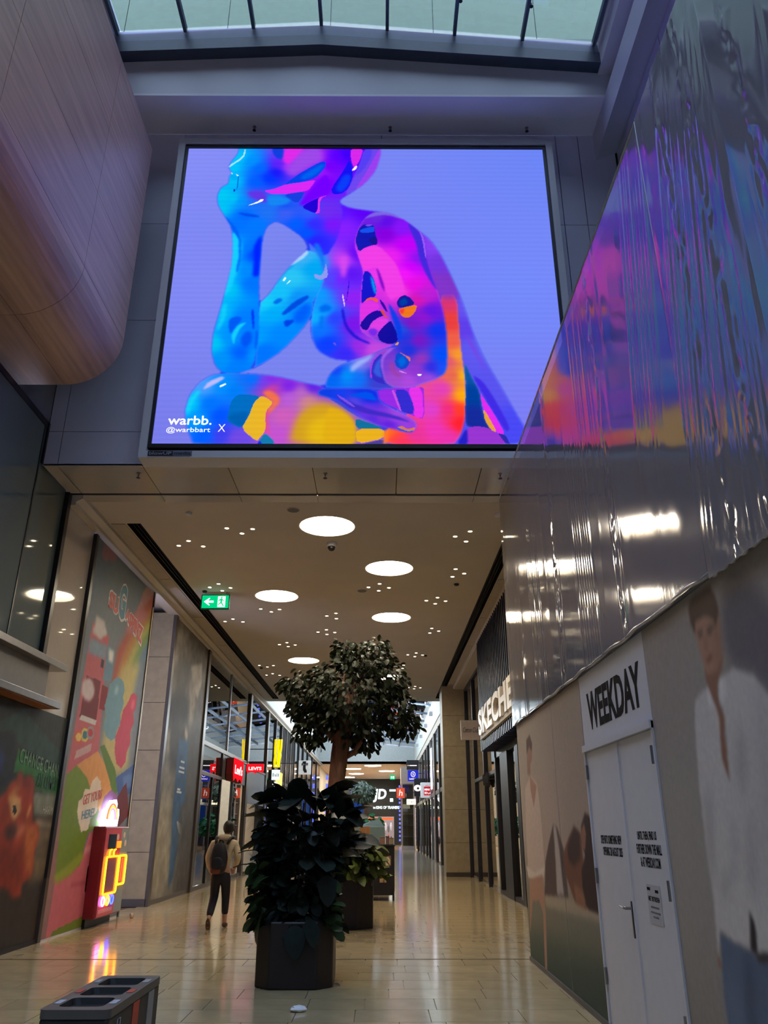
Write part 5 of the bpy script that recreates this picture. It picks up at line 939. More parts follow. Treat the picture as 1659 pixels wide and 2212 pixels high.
# further fronts, y 37.6 .. 71
struct(box('wall_left_far', (-6.6, -6.4), (37.6, 75), (0, 6.87), pm('far_shop_wall', (196, 182, 150), .6)))  # plain warm cream back wall of the far shops
py = [37.6, 40.2, 42.6, 44.8, 47.0, 49.4, 52, 55, 58.5, 62.5, 67, 71]
W5 = struct(box('window_5', (-5.33, -5.24), (37.6, 71), (3.8, 3.95), M_dark))
for i in range(len(py) - 1):
    a, b = py[i], py[i + 1]
    if i: post(a - .1, a + .12, 6.72, M_dark)
    lpane(W5, a + .12, b - .1, .1, 3.78); lpane(W5, a + .12, b - .1, 3.97, 6.7)
    if 2 <= i <= 4:
        for k in range(5): lbar(W5, a + .3 + k * .38, a + .38 + k * .38, .1, 6.7, M_dark)
for k, y0 in enumerate((56, 60, 64)):
    struct(box('wall_left_panel', (-5.42, -5.34), (y0, y0 + 2.6), (.2, 6.5), pm('cream_panel', (226, 206, 160), .5)))
# white blade sign, small logo sign, yellow lit logo, T sign
t = thing('blade_sign', 'white lit blade sign with dark lettering below the yellow folded sign', 'sign', (-4.8, 38.0, 3.8))
box('case', (-5.05, -4.68), (38.0, 38.08), (3.72, 4.16), em('white_sign_glow', (214, 232, 238), .95), t)
box('bracket', (-5.22, -5.06), (38.02, 38.1), (3.72, 4.16), M_black, t)
for k in range(5): box('mark', (-5.0 + k * .06, -4.97 + k * .06 - .012 * (k % 2)), (37.99, 38.0), (3.86, 4.02 - .03 * (k % 3)), M_black, t)
t = thing('logo_sign', 'small white cross-like logo sign with a blue glow under the white blade sign', 'sign', (-4.8, 38.2, 3.4))
box('bar', (-5.02, -4.72), (38.2, 38.25), (3.52, 3.56), M_exw, t); box('block', (-4.93, -4.81), (38.19, 38.25), (3.44, 3.64), M_exw, t)
box('blue_panel', (-5.0, -4.8), (38.3, 38.35), (2.6, 3.4), em('blue_screen', (84, 110, 220), .9), t); box('arm', (-5.28, -4.7), (38.25, 38.3), (3.3, 3.56), M_black, t)
t = thing('glow_sign', 'warm yellow lit round lettering sign in the window behind the big leaves', 'sign', (-5.0, 42, 3.9))
for k in range(7): MB().tube([(-5.18, 40.7 + k * .34, 3.45 + .1 * (k % 3)), (-5.18, 40.78 + k * .34, 3.9), (-5.18, 40.86 + k * .34 + .06 * (k % 2), 4.3 - .12 * (k % 2))], .05, 6).build('stroke', em('warm_letters', (255, 214, 90), 1.6), t)
box('board', (-5.235, -5.2), (40.4, 43.2), (3.35, 4.4), pm('brown_board', (70, 54, 30), .5), t)
t = thing('blade_sign', 'square white blade sign with a black letter t wearing eyes', 'sign', (-3.7, 40, 4.1))
box('case', (-4.02, -3.42), (40.0, 40.1), (4.08, 4.73), pm('white_sign_board', (214, 214, 208), .4, emit=(214, 214, 208), estr=.35), t, .01)
MB().prism([(a, 39.995, b) for a, b in [(-3.84, 4.68), (-3.66, 4.70), (-3.66, 4.61), (-3.56, 4.61), (-3.57, 4.50), (-3.67, 4.50), (-3.67, 4.36), (-3.62, 4.28), (-3.60, 4.17), (-3.72, 4.16), (-3.80, 4.28), (-3.80, 4.50), (-3.88, 4.50), (-3.87, 4.60), (-3.82, 4.61)]], (0, -.01, 0)).build('letter', M_black, t)
for x in (-3.78, -3.64):
    MB().prism([(x + .055 * math.cos(a), 39.984, 4.545 + .035 * math.sin(a)) for a in [math.pi * 2 * k / 12 for k in range(12)]], (0, -.006, 0)).build('eye', pm('print_white', (0, 0, 0)), t)
    MB().prism([(x + .01 + .022 * math.cos(a), 39.977, 4.545 + .016 * math.sin(a)) for a in [math.pi * 2 * k / 8 for k in range(8)]], (0, -.004, 0)).build('pupil', M_black, t)
MB().tube([(-5.22, 40.05, 4.6), (-4.02, 40.05, 4.6)], .02, 6).build('arm', M_black, t)
# cornice over the left fronts
struct(MB().prism([(-5.42, 12.14, 6.68), (-5.16, 12.14, 6.68), (-5.16, 12.14, 6.74), (-5.05, 12.14, 6.80), (-5.05, 12.14, CZ), (-5.42, 12.14, CZ)], (0, 59, 0)).build('trim_5', M_ceil))

# ------------------------------------------------------------------ right side: hoarding with printed film
HX = 2.0
WR = struct(box('wall_right', (2.05, 2.12), (1.0, 11.8), (0, 6.62), pm('hoarding_back', (150, 148, 156), .6)))
struct(box('wall_right_near', (2.05, 2.2), (-12, 1.0), (0, 6.62), M_white))
struct(box('wall_right_return', (2.05, 3.6), (11.7, 11.8), (0, 6.87), M_white))
ha = Canvas(300, 236, (166, 152, 138))
ha.a = ha.field([(0, 1, 158, 146, 132), (1, 1, 166, 152, 138), (0, .6, 176, 160, 146), (1, .6, 166, 148, 136), (.5, .5, 176, 156, 144), (0, .2, 130, 124, 110), (1, .1, 96, 100, 88)], 1.2)
for pts, rgb, soft in HOARD_LEFT: ha.poly(pts, rgb, soft)
ha.noise(.05, 2)
hb = Canvas(320, 250, (156, 148, 142))
hb.a = hb.field([(0, 1, 150, 140, 134), (1, 1, 140, 132, 134), (0, .5, 156, 148, 142), (0, 0, 132, 126, 120), (.5, .3, 150, 142, 138)], 1.2)
for pts, rgb, soft in HOARD_MAN: hb.poly(pts, rgb, soft)
hb.noise(.05, 2)
M_hprint = printm('hoarding_print', .6, spec=.15)
def hpanel(y1, y0, z0, z1, mat):
    return box('panel', (HX, 2.05), (y0 + .003, y1 - .003), (z0, z1), mat, WR)
pA1 = hpanel(11.78, 9.35, 0, 3.02, M_white); pA2 = hpanel(9.34, 7.93, 0, 3.02, M_white); pB = hpanel(5.86, 2.0, 0, 3.02, M_white); hpanel(2.0, 1.0, 0, 3.02, M_white)
ha.crop_build('print', (HX - .002, 11.78, 0), (0, -3.85, 0), (0, 0, 3.02), M_hprint, pA1, 0, .631, 1.2)
ha.crop_build('print', (HX - .002, 11.78, 0), (0, -3.85, 0), (0, 0, 3.02), M_hprint, pA2, .635, 1, 1.2)
hb.crop_build('print', (HX - .002, 5.86, 0), (0, -3.86, 0), (0, 0, 3.02), M_hprint, pB, 0, 1, 1.35)
struct(box('baseboard_right', (HX - .02, HX), (1.0, 11.78), (0, .05), pm('grey_skirting', (86, 82, 80), .5)))
M_dw = pm('white_door_paint', (216, 216, 226), .55, var=.02)
M_ink2 = pm('black_print', (22, 22, 26), .8, spec=.1)
wp = hpanel(7.92, 5.87, 2.36, 3.02, M_dw)
put_text('WEEKDAY', (HX - .001, 7.67, 2.48), (0, -1.64, 0), (0, 0, .345), M_ink2, wp, .032, .002)
D2 = struct(MB().box(HX - .015, 2.05, 5.87, 5.90, 0, 2.35).box(HX - .015, 2.05, 7.89, 7.92, 0, 2.35).box(HX - .03, 2.05, 5.87, 7.92, 2.30, 2.36).build('door_2', M_dw))
lf = box('door_leaf', (HX, 2.04), (6.845, 7.885), (.01, 2.295), M_dw, D2)
rf = box('door_leaf', (HX, 2.04), (5.905, 6.835), (.01, 2.295), M_dw, D2)
box('meeting_strip', (HX - .01, HX), (6.815, 6.85), (.01, 2.295), M_dw, rf)
for yy in (5.93, 7.87):
    for zz_ in (.35, 1.15, 2.05):
        MB().tube([(HX - .012, yy, zz_), (HX - .012, yy, zz_ + .13)], .012, 8).build('hinge', M_steel, rf if yy < 6.5 else lf)
box('handle_plate', (HX - .014, HX - .002), (6.855, 6.885), (.82, 1.08), M_dark, lf)
MB().tube([(HX - .01, 6.87, 1.03), (HX - .06, 6.87, 1.03), (HX - .065, 6.90, 1.03), (HX - .065, 7.0, 1.035)], .011, 8).build('handle', M_steel, lf)
def dtext(s, y0, y1, z, h, par): put_text(s, (HX - .001, y0, z), (0, y1 - y0, 0), (0, 0, h), M_ink2, par, .02, .001)
dtext('STEP INTO SOMETHING NEW', 7.64, 7.0, 1.49, .07, lf); dtext('OPENING 28 AUGUST 2025', 7.60, 7.0, 1.395, .07, lf)
dtext('UNTIL THEN, FIND US', 6.55, 6.10, 1.525, .07, rf); dtext('FURTHER DOWN THE MALL', 6.60, 6.02, 1.435, .07, rf); dtext('& AT WEEKDAY.COM', 6.53, 6.08, 1.345, .07, rf)
NB = tag(box('notice_sheet', (HX - .0035, HX - .0015), (6.16, 6.46), (.97, 1.23), pm('paper', (190, 190, 200), .5)), 'small paper notice taped to the right leaf of the white hoarding door', 'notice')
put_text('NIET BETREDEN', (HX - .0037, 6.44, 1.12), (0, -.25, 0), (0, 0, .032), M_ink2, NB, .02, .001)
for k, (w, zz_) in enumerate(((.18, 1.075), (.21, 1.04), (.12, 1.01))):
    box('print_line', (HX - .0045, HX - .0036), (6.31 - w / 2, 6.31 + w / 2), (zz_, zz_ + .012), pm('grey_print', (110, 110, 122), .5), NB)
box('print_line', (HX - .0045, HX - .0036), (6.38, 6.45), (1.19, 1.21), M_ink2, NB); box('print_line', (HX - .0045, HX - .0036), (6.2, 6.27), (1.18, 1.20), M_ink2, NB)
# boarded upper part behind the plastic
for a, b in ((11.78, 9.9), (9.89, 8.0), (7.99, 6.1), (6.09, 4.2), (4.19, 2.3), (2.29, 1.0)):
    hpanel(a, b, 3.03, 6.6, pm('board_white', (160, 158, 168), .55, var=.03))

# ------------------------------------------------------------------ wrinkled plastic sheets over the upper hoarding
def film_mat():
    m = glassm('clear_plastic_film', (216, 216, 224), 1.5, 0.085, 1.5)
    nt = m.node_tree
    tc = nt.nodes.new('ShaderNodeTexCoord')
    mp = nt.nodes.new('ShaderNodeMapping'); mp.inputs['Scale'].default_value = (1, 9, .55)
    nz = nt.nodes.new('ShaderNodeTexNoise'); nz.inputs['Scale'].default_value = 2.2; nz.inputs['Detail'].default_value = 6; nz.inputs['Distortion'].default_value = .6
    bp = nt.nodes.new('ShaderNodeBump'); bp.inputs['Strength'].default_value = .05; bp.inputs['Distance'].default_value = .02
    nt.links.new(tc.outputs['Object'], mp.inputs[0]); nt.links.new(mp.outputs[0], nz.inputs['Vector'])
    mk = nt.nodes.new('ShaderNodeTexNoise'); mk.inputs['Scale'].default_value = .9
    mp2 = nt.nodes.new('ShaderNodeMapping'); mp2.inputs['Scale'].default_value = (1, 1.6, .35)
    nt.links.new(tc.outputs['Object'], mp2.inputs[0]); nt.links.new(mp2.outputs[0], mk.inputs['Vector'])
    rg = nt.nodes.new('ShaderNodeMapRange'); rg.inputs['From Min'].default_value = .48; rg.inputs['From Max'].default_value = .68
    nt.links.new(mk.outputs['Fac'], rg.inputs['Value'])
    mm = nt.nodes.new('ShaderNodeMath'); mm.operation = 'MULTIPLY'
    nt.links.new(nz.outputs['Fac'], mm.inputs[0]); nt.links.new(rg.outputs[0], mm.inputs[1])
    nt.links.new(mm.outputs[0], bp.inputs['Height'])
    for n in nt.nodes:
        if n.type in ('BSDF_GLOSSY',): nt.links.new(bp.outputs[0], n.inputs['Normal'])
    # the film is slightly milky
    tr = [n for n in nt.nodes if n.type == 'BSDF_TRANSPARENT'][0]
    mxs = [n for n in nt.nodes if n.type == 'MIX_SHADER'][0]
    df = nt.nodes.new('ShaderNodeBsdfDiffuse'); df.inputs[0].default_value = C(186, 186, 204)
    m2 = nt.nodes.new('ShaderNodeMixShader'); m2.inputs[0].default_value = .5
    nt.links.new(tr.outputs[0], m2.inputs[1]); nt.links.new(df.outputs[0], m2.inputs[2])
    nt.links.new(m2.outputs[0], mxs.inputs[1])
    return m
M_film = film_mat()
def film(y0, y1, z0, z1, x, seed, pleats, lab):
    r = np.random.default_rng(seed)
    ny, nz_ = int((y1 - y0) / .016), 110
    Y, Z = np.meshgrid(np.linspace(y0, y1, ny), np.linspace(z0, z1, nz_))
    D = np.zeros_like(Y)
    for _ in range(26):       # faint long waves running up the sheet
        c = r.uniform(y0, y1); w = r.uniform(.05, .2); a = r.uniform(.001, .004)
        zc = r.uniform(z0, z1); zl = r.uniform(.5, 1.6); sl = r.uniform(-.12, .12)
        D += a * np.exp(-((Y - c - sl * (Z - zc)) / w) ** 2) * np.exp(-((Z - zc) / zl) ** 2)
    for c, sp, n, zc, zl, am, sl in pleats:     # gathered pleats
        for k in range(n):
            yc = c + (k - n / 2) * sp + r.uniform(-.2, .2) * sp
            zk = zc + r.uniform(-.4, .4) * zl
            D += .5 * am * r.uniform(.5, 1.2) * np.exp(-((Y - yc - sl * (Z - zc)) / (sp * .3)) ** 2) * np.exp(-((Z - zk) / zl) ** 4)
    for c, w, zc, zl in [(p[0], .05, p[3], p[4]) for p in pleats[:2]]:    # crumpled, bubbly lines
        N = r.standard_normal(Y.shape)
        for _ in range(2):
            N = (N + np.roll(N, 1, 0) + np.roll(N, -1, 0) + np.roll(N, 1, 1) + np.roll(N, -1, 1)) / 5
        D += .012 * N * np.exp(-((Y - c) / w) ** 2)
    X = x - D
    idx = np.arange(ny * nz_).reshape(nz_, ny)
    q = np.stack([idx[:-1, :-1], idx[1:, :-1], idx[1:, 1:], idx[:-1, 1:]], -1).reshape(-1, 4)
    me = bpy.data.meshes.new('plastic_sheet')
    me.from_pydata(np.stack([X, Y, Z], -1).reshape(-1, 3).tolist(), [], q.tolist())
    me.materials.append(M_film)
    me.polygons.foreach_set('use_smooth', [True] * len(q))
    return tag(link(bpy.data.objects.new('plastic_sheet', me)), lab, 'plastic sheet', 'plastic sheets over the hoarding')
f1 = film(4.40, 11.84, 3.02, 6.66, 1.955, 1, [(6.1, .05, 5, 3.8, .9, .006, 0), (8.3, .05, 6, 3.8, .8, .006, 0), (4.9, .07, 9, 5.2, 1.0, .012, -.16), (9.6, .07, 10, 4.4, 1.0, .008, .05), (7.2, .08, 9, 4.2, 1.2, .007, .03), (6.6, .08, 8, 5.6, .8, .006, 0)], 'longest wrinkled clear plastic sheet hung over the hoarding, next to the screen')
f2 = film(3.27, 4.40, 2.98, 6.68, 1.945, 2, [(4.0, .06, 12, 4.8, 1.4, .014, -.18), (3.6, .06, 8, 3.8, .8, .010, -.1), (3.5, .06, 7, 5.4, .7, .008, -.1)], 'pleated clear plastic sheet in the middle, above the printed man')
f3 = film(1.0, 3.265, 2.96, 6.70, 1.935, 3, [(2.6, .07, 8, 4.6, 1.2, .010, -.1), (3.0, .06, 6, 3.8, .8, .010, 0)], 'nearest clear plastic sheet at the right edge of the picture')
M_tape = glassm('clear_tape', (226, 226, 232), 2.2, .15)
M_fold = pm('folded_plastic_hem', (196, 196, 206), .25, var=.1, scale=20, coat=.6)
for f, a, b, z in ((f1, 4.40, 11.84, 3.0), (f2, 3.27, 4.39, 2.97), (f3, 1.0, 3.26, 2.95)):
    n = 40
    pts = [(1.965 + .006 * math.sin(k * 2.1), a + (b - a) * k / n, z + .035 + .008 * math.sin(k * 1.3 + a)) for k in range(n + 1)]
    MB().tube(pts, .016, 6).build('hem', M_fold, f, smooth=True)
    MB().tube([(1.95, a + .01, z + .03), (1.95, a + .012, 4.8), (1.95, a + .01, 6.66)], .008, 6).build('seam', pm('seam_grey', (112, 112, 126), .4), f, smooth=True)
    MB().tube([(1.955, a, 6.665), (1.955, b, 6.665)], .012, 6).build('top_hem', M_fold, f, smooth=True)

# ------------------------------------------------------------------ slatted shopfront
RXW = 3.3
SL = thing('slatted_sign_box', 'dark navy slatted fascia box over the shoe shop entrance', 'fascia', (3.1, 18.5, 3.66))
M_navy = pm('navy_slat', (30, 38, 62), .35, metal=.2); M_navyd = pm('navy_backing', (14, 18, 34), .5)
box('backing', (2.97, 3.5), (13.0, 23.3), (3.72, 6.78), M_navyd, SL)
sm = MB().box(2.87, 2.97, 0, .1, 3.66, 6.78).mesh('slat', M_navy)
for k in range(38):
    o = link(bpy.data.objects.new('slat', sm), SL); o.location = (0, 13.1 + k * .268, 0)
sm2 = MB().box(2.97, 3.5, 0, .1, 3.66, 3.72).mesh('soffit_slat', M_navy)
for k in range(38):
    o = link(bpy.data.objects.new('soffit_slat', sm2), SL); o.location = (0, 13.1 + k * .268, 0)
SK_ = thing('shop_letters', 'big white block letters of the shoe shop on the slatted box', 'sign', (2.8, 19, 3.9))
box('tray', (2.80, 2.87), (14.6, 22.6), (3.92, 4.02), M_hatch, SK_)
box('plate', (2.84, 2.868), (14.6, 22.5), (4.02, 4.66), pm('taupe_plate', (128, 112, 100), .5), SK_)
put_text('SKECHERS', (2.835, 22.5, 4.0), (0, -7.9, 0), (0, 0, .68), pm('white_letter', (222, 216, 204), .35), SK_, .035, .09)
# right shopfronts
struct(box('wall_right_shop', (6.3, 6.5), (11.8, 34), (0, 6.87), M_in))
struct(box('ceiling_right_shop', (3.5, 6.5), (11.8, 34), (6.6, 6.87), M_ceil))
W6 = struct(box('window_6', (3.28, 3.4), (23.3, 31.2), (6.62, 6.74), M_dark))
def rpane(win, a, b, z0, z1, x=3.33): return box('pane', (x, x + .015), (a, b), (z0, z1), M_glass, win)
def rbar(win, a, b, z0, z1, mat=None, x0=3.26, x1=3.38): return box('bar', (x0, x1), (a, b), (z0, z1), mat or M_dark, win)
rpane(W6, 23.4, 25.8, 3.2, 6.6); rpane(W6, 25.9, 28.4, 3.2, 6.6); rpane(W6, 28.5, 31.1, .1, 6.6); rpane(W6, 23.4, 25.8, .1, 3.1); rpane(W6, 25.9, 28.4, .1, 3.1)
for a in (23.3, 25.8, 28.4, 30.9): rbar(W6, a, a + .12, 0, 6.62)
rbar(W6, 23.3, 28.4, 3.1, 3.2)
for k in range(7): rbar(W6, 24.0 + k * .26, 24.08 + k * .26, .1, 2.7, M_bronze, 3.36, 3.44)
struct(box('wall_right_shopfit', (3.5, 3.6), (28.5, 31.0), (0.1, 6.6), M_stone))
W7 = struct(box('window_7', (3.3, 3.42), (12.0, 23.3), (3.5, 3.68), M_dark))
rpane(W7, 22.2, 23.2, .1, 3.5); rpane(W7, 19.8, 20.9, .1, 3.5); rpane(W7, 14, 19.2, .1, 3.5)
rbar(W7, 20.9, 22.15, 0, 3.5, M_black, 3.24, 3.6); rbar(W7, 19.2, 19.6, 0, 3.5, M_black, 3.24, 3.6); rbar(W7, 23.2, 23.3, 0, 3.5); rbar(W7, 14, 23.2, 0, .1, M_black)
rbar(W7, 19.62, 19.78, 0, 3.5, M_bronze); rbar(W7, 22.15, 22.3, 0, 3.5, M_bronze)
t = thing('blade_sign', 'square beige blade sign with handwritten lettering beside the slatted fascia', 'sign', (3.0, 27, 4.4))
box('case', (2.70, 3.33), (27.0, 27.1), (4.38, 5.02), pm('beige_sign', (222, 204, 178), .5), t, .008)
put_text('Cotton Club', (2.76, 26.995, 4.62), (.52, 0, 0), (.0, 0, .16), M_dark, t, -.006, .004, warp=lambda a, b: (a + b * .04, b))
# dark scrawl logo over the door
t = thing('script_logo', 'dark metal script logo above the bronze door bars', 'sign', (3.2, 25, 2.8))
pts = [(3.22, 25.75 - k * .05, 3.0 + .17 * math.sin(k * 1.15) + .06 * math.sin(k * .4)) for k in range(28)]
MB().tube(pts, .03, 6).build('scrawl', M_dark, t)
for yy in (25.6, 24.5): MB().tube([(3.22, yy, 3.0), (3.34, yy, 3.0)], .015, 6).build('fixing', M_dark, t)
PL = struct(box('wall_right_pier', (2.44, 3.4), (31.22, 32.4), (0, CZ), M_joint))
for i in range(6):
    z0, z1 = i * 1.145 + .005, (i + 1) * 1.145 - .005
    box('stone_slab', (2.42, 3.4), (31.19, 31.22), (z0, z1), M_stone, PL); box('stone_slab', (2.41, 2.44), (31.2, 32.4), (z0, z1), M_stone, PL)
box('skirting', (2.40, 3.4), (31.17, 31.2), (0, .15), M_bronze, PL)
struct(MB().prism([(3.55, 12.2, 6.74), (2.9, 12.2, 6.74), (2.86, 12.2, 6.80), (2.86, 12.2, CZ), (3.55, 12.2, CZ)], (0, 19, 0)).build('trim_6', M_ceil))
# far right fronts
FX = 2.95
struct(box('wall_right_far_shop', (4.4, 4.6), (32.4, 78), (0, 6.87), M_in))
W8 = struct(box('window_8', (FX, FX + .1), (32.4, 71), (6.5, 6.87), M_ceil))
qy = [32.4, 35, 37.6, 41, 44.5, 48, 51, 54, 58, 62, 66.5, 71]
for i in range(len(qy) - 1):
    a, b = qy[i], qy[i + 1]
    m = [M_bronze, M_steel, M_dark, M_bronze][i % 4]
    box('bar', (FX - .03, FX + .1), (a, a + (.9 if i in (1, 4) else .25)), (0, 6.5), m, W8)
    rpane(W8, a + .25, b, .1, 3.3, FX + .04); rpane(W8, a + .25, b, 3.5, 6.5, FX + .04)
    box('bar', (FX, FX + .09), (a, b), (3.3, 3.5), m, W8)
struct(box('wall_right_white', (FX + .12, FX + .2), (36, 41), (0.1, 6.4), pm('pale_shop_panel', (190, 200, 196), .5)))
struct(box('wall_right_white', (FX + .12, FX + .2), (48, 54), (0.1, 3.4), MATS['pale_shop_panel']))
# far right signs
M_blue = em('blue_sign', (34, 44, 170), .9)
t = thing('blade_sign', 'rounded white blade sign with a red bag-shaped logo', 'sign', (2.8, 50, 3.4))
box('case', (2.42, 3.2), (50, 50.2), (3.36, 4.24), pm('white_case', (206, 208, 212), .35, emit=(206, 208, 212), estr=.35), t, .05)
box('red_bag', (2.62, 3.0), (49.985, 50.0), (3.5, 4.0), pm('crimson', (176, 24, 44), .5, emit=(176, 24, 44), estr=.5), t)
MB().tube([(2.74, 49.99, 4.0), (2.74, 49.99, 4.06), (2.88, 49.99, 4.06), (2.88, 49.99, 4.0)], .014, 6).build('bag_handle', MATS['crimson'], t)
put_text('MINI', (2.66, 49.983, 3.77), (.30, 0, 0), (0, 0, .12), M_signw, t, .02, .003)
put_text('SO', (2.66, 49.983, 3.58), (.17, 0, 0), (0, 0, .12), M_signw, t, .02, .003)
MB().tube([(2.86, 49.98, 3.66), (2.88, 49.98, 3.60), (2.92, 49.98, 3.58), (2.96, 49.98, 3.60), (2.98, 49.98, 3.66)], .012, 6).build('smile', M_signw, t)
t = thing('blade_sign', 'blue blade sign with a white crest above small white lettering', 'sign', (2.3, 60, 4.9))
box('case', (1.99, 2.78), (60, 60.2), (4.86, 5.62), M_blue, t)
MB().tube([(2.38 + .15 * math.cos(a), 59.98, 5.33 + .18 * math.sin(a)) for a in [2 * math.pi * k / 16 for k in range(17)]], .022, 6).build('crest', M_signw, t)
MB().tube([(2.34, 59.98, 5.24), (2.44, 59.98, 5.30), (2.34, 59.98, 5.36), (2.42, 59.98, 5.42)], .022, 6).build('crest_mark', M_signw, t)
put_text('Leonidas', (2.1, 59.985, 4.96), (.56, 0, 0), (0, 0, .12), M_signw, t, .015, .004)
MB().tube([(2.77, 60.1, 5.4), (2.99, 60.1, 5.4)], .03, 6).build('arm', M_black, t)
t = thing('blade_sign', 'black blade sign with a small white mark above the blue one', 'sign', (2.3, 61, 5.7))
box('case', (1.95, 2.85), (61, 61.2), (5.72, 6.4), M_black, t)
MB().lathe([(.06, 0), (.06, .02)], (2.06, 60.98, 6.0), 12).build('dot', M_signw, t)
box('mark', (2.16, 2.7), (60.98, 61), (5.98, 6.04), M_signw, t)
MB().tube([(2.84, 61.1, 6.2), (2.99, 61.1, 6.2)], .03, 6).build('arm', M_black, t)
t = thing('blade_sign', 'black blade sign with a white oval eye logo half behind the red bag sign', 'sign', (2.5, 54, 3.6))
box('case', (2.2, 2.95), (54, 54.2), (3.6, 4.7), M_black, t)
MB().prism([(2.42 + .24 * math.cos(a), 53.99, 4.1 + .2 * math.sin(a)) for a in [2 * math.pi * k / 16 for k in range(16)]], (0, -.02, 0)).build('oval', M_signw, t)
MB().prism([(2.45 + .08 * math.cos(a), 53.96, 4.08 + .08 * math.sin(a)) for a in [2 * math.pi * k / 10 for k in range(10)]], (0, -.02, 0)).build('pupil', M_black, t)
t = thing('blade_sign', 'orange-red square blade sign with a white script h', 'sign', (1.9, 70, 4.0))
box('case', (1.36, 2.05), (70, 70.2), (4.05, 4.85), pm('vermilion', (196, 70, 40), .5, emit=(196, 70, 40), estr=.6), t)
put_text('h', (1.55, 69.985, 4.22), (.28, 0, 0), (0, 0, .48), M_signw, t, 0.0, .004, warp=lambda a, b: (a + b * .25, b))
MB().tube([(2.04, 70.1, 4.5), (2.99, 70.1, 4.5)], .03, 6).build('arm', M_black, t)
t = thing('blade_sign', 'glowing cream blade sign with small dark lettering on the right', 'sign', (2.2, 64, 3.3))
box('case', (2.02, 2.72), (64, 64.2), (3.36, 3.76), em('cream_glow', (255, 246, 206), 1.3), t, .02)
put_text('POP MART', (2.12, 63.985, 3.5), (.5, 0, 0), (0, 0, .11), M_bronze, t, .015, .004)
MB().tube([(2.7, 64.1, 3.6), (2.99, 64.1, 3.6)], .03, 6).build('arm', M_black, t)
t = thing('lit_sign_box', 'tall narrow white lit panel on the far right shopfront', 'light', (2.9, 46, 3.7))
box('diffuser', (2.86, 2.92), (46.2, 46.9), (3.7, 5.9), em('panel_white', (236, 240, 255), 1.6), t); box('case', (2.92, 2.95), (46.1, 47.0), (3.6, 6.0), M_black, t)
t = thing('shop_kiosk', 'pale glazed display cabinet jutting out at the far right', 'cabinet', (2.3, 72, 0))
box('plinth', (1.75, 2.9), (70.4, 72.6), (0, .3), pm('pale_frame', (206, 188, 176), .5), t)
box('header', (1.75, 2.9), (70.4, 72.6), (5.2, 6.6), MATS['pale_frame'], t)
for x in (1.75, 2.78): box('post', (x, x + .12), (70.4, 70.52), (.3, 5.2), MATS['pale_frame'], t)
box('back', (1.75, 2.9), (72.5, 72.6), (.3, 5.2), pm('cabinet_back', (120, 104, 92), .5), t); box('pane', (1.87, 2.78), (70.44, 70.46), (.3, 5.2), M_glass, t)
for k in range(4): box('shelf', (1.87, 2.78), (70.6, 72.4), (1.0 + k * .9, 1.03 + k * .9), MATS['pale_frame'], t)

# ------------------------------------------------------------------ second, far atrium and the end of the mall
struct(box('wall_far_left_upper', (-5.5, -5.3), (35.2, 71), (7.0, 10.2), pm('far_white_wall', (214, 222, 218), .6)))
struct(box('wall_far_right_upper', (2.9, 3.1), (35.2, 71), (CZ, 10.2), MATS['far_white_wall']))
struct(box('wall_far_end', (-5.5, 3.1), (71, 71.2), (CZ, 10.4), MATS['far_white_wall']))
struct(box('wall_far_front', (-5.5, 3.1), (35.0, 35.2), (7.5, 10.2), MATS['far_white_wall']))
FR = thing('far_roof_glazing', 'blue-grey pitched glass roof over the far part of the mall', 'skylight', (-1, 53, 9))
def fz(x): return 8.98 - abs(x + 3.8) * .107
xs = [-5.4, -3.8, -2.45, -1.1, .25, 1.6, 3.0]
ys = [35.2 + k * 3.58 for k in range(11)]
for i in range(6):
    for j in range(10):
        a, b = xs[i] + .02, xs[i + 1] - .02
        MB().prism([(a, ys[j] + .03, fz(a)), (b, ys[j] + .03, fz(b)), (b, ys[j] + .03, fz(b) + .02), (a, ys[j] + .03, fz(a) + .02)], (0, 3.52, 0)).build('pane', M_roof_glass, FR)
for x in xs[1:-1]: MB().prism([(x - .03, 35.2, fz(x) - .1), (x + .03, 35.2, fz(x) - .1), (x + .03, 35.2, fz(x) + .03), (x - .03, 35.2, fz(x) + .03)], (0, 35.8, 0)).build('glazing_bar', M_curb, FR)
for yy in ys[1:-1]: MB().prism([(-5.4, yy, fz(-5.4) - .06), (-3.8, yy, fz(-3.8) - .06), (3.0, yy, fz(3.0) - .06), (3.0, yy, fz(3.0) + .02), (-3.8, yy, fz(-3.8) + .02), (-5.4, yy, fz(-5.4) + .02)], (0, .05, 0)).build('glazing_bar', M_curb, FR)
for k, yy in enumerate((39, 44.5, 50, 56, 62)):
    for sx, lab in ((-5.3, 'left'), (2.9, 'right')):
        t = thing('wall_spotlight', 'small white floodlight high on the %s far wall, the %s from the near end' % (lab, ['first', 'second', 'third', 'fourth', 'fifth'][k]), 'spotlight', (sx, yy, 7.6), 'floodlights on the far upper walls')
        d = 1 if sx < 0 else -1
        box('housing', (min(sx, sx + d * .2), max(sx, sx + d * .2)), (yy, yy + .3), (7.5, 7.72), M_white, t)
        box('lens', (min(sx + d * .03, sx + d * .19), max(sx + d * .03, sx + d * .19)), (yy + .03, yy + .27), (7.72, 7.73), em('flood_lens', (236, 244, 255), 3.0), t)
        ll = bpy.data.lights.new('flood', 'AREA'); ll.size = .2; ll.energy = 420; ll.color = (.86, .95, 1.0)
        lo = bpy.data.objects.new('flood', ll); lo.location = (sx + d * .22, yy + .15, 7.62); lo.rotation_euler = (0, -d * math.radians(115), 0); link(lo, t)
struct(box('ceiling_right_far_shop', (2.96, 4.6), (32.4, 78), (6.88, 7.0), M_ceil))
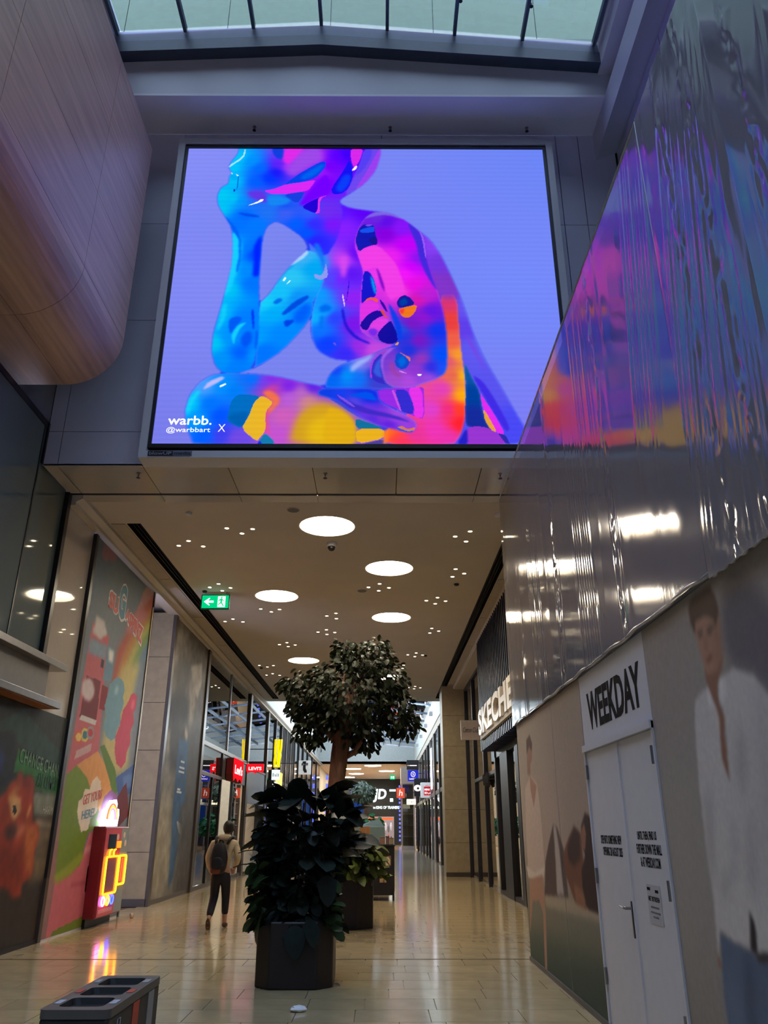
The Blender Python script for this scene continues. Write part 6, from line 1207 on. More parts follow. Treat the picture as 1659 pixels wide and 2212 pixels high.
struct(box('wall_far_left_side', (-5.7, -5.5), (71, 97.2), (0, 7), M_in)); struct(box('wall_far_right_side', (3.5, 3.7), (78, 97.2), (0, 7), M_in)); struct(box('wall_far_right_side', (3.5, 4.6), (77.9, 78.0), (0, 7), M_in)); struct(box('wall_far_left_side', (-6.6, -5.5), (74.9, 75.0), (0, 7), M_in))
struct(box('ceiling_far', (-5.5, 3.7), (71, 97.2), (CZ, CZ + .2), pm('far_ceiling', (226, 208, 200), .6)))
for k, (x, yy) in enumerate(((-.7, 73), (-2.5, 84), (-2.6, 77), (.6, 80), (-3.6, 90))):
    t = thing('ceiling_lamp', ['round lamp nearest in the far low ceiling beyond the glass roof', 'round lamp in the far ceiling straight above the end shop', 'round lamp in the far ceiling behind the tree trunk', 'round lamp at the right of the far ceiling', 'round lamp at the left end of the far ceiling'][k], 'ceiling lamp', (x, yy, CZ), 'round lamps in the far ceiling')
    MB().lathe([(.75, -.01), (.74, -.02)], (x, yy, CZ), 28).build('diffuser', M_disc, t); MB().lathe([(.8, 0), (.8, -.008)], (x, yy, CZ), 28).build('trim_ring', MATS['lamp_trim'], t)
t = thing('exit_sign', 'tiny green exit sign far away under the low ceiling', 'sign', (1.2, 86, 6.4))
box('face', (.98, 1.5), (86, 86.05), (6.42, 6.86), M_exg, t); box('pictogram', (1.08, 1.18), (85.98, 86), (6.52, 6.74), M_exw, t); box('pictogram', (1.26, 1.42), (85.98, 86), (6.52, 6.74), M_exw, t)
# end shop
ES = thing('end_shop', 'dark sports shop front with big white lit letters closing the far end', 'shop front', (0, 94, 0))
box('facade', (-5.49, 3.49), (93.0, 93.3), (2.9, CZ - .01), pm('black_facade', (34, 40, 42), .4), ES)
box('pier', (-5.49, -1.4), (93.0, 93.3), (0, 2.9), MATS['black_facade'], ES); box('pier', (1.5, 3.49), (93.0, 93.3), (0, 2.9), MATS['black_facade'], ES)
box('interior', (-5.45, 3.45), (96.9, 97.0), (0, 6.85), pm('glowing_back_wall', (150, 140, 140), .6, emit=(190, 170, 170), estr=.25), ES)  # back wall glows faintly in place of shop lighting
put_text('JD', (-.86, 92.99, 4.4), (1.42, 0, 0), (0, 0, 1.4), em('jd_white', (236, 255, 250), 1.6), ES, .03, .1, warp=lambda a, b: (a + b * .12, b))
put_text('the', (-.84, 92.99, 3.72), (.26, 0, 0), (0, 0, .26), MATS['jd_white'], ES, .02, .06)
put_text('KING OF TRAINERS', (-.5, 92.99, 3.7), (2.6, 0, 0), (0, 0, .3), MATS['jd_white'], ES, .02, .06)
box('letter_stroke', (1.0, 1.7), (92.9, 93), (5.55, 5.75), MATS['jd_white'], ES); box('letter_stroke', (1.05, 1.4), (92.9, 93), (4.45, 4.8), MATS['jd_white'], ES)
M_orng = em('orange_glow', (255, 110, 60), .8)
box('header_light', (-1.4, 1.4), (93.4, 93.5), (2.55, 2.8), M_orng, ES)
cols_ = [(230, 230, 236), (190, 40, 44), (40, 40, 46), (236, 236, 240), (120, 120, 128), (230, 230, 236)]
for k in range(18):
    x = -1.2 + (k % 9) * .3 + random.uniform(-.02, .02); z = (0.0 if k < 9 else 1.25); yy_ = 94.4 if k < 9 else 95.6
    tag(MB().lathe([(.05, -.0), (.11, .2), (.13, .55), (.07, .7), (.05, .85)], (x, yy_, z + (.2 if k % 2 else 0)), 8).build('garment_display', pm('garment_%d' % (k % 6), cols_[k % 6], .6, emit=cols_[k % 6], estr=.25), smooth=True), 'garment in the end shop entrance, %s from left, %s row' % (ORD[k % 9], 'lower' if k < 9 else 'upper'), 'clothes', 'clothes in the end shop')  # clothes emit a little of their own colour to look lit
for k in range(14):
    struct(box('trim_7', (2.0, 2.25), (91.0, 91.05), (.4 + k * .42, .62 + k * .42), em('violet_led', (110, 120, 255), .9)))
for k in range(7):
    struct(box('trim_8', (-4.8, -4.6), (72, 72.05), (1.4 + k * .7, 1.8 + k * .7), MATS['violet_led']))
BD = thing('blue_display', 'blue lit display panel at the far end, left of the distant tree', 'display', (-3, 88, 1))
box('panel', (-3.4, -1.75), (88, 88.1), (0, 6.3), pm('navy_panel', (20, 28, 62), .4), BD)
box('screen', (-3.3, -1.85), (87.95, 88), (1.8, 4.4), em('blue_panel_light', (44, 82, 170), .35), BD)
for k in range(5): box('line', (-3.3, -1.85), (87.95, 88), (4.6 + k * .33, 4.64 + k * .33), em('blue_line', (90, 120, 220), .7), BD)

# ------------------------------------------------------------------ candy-floss machine set into the hoarding
MC = thing('vending_machine', 'pink candy-floss vending machine with orange neon frames and a glowing topper', 'vending machine', (-5.0, 15.6, 0))
M_pink = pm('pink_lacquer', (206, 84, 104), .35); M_mar = pm('maroon_side', (146, 40, 56), .35); M_teal = pm('grey_teal_side', (138, 152, 156), .4)
mx0, mx1, my0, my1 = -5.215, -4.86, 14.92, 16.25
box('plinth', (mx0, -5.03), (my0 + .02, my1 - .05), (0, .14), M_black, MC)
box('body', (mx0, mx1), (my0, my1), (.14, 1.66), M_mar, MC, .03)
box('front_panel', (mx1, mx1 + .012), (my0 + .03, 15.80), (.17, 1.62), M_pink, MC)
box('side_panel', (mx1, mx1 + .012), (15.80, my1 - .03), (.17, 1.62), M_teal, MC)
FXm = mx1 + .012
box('touch_screen', (FXm, FXm + .01), (15.12, 15.5), (1.27, 1.52), pm('dim_screen', (48, 62, 84), .1), MC)
box('card_reader', (FXm, FXm + .03), (15.58, 15.75), (1.28, 1.40), em('reader_orange', (255, 150, 40), 1.0), MC)
for yy, z in ((15.6, 1.47), (15.95, 1.5), (16.05, 1.36)):
    MB().tube([(FXm, yy, z), (FXm + .004, yy, z)], .06, 12).build('sticker', pm('cream_sticker', (226, 200, 190), .5), MC)
M_neon_o = em('neon_orange', (255, 158, 20), 5.0); M_neon_p = em('neon_pink', (255, 120, 220), 6.0); M_neon_b = em('neon_blue', (40, 60, 255), 7.0); M_neon_y = em('neon_yellow', (255, 200, 30), 5.0)
def loop_tube(y0, y1, z0, z1, r, mat, name='neon_frame'):
    c = .04
    p = []
    for cy, cz, a0 in ((y1 - c, z1 - c, 0), (y0 + c, z1 - c, 90), (y0 + c, z0 + c, 180), (y1 - c, z0 + c, 270)):
        for k in range(4):
            a = math.radians(a0 + k * 30); p.append((FXm + .02, cy + c * math.cos(a), cz + c * math.sin(a)))
    p.append(p[0])
    MB().tube(p, r, 6, caps=False).build(name, mat, MC, smooth=True)
loop_tube(15.08, 15.74, .52, 1.14, .016, M_neon_o); loop_tube(15.78, 16.16, .64, 1.14, .016, M_neon_o)
box('window', (FXm, FXm + .008), (15.11, 15.71), (.55, 1.11), pm('hatch_window', (150, 92, 120), .2), MC)
box('window', (FXm, FXm + .008), (15.81, 16.13), (.67, 1.11), pm('hatch_window', (0, 0, 0)), MC)
for yy in (15.92, 16.03): MB().tube([(FXm + .02, yy, .69), (FXm + .02, yy, 1.1)], .008, 6).build('neon_bar', em('neon_red', (255, 80, 40), 2.0), MC)
for yy in (15.2, 15.42): MB().tube([(FXm + .02, yy, 1.16), (FXm + .02, yy, 1.22), (FXm + .02, yy + .03, 1.25), (FXm + .02, yy + .09, 1.26)], .014, 6).build('neon_hook', M_neon_o, MC, smooth=True)
for yy, mt in ((15.14, M_neon_p), (15.37, M_neon_y), (15.60, M_neon_b)):
    MB().tube([(FXm + .02, yy + .075 * math.cos(a), .41 + .075 * math.sin(a)) for a in [2 * math.pi * k / 16 for k in range(17)]], .013, 6, caps=False).build('button_ring', mt, MC, smooth=True)
box('label_strip', (FXm, FXm + .004), (15.0, 15.7), (.22, .28), pm('pale_pink', (226, 150, 160), .5), MC)
box('cup_tube', (mx1 - .34, mx1 - .30), (my0 - .05, my0 - .003), (.58, 1.0), pm('clear_tube', (196, 186, 200), .2), MC)
# glowing cloud-and-rainbow topper
tw = em('topper_white', (226, 246, 255), 3.2)
prof = [(15.05, 1.66), (15.02, 1.78), (15.08, 1.82), (15.10, 1.92), (15.18, 1.98), (15.26, 1.92), (15.32, 2.05), (15.44, 2.12), (15.55, 2.09), (15.66, 2.14), (15.74, 2.06), (15.72, 1.98), (15.86, 1.97), (15.9, 1.86), (15.86, 1.66)]
MB().prism([(-5.04, a, b) for a, b in prof], (.06, 0, 0)).build('topper', tw, MC)
for r, c in ((.26, (255, 90, 60)), (.22, (255, 190, 60)), (.18, (190, 110, 255))):
    MB().tube([(-4.97, 15.48 + r * math.cos(a), 1.78 + r * 1.05 * math.sin(a)) for a in [math.pi * k / 12 for k in range(13)]], .018, 6).build('rainbow_band', em('topper_%d' % c[1], c, 2.2), MC)

for ch in MC.children:
    for v in ch.data.vertices:
        v.co.x = max(v.co.x - .14, -5.218); v.co.y = 15.3 + (v.co.y - 14.92) * 1.09

# ------------------------------------------------------------------ plants
def leaf_shape(L, Wd, curl, fold, lobed=False):
    ts = [0, .2, .45, .7, .9, 1.0]
    ws = [.04, .62, .98, 1.0, .62, .0]
    if lobed: ws = [.3, 1.0, .9, .75, .4, .0]
    v = []; f = []
    for t, w in zip(ts, ws):
        z = -curl * t * t * L
        h = Wd / 2 * w
        v += [(t * L, -h, z + fold * h), (t * L, 0, z), (t * L, h, z + fold * h)]
    for i in range(len(ts) - 1):
        a = i * 3
        f += [(a, a + 1, a + 4, a + 3), (a + 1, a + 2, a + 5, a + 4)]
    return np.array(v), f
def leaf_mat(name, rgb):
    m = pm(name, rgb, .5, var=.25, scale=14, randv=.28, spec=.3)
    return m
def rot_to(d, roll):
    d = Vector(d).normalized()
    q = d.to_track_quat('X', 'Z')
    return q @ Quaternion((1, 0, 0), roll)
class Foliage:
    def __init__(s, shape, mat, part='leaf'):
        s.v, s.f = shape; s.mat = mat; s.items = []; s.part = part
    def add(s, pos, d, roll, sc): s.items.append((Vector(pos), rot_to(d, roll), sc))
    def build(s, parent, keep):
        me = bpy.data.meshes.new(s.part)
        me.from_pydata(s.v.tolist(), [], s.f); me.materials.append(s.mat)
        me.polygons.foreach_set('use_smooth', [True] * len(s.f))
        it = sorted(s.items, key=lambda q: q[0].y)
        loc = Vector(parent.location)
        for p, q, sc in it[:keep]:
            o = bpy.data.objects.new(s.part, me); COL.objects.link(o); o.parent = parent
            o.matrix_parent_inverse = Matrix.Translation(-loc)
            o.rotation_mode = 'QUATERNION'; o.rotation_quaternion = q; o.location = p; o.scale = (sc, sc, sc)
        restv = []; restf = []
        nv = len(s.v)
        for p, q, sc in it[keep:]:
            R = np.array(q.to_matrix()) * sc
            o = len(restv) * nv
            restv.append(s.v @ R.T + np.array(p))
            restf += [tuple(i + o for i in f) for f in s.f]
        if restv:
            me = bpy.data.meshes.new('foliage')
            me.from_pydata(np.concatenate(restv).tolist(), [], restf); me.materials.append(s.mat)
            me.polygons.foreach_set('use_smooth', [True] * len(restf))
            o = link(bpy.data.objects.new('foliage', me), parent); o['kind'] = 'stuff'
R_ = random.Random(11)
def octagon(cx, cy, w, d, ch, r=6):
    a, b = w / 2, d / 2
    base = [(a, -b + ch), (a, b - ch), (a - ch, b), (-a + ch, b), (-a, b - ch), (-a, -b + ch), (-a + ch, -b), (a - ch, -b)]
    return [(cx + x, cy + y_) for x, y_ in base]
def planter(name, lab, cx, cy, w, d, ch, h, mat):
    t = thing(name, lab, 'planter', (cx, cy, 0), 'dark planters in the middle of the mall')
    o1 = octagon(cx, cy, w, d, ch); o2 = octagon(cx, cy, w - .06, d - .06, ch - .01); n = 8
    m = MB()
    vs = [(x, y_, .0) for x, y_ in o1] + [(x, y_, h) for x, y_ in o1] + [(x, y_, h) for x, y_ in o2] + [(x, y_, h - .1) for x, y_ in o2]
    fs = [(i, (i + 1) % n, (i + 1) % n + n, i + n) for i in range(n)] + [(i + n, (i + 1) % n + n, (i + 1) % n + 2 * n, i + 2 * n) for i in range(n)] + [(i + 2 * n, (i + 1) % n + 2 * n, (i + 1) % n + 3 * n, i + 3 * n) for i in range(n)] + [tuple(range(n))[::-1]]
    m.add(vs, fs).build('pot', mat, t, bevel=.02)
    MB().add([(x, y_, h - .08) for x, y_ in o2], [tuple(range(n))]).build('soil', pm('potting_soil', (44, 34, 26), .9), t)
    return t
M_pot = pm('dark_brown_pot', (36, 30, 32), .42, var=.06)
P1 = planter('planter', 'dark octagonal planter nearest the camera', -.955, 10.18, .86, .94, .17, .66, M_pot)
P2 = planter('planter', 'taller dark octagonal planter behind the nearest one, holding the tree', -.62, 15.62, .98, .98, .26, 1.0, M_pot)
# leafy mix in the front planter
LVd = leaf_mat('dark_leaf', (34, 46, 40)); LVm = leaf_mat('mid_leaf', (44, 66, 34)); LVl = leaf_mat('light_leaf', (96, 108, 44))
PF = thing('leafy_plant', 'dense dark plant mix with big paddle leaves in the front planter', 'plant', (-.95, 10.15, .6))
stem = MB()
big = Foliage(leaf_shape(.36, .25, .3, .22), LVd)
for k in range(95):
    u = R_.random()
    th = R_.uniform(0, 2 * math.pi)
    z = R_.uniform(1.25, 2.02)
    rr = (.42 if z < 1.9 else .26) * math.sqrt(R_.random())
    p = Vector((-.86 + rr * math.cos(th) * 1.1, 10.12 + rr * math.sin(th) * .8, z))
    d = Vector((math.cos(th), math.sin(th), R_.uniform(-.25, .9)))
    big.add(p, d, R_.uniform(-.7, .7), R_.uniform(.7, 1.15))
for x, z, dx, dz, sc in ((-1.02, 1.86, .12, 1, 1.0), (-1.1, 1.84, -.3, .9, 1.0), (-.78, 1.80, -.5, 1, 1.15), (-.72, 1.80, .35, 1, 1.0), (-.5, 1.72, -.1, 1, 1.05), (-1.2, 1.7, -1, .4, 1.2), (-.45, 1.75, .8, .5, 1.1), (-1.25, 1.45, -1, .1, 1.1), (-.4, 1.5, 1, .1, 1.1)):
    big.add((x, 9.95, z), (dx, -.25, dz), R_.uniform(-.4, .4), sc)
big.build(PF, 104)
mid = Foliage(leaf_shape(.17, .12, .3, .2), LVd)
for k in range(900):
    z = R_.uniform(.6, 1.7)
    th = R_.uniform(0, 2 * math.pi)
    wv = .40 + .10 * math.sin(z * 5.0)
    rr = wv * math.sqrt(R_.uniform(.1, 1))
    p = (-.93 + rr * math.cos(th) * 1.05, 10.15 + rr * math.sin(th), z)
    mid.add(p, (math.cos(th), math.sin(th) * .8, R_.uniform(-.8, .5)), R_.uniform(-1, 1), R_.uniform(.7, 1.3))
mid.build(PF, 120)
tr = Foliage(leaf_shape(.13, .08, .3, .2), LVm)
for k in range(120):      # trailing stems at the left and right
    s_ = -1 if k % 3 else 1
    z = R_.uniform(.55, 1.25)
    p = (-.95 + s_ * R_.uniform(.30, .48) * (1.0 if s_ < 0 else .9), 9.85 + R_.uniform(-.15, .4), z)
    tr.add(p, (s_, -.4, R_.uniform(-.9, .3)), R_.uniform(-1, 1), R_.uniform(.8, 1.5))
tr.build(PF, 76)
for x, z, dx, dz, sc in ((-1.3, .78, -.35, -1, 1.3), (-.95, .62, .1, -1, 1.25), (-.80, .68, .4, -.9, 1.1), (-.62, 1.12, .2, -1, 1.2), (-1.3, .9, -.9, -.5, 1.1)):
    f_ = Foliage(leaf_shape(.26, .2, .2, .15, True), leaf_mat('blue_leaf', (24, 38, 38)) if x > -1.2 else LVm); f_.add((x, 9.68, z), (dx, -.25, dz), .3, sc); f_.build(PF, 1)
for k in range(9):
    a = R_.uniform(0, 6.28)
    stem.tube([(-.95 + .2 * math.cos(a), 10.15 + .2 * math.sin(a), .55), (-.92 + .22 * math.cos(a), 10.15 + .2 * math.sin(a), 1.2), (-.88 + .3 * math.cos(a), 10.12 + .25 * math.sin(a), 1.9)], [.016, .013, .008], 6)
stem.build('stem', pm('plant_stem', (58, 52, 34), .6), PF)
# palm fronds sticking out on the left
def frond(parent, p0, p1, p2, n, ll, mat):
    pts = []
    for k in range(9):
        t = k / 8
        pts.append(Vector(p0) * (1 - t) ** 2 + Vector(p1) * 2 * t * (1 - t) + Vector(p2) * t * t)
    m = MB(); m.tube(pts, [.006] * 9, 5)
    v, f = leaf_shape(ll, .022, .35, .1)
    for k in range(n):
        t = .25 + .75 * k / (n - 1)
        i = min(int(t * 8), 7); p = pts[i].lerp(pts[i + 1], t * 8 - i); d = (pts[i + 1] - pts[i]).normalized()
        for sd in (-1, 1):
            side = d.cross(Vector((0, 1, 0))).normalized() * sd
            q = rot_to(d * .7 + side * .8 + Vector((0, 0, -.15)), 0)
            M3 = np.array(q.to_matrix()) * (1 - .4 * abs(t - .5))
            m.add((v @ M3.T + np.array(p)).tolist(), f)
    o = m.build('frond', mat, parent); return o
frond(PF, (-1.1, 10.1, 1.2), (-1.25, 10.0, 1.75), (-1.62, 9.95, 1.78), 12, .22, LVd)
frond(PF, (-1.1, 10.1, 1.0), (-1.3, 9.95, 1.5), (-1.66, 9.9, 1.35), 12, .22, LVd)
frond(PF, (-1.1, 10.05, .9), (-1.35, 9.9, 1.35), (-1.7, 9.85, 1.2), 12, .2, LVd)
frond(PF, (-1.1, 10.05, .8), (-1.3, 9.9, 1.15), (-1.55, 9.85, 1.0), 10, .18, LVm)
frond(PF, (-.6, 10.2, 1.3), (-.4, 10.2, 1.8), (-.2, 10.2, 1.85), 12, .22, LVd)
# light green bush in the second planter
PB = thing('leafy_plant', 'light green leafy plant at the foot of the tree in the second planter', 'plant', (-.45, 15.4, .95))
lg = Foliage(leaf_shape(.22, .15, .35, .2, True), LVl)
for k in range(150):
    th = R_.uniform(0, 6.28); rr = .52 * math.sqrt(R_.random())
    lg.add((-.5 + rr * math.cos(th), 15.45 + rr * math.sin(th), R_.uniform(.92, 1.5) - rr * .35), (math.cos(th), math.sin(th) - .2, R_.uniform(-.7, .6)), R_.uniform(-1, 1), R_.uniform(.7, 1.3))
lg.build(PB, 150)
dk = Foliage(leaf_shape(.15, .1, .3, .2), LVd)
for k in range(260):
    th = R_.uniform(0, 6.28); rr = .5 * math.sqrt(R_.random())
    dk.add((-.72 + rr * math.cos(th), 15.5 + rr * math.sin(th), R_.uniform(.9, 1.45)), (math.cos(th), math.sin(th), R_.uniform(-.6, .6)), R_.uniform(-1, 1), R_.uniform(.8, 1.4))
dk.build(PB, 100)
# the ficus tree
TR = thing('ficus_tree', 'ficus tree with a brown trunk and dark rounded crown in the second planter', 'tree', (-.82, 15.75, .9))
bark = pm('ficus_bark', (112, 76, 56), .75, var=.3, scale=5, stretch=(3, 3, .7), bump=.6, bscale=9)
tk = MB()
base = [(-.80, 15.75, .9), (-.84, 15.75, 1.5), (-.88, 15.76, 2.0), (-.84, 15.78, 2.5), (-.80, 15.8, 2.95), (-.74, 15.82, 3.35), (-.70, 15.85, 3.8), (-.6, 15.9, 4.3)]
tk.tube(base, [.19, .17, .165, .16, .17, .18, .15, .08], 14)
tk.tube([(-.83, 15.72, .9), (-.93, 15.7, 1.7), (-.86, 15.7, 2.4), (-.86, 15.74, 3.1)], [.11, .1, .09, .08], 10)
tk.tube([(-.74, 15.74, .9), (-.77, 15.68, 1.6), (-.83, 15.68, 2.2), (-.74, 15.74, 3.1)], [.12, .11, .1, .08], 10)
for br in ([(-.74, 15.8, 2.9), (-.5, 15.75, 3.0), (-.3, 15.7, 3.35), (0, 15.7, 3.6)], [(-.8, 15.8, 3.1), (-1.1, 15.8, 3.45), (-1.4, 15.8, 3.8), (-1.8, 15.8, 4.2)], [(-.72, 15.85, 3.3), (-.4, 15.9, 3.9), (-.1, 15.95, 4.5)],
           [(-.72, 15.85, 3.4), (-.3, 16.0, 3.8), (.35, 16.0, 3.95)], [(-.72, 15.85, 3.4), (-.8, 15.5, 3.9), (-.7, 15.2, 4.4)], [(-.72, 15.85, 3.4), (-.9, 16.3, 3.9), (-.8, 16.6, 4.3)]):
    tk.tube(br, [.075, .055, .04, .02][:len(br)] if len(br) == 4 else [.08, .05, .02], 8)
tk.build('trunk', bark, TR, smooth=True)
def pxz(u, v): return (-2.08 + (u - 600) * .00931, 5.21 - (v - 1385) * .0092)
CLU = [(760, 1500, 88, 80), (685, 1500, 62, 52), (635, 1482, 34, 16), (790, 1425, 62, 36), (835, 1470, 45, 50), (850, 1535, 45, 48), (880, 1566, 25, 26), (700, 1548, 55, 36), (668, 1582, 26, 22), (765, 1555, 80, 50), (745, 1410, 26, 26), (790, 1592, 36, 30), (684, 1602, 18, 14), (812, 1400, 34, 18), (650, 1530, 26, 26)]
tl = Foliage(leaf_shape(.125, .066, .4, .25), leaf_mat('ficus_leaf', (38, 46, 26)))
tot = sum(c[2] * c[3] for c in CLU)
for (u, v, ru, rv) in CLU:
    cx, cz = pxz(u, v); rx, rz = ru * .00931, rv * .0092
    ry = max(.22, min(1.1, (rx + rz) / 2 * 1.1))
    yc = 15.9 + R_.uniform(-.15, .15)
    n = int(3300 * ru * rv / tot) + 25
    for k in range(n):
        d = Vector((R_.gauss(0, 1), R_.gauss(0, 1), R_.gauss(0, 1))).normalized()
        r = R_.uniform(.35, 1.06) ** .5 * (R_.uniform(1.0, 1.28) if R_.random() < .14 else 1.0)
        p = (cx + d.x * rx * r, yc + d.y * ry * r, cz + d.z * rz * r)
        dd = Vector((d.x + R_.uniform(-.6, .6), d.y + R_.uniform(-.6, .6), d.z * .4 - R_.uniform(.0, 1.0)))
        tl.add(p, dd, R_.uniform(-1.2, 1.2), R_.uniform(.75, 1.35))
tl.build(TR, 300)
tw_ = MB()
for (u, v, ru, rv) in CLU:
    cx, cz = pxz(u, v)
    for k in range(5):
        a = R_.uniform(-1, 1); b = R_.uniform(-1, 1)
        tw_.tube([(-.65, 15.9, 3.9), ((cx - .65) / 2, 15.9, (cz + 3.95) / 2), (cx + a * ru * .008, 15.9 + R_.uniform(-.4, .4), cz + b * rv * .008)], [.02, .012, .005], 5)
o = tw_.build('twigs', bark, TR); o['kind'] = 'stuff'
# distant tree and its bush
T2 = thing('ficus_tree', 'small distant tree in front of the lit end shop letters', 'tree', (-.9, 50, 0))
MB().tube([(-.9, 50, 1.0), (-.88, 50, 2.4), (-.85, 50, 3.2)], [.14, .12, .08], 8).build('trunk', bark, T2)
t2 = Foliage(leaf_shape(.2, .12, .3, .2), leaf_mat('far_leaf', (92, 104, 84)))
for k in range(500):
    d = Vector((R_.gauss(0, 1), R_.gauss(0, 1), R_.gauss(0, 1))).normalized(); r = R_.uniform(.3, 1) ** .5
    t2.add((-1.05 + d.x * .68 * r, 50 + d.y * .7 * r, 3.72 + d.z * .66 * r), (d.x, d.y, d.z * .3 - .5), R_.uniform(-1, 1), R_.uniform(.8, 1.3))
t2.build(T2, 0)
P3 = planter('planter', 'far planter half hidden by the covered stall', -.9, 50, 1.0, 1.0, .2, 1.2, M_pot)
B2 = thing('leafy_plant', 'bright green fern-like plant below the distant tree', 'plant', (-.9, 49.6, 1.2))
b2 = Foliage(leaf_shape(.4, .18, .4, .2), leaf_mat('fern_leaf', (40, 110, 58)))
for k in range(220):
    th = R_.uniform(0, 6.28); rr = .75 * math.sqrt(R_.random())
    b2.add((-.85 + rr * math.cos(th), 49.6 + rr * math.sin(th) * .6, R_.uniform(1.5, 2.5) - rr * .4), (math.cos(th), math.sin(th), R_.uniform(-.6, .5)), R_.uniform(-1, 1), R_.uniform(.7, 1.2))
b2.build(B2, 0)

# ------------------------------------------------------------------ stalls in the middle
CT = thing('display_cart', 'black sales cart with three small photo cards on its side', 'cart', (.05, 21.3, 0))
box('body', (-.9, .34), (21.0, 22.0), (.12, 1.22), M_black, CT, .01)
box('top', (-.92, .36), (20.97, 22.05), (1.22, 1.25), M_black, CT)
for x in (-.85, .29): box('leg', (x, x + .05), (21.03, 21.08), (0, .12), M_black, CT)
box('trim_edge', (.34, .352), (21.0, 22.0), (.2, 1.2), pm('oak_edge', (168, 118, 66), .5), CT)
def card(x0, x1, z0, z1, shapes, bgc_, lab):
    c = Canvas(24, 28, bgc_)
    for p, rgb in shapes: c.poly(p, rgb, 1)
    t = thing('photo_card', lab, 'photo', (x0, 21, z0), 'photo cards on the cart')
    c.crop_build('print', (x0, 20.994, z0), (x1 - x0, 0, 0), (0, 0, z1 - z0), printm('card_print', .5), t); box('card', (x0, x1), (20.995, 20.999), (z0, z1), M_white, t)
card(-.11, .06, .62, .92, [([(.3, 0), (.75, 0), (.7, .5), (.55, .6), (.4, .5)], (220, 214, 206)), ([(.4, .6), (.6, .6), (.6, .8), (.4, .8)], (120, 90, 70))], (170, 160, 150), 'photo card of a pale figure, lower left on the black cart')
card(.10, .26, .78, 1.0, [([(.2, 0), (.8, 0), (.85, .6), (.6, .9), (.3, .85), (.15, .5)], (214, 190, 150)), ([(.42, .45), (.58, .45), (.55, .6), (.45, .6)], (50, 40, 40))], (120, 96, 80), 'photo card of a light-coloured dog, upper right on the black cart')
card(-.02, .15, .40, .60, [([(0, .2), (.6, .3), (.9, .8), (.4, .9)], (190, 150, 100)), ([(.5, 0), (.7, 0), (.7, 1), (.6, 1)], (90, 70, 60))], (160, 130, 96), 'photo card in brown tones, lowest on the black cart')
# covered stall
ST = thing('covered_stall', 'market stall covered with a grey-blue tarpaulin rising to a peak', 'stall', (-.4, 32.5, 0))
tarp = pm('tarpaulin', (116, 142, 146), .6, var=.08, scale=3, bump=.15, bscale=2)
vs = [(-1.15, 32, .5), (.2, 32, .5), (.2, 34, .5), (-1.15, 34, .5), (-1.12, 32, 1.68), (.16, 32, 1.68), (.16, 34, 1.68), (-1.12, 34, 1.68), (-.05, 32.5, 1.98), (-.6, 32.6, 1.78)]
MB().add(vs, [(0, 1, 5, 4), (1, 2, 6, 5), (2, 3, 7, 6), (3, 0, 4, 7), (4, 5, 9), (5, 8, 9), (5, 6, 8), (6, 7, 8), (7, 9, 8), (7, 4, 9)]).build('tarpaulin', tarp, ST)
box('base', (-1.1, .15), (32.05, 33.95), (0, .5), M_dark, ST)
M_oak = pm('oak_board', (168, 116, 62), .5, var=.15, scale=3, stretch=(8, 8, .6))
t = tag(box('wooden_board', (-.64, -.33), (26.0, 26.12), (.631, 1.68), M_oak), 'upright oak board standing in front of the tarpaulin stall', 'board')
t = tag(box('wooden_board', (-1.0, -.8), (26.4, 26.5), (.631, 1.68), M_oak), 'oak board mostly hidden behind the big leaves', 'board')
struct_t = thing('stall_counter', 'low dark counter under the oak boards and boxes', 'counter', (-.3, 26.5, 0))
box('carcass', (-1.3, .25), (25.6, 27.2), (0, .6), M_dark, struct_t); box('worktop', (-1.32, .27), (25.58, 27.22), (.6, .63), M_oak, struct_t)
for k, (x0, x1, z1, c, lab) in enumerate(((-.02, .12, 1.32, (146, 106, 84), 'tan cardboard box on the black cart, the leftmost'), (.13, .22, 1.34, (104, 84, 70), 'narrow brown box on the cart between two others'), (.23, .33, 1.30, (150, 130, 96), 'pale yellow-brown box at the right end of the cart'))):
    t = thing('display_box', lab, 'box', (x0, 21.3, 1.25), 'boxes on the cart')
    box('body', (x0, x1), (21.3, 21.6), (1.251, z1 + .1), pm('box_%d' % k, c, .6), t, .004)
    box('lid', (x0 - .003, x1 + .003), (21.297, 21.603), (z1 + .08, z1 + .105), pm('box_lid_%d' % k, tuple(int(q * .8) for q in c), .6), t)

# ------------------------------------------------------------------ recycling bin
BN = thing('recycling_bin', 'black three-slot recycling bin at the bottom left corner', 'bin', (-1.3, 4.27, 0))
bx0, bx1, by0, by1 = -1.445, -1.15, 3.86, 4.69
M_binb = pm('bin_black', (30, 30, 34), .45); M_bint = pm('bin_grey_top', (92, 90, 92), .38, metal=.3)
m = MB()
m.box(bx0, bx1, by0, by1, .03, .87); m.build('body', M_binb, BN, bevel=.015)
slots = [(3.92, 4.12), (4.17, 4.37), (4.42, 4.62)]
def rrect(x0, x1, y0, y1, r, n=4):
    p = []
    for cx, cy, a0 in ((x1 - r, y1 - r, 0), (x0 + r, y1 - r, 90), (x0 + r, y0 + r, 180), (x1 - r, y0 + r, 270)):
        for k in range(n + 1):
            a = math.radians(a0 + 90 * k / n); p.append((cx + r * math.cos(a), cy + r * math.sin(a)))
    return p
bm = bmesh.new()
def bloop(pts, z):
    vs = [bm.verts.new((p[0], p[1], z)) for p in pts]
    return [bm.edges.new((vs[i], vs[(i + 1) % len(vs)])) for i in range(len(vs))]
ed = bloop(rrect(bx0 - .004, bx1 + .004, by0 - .004, by1 + .004, .03), .9)
for a, b in slots: ed += bloop(rrect(bx0 + .05, bx1 - .05, a, b, .03), .9)
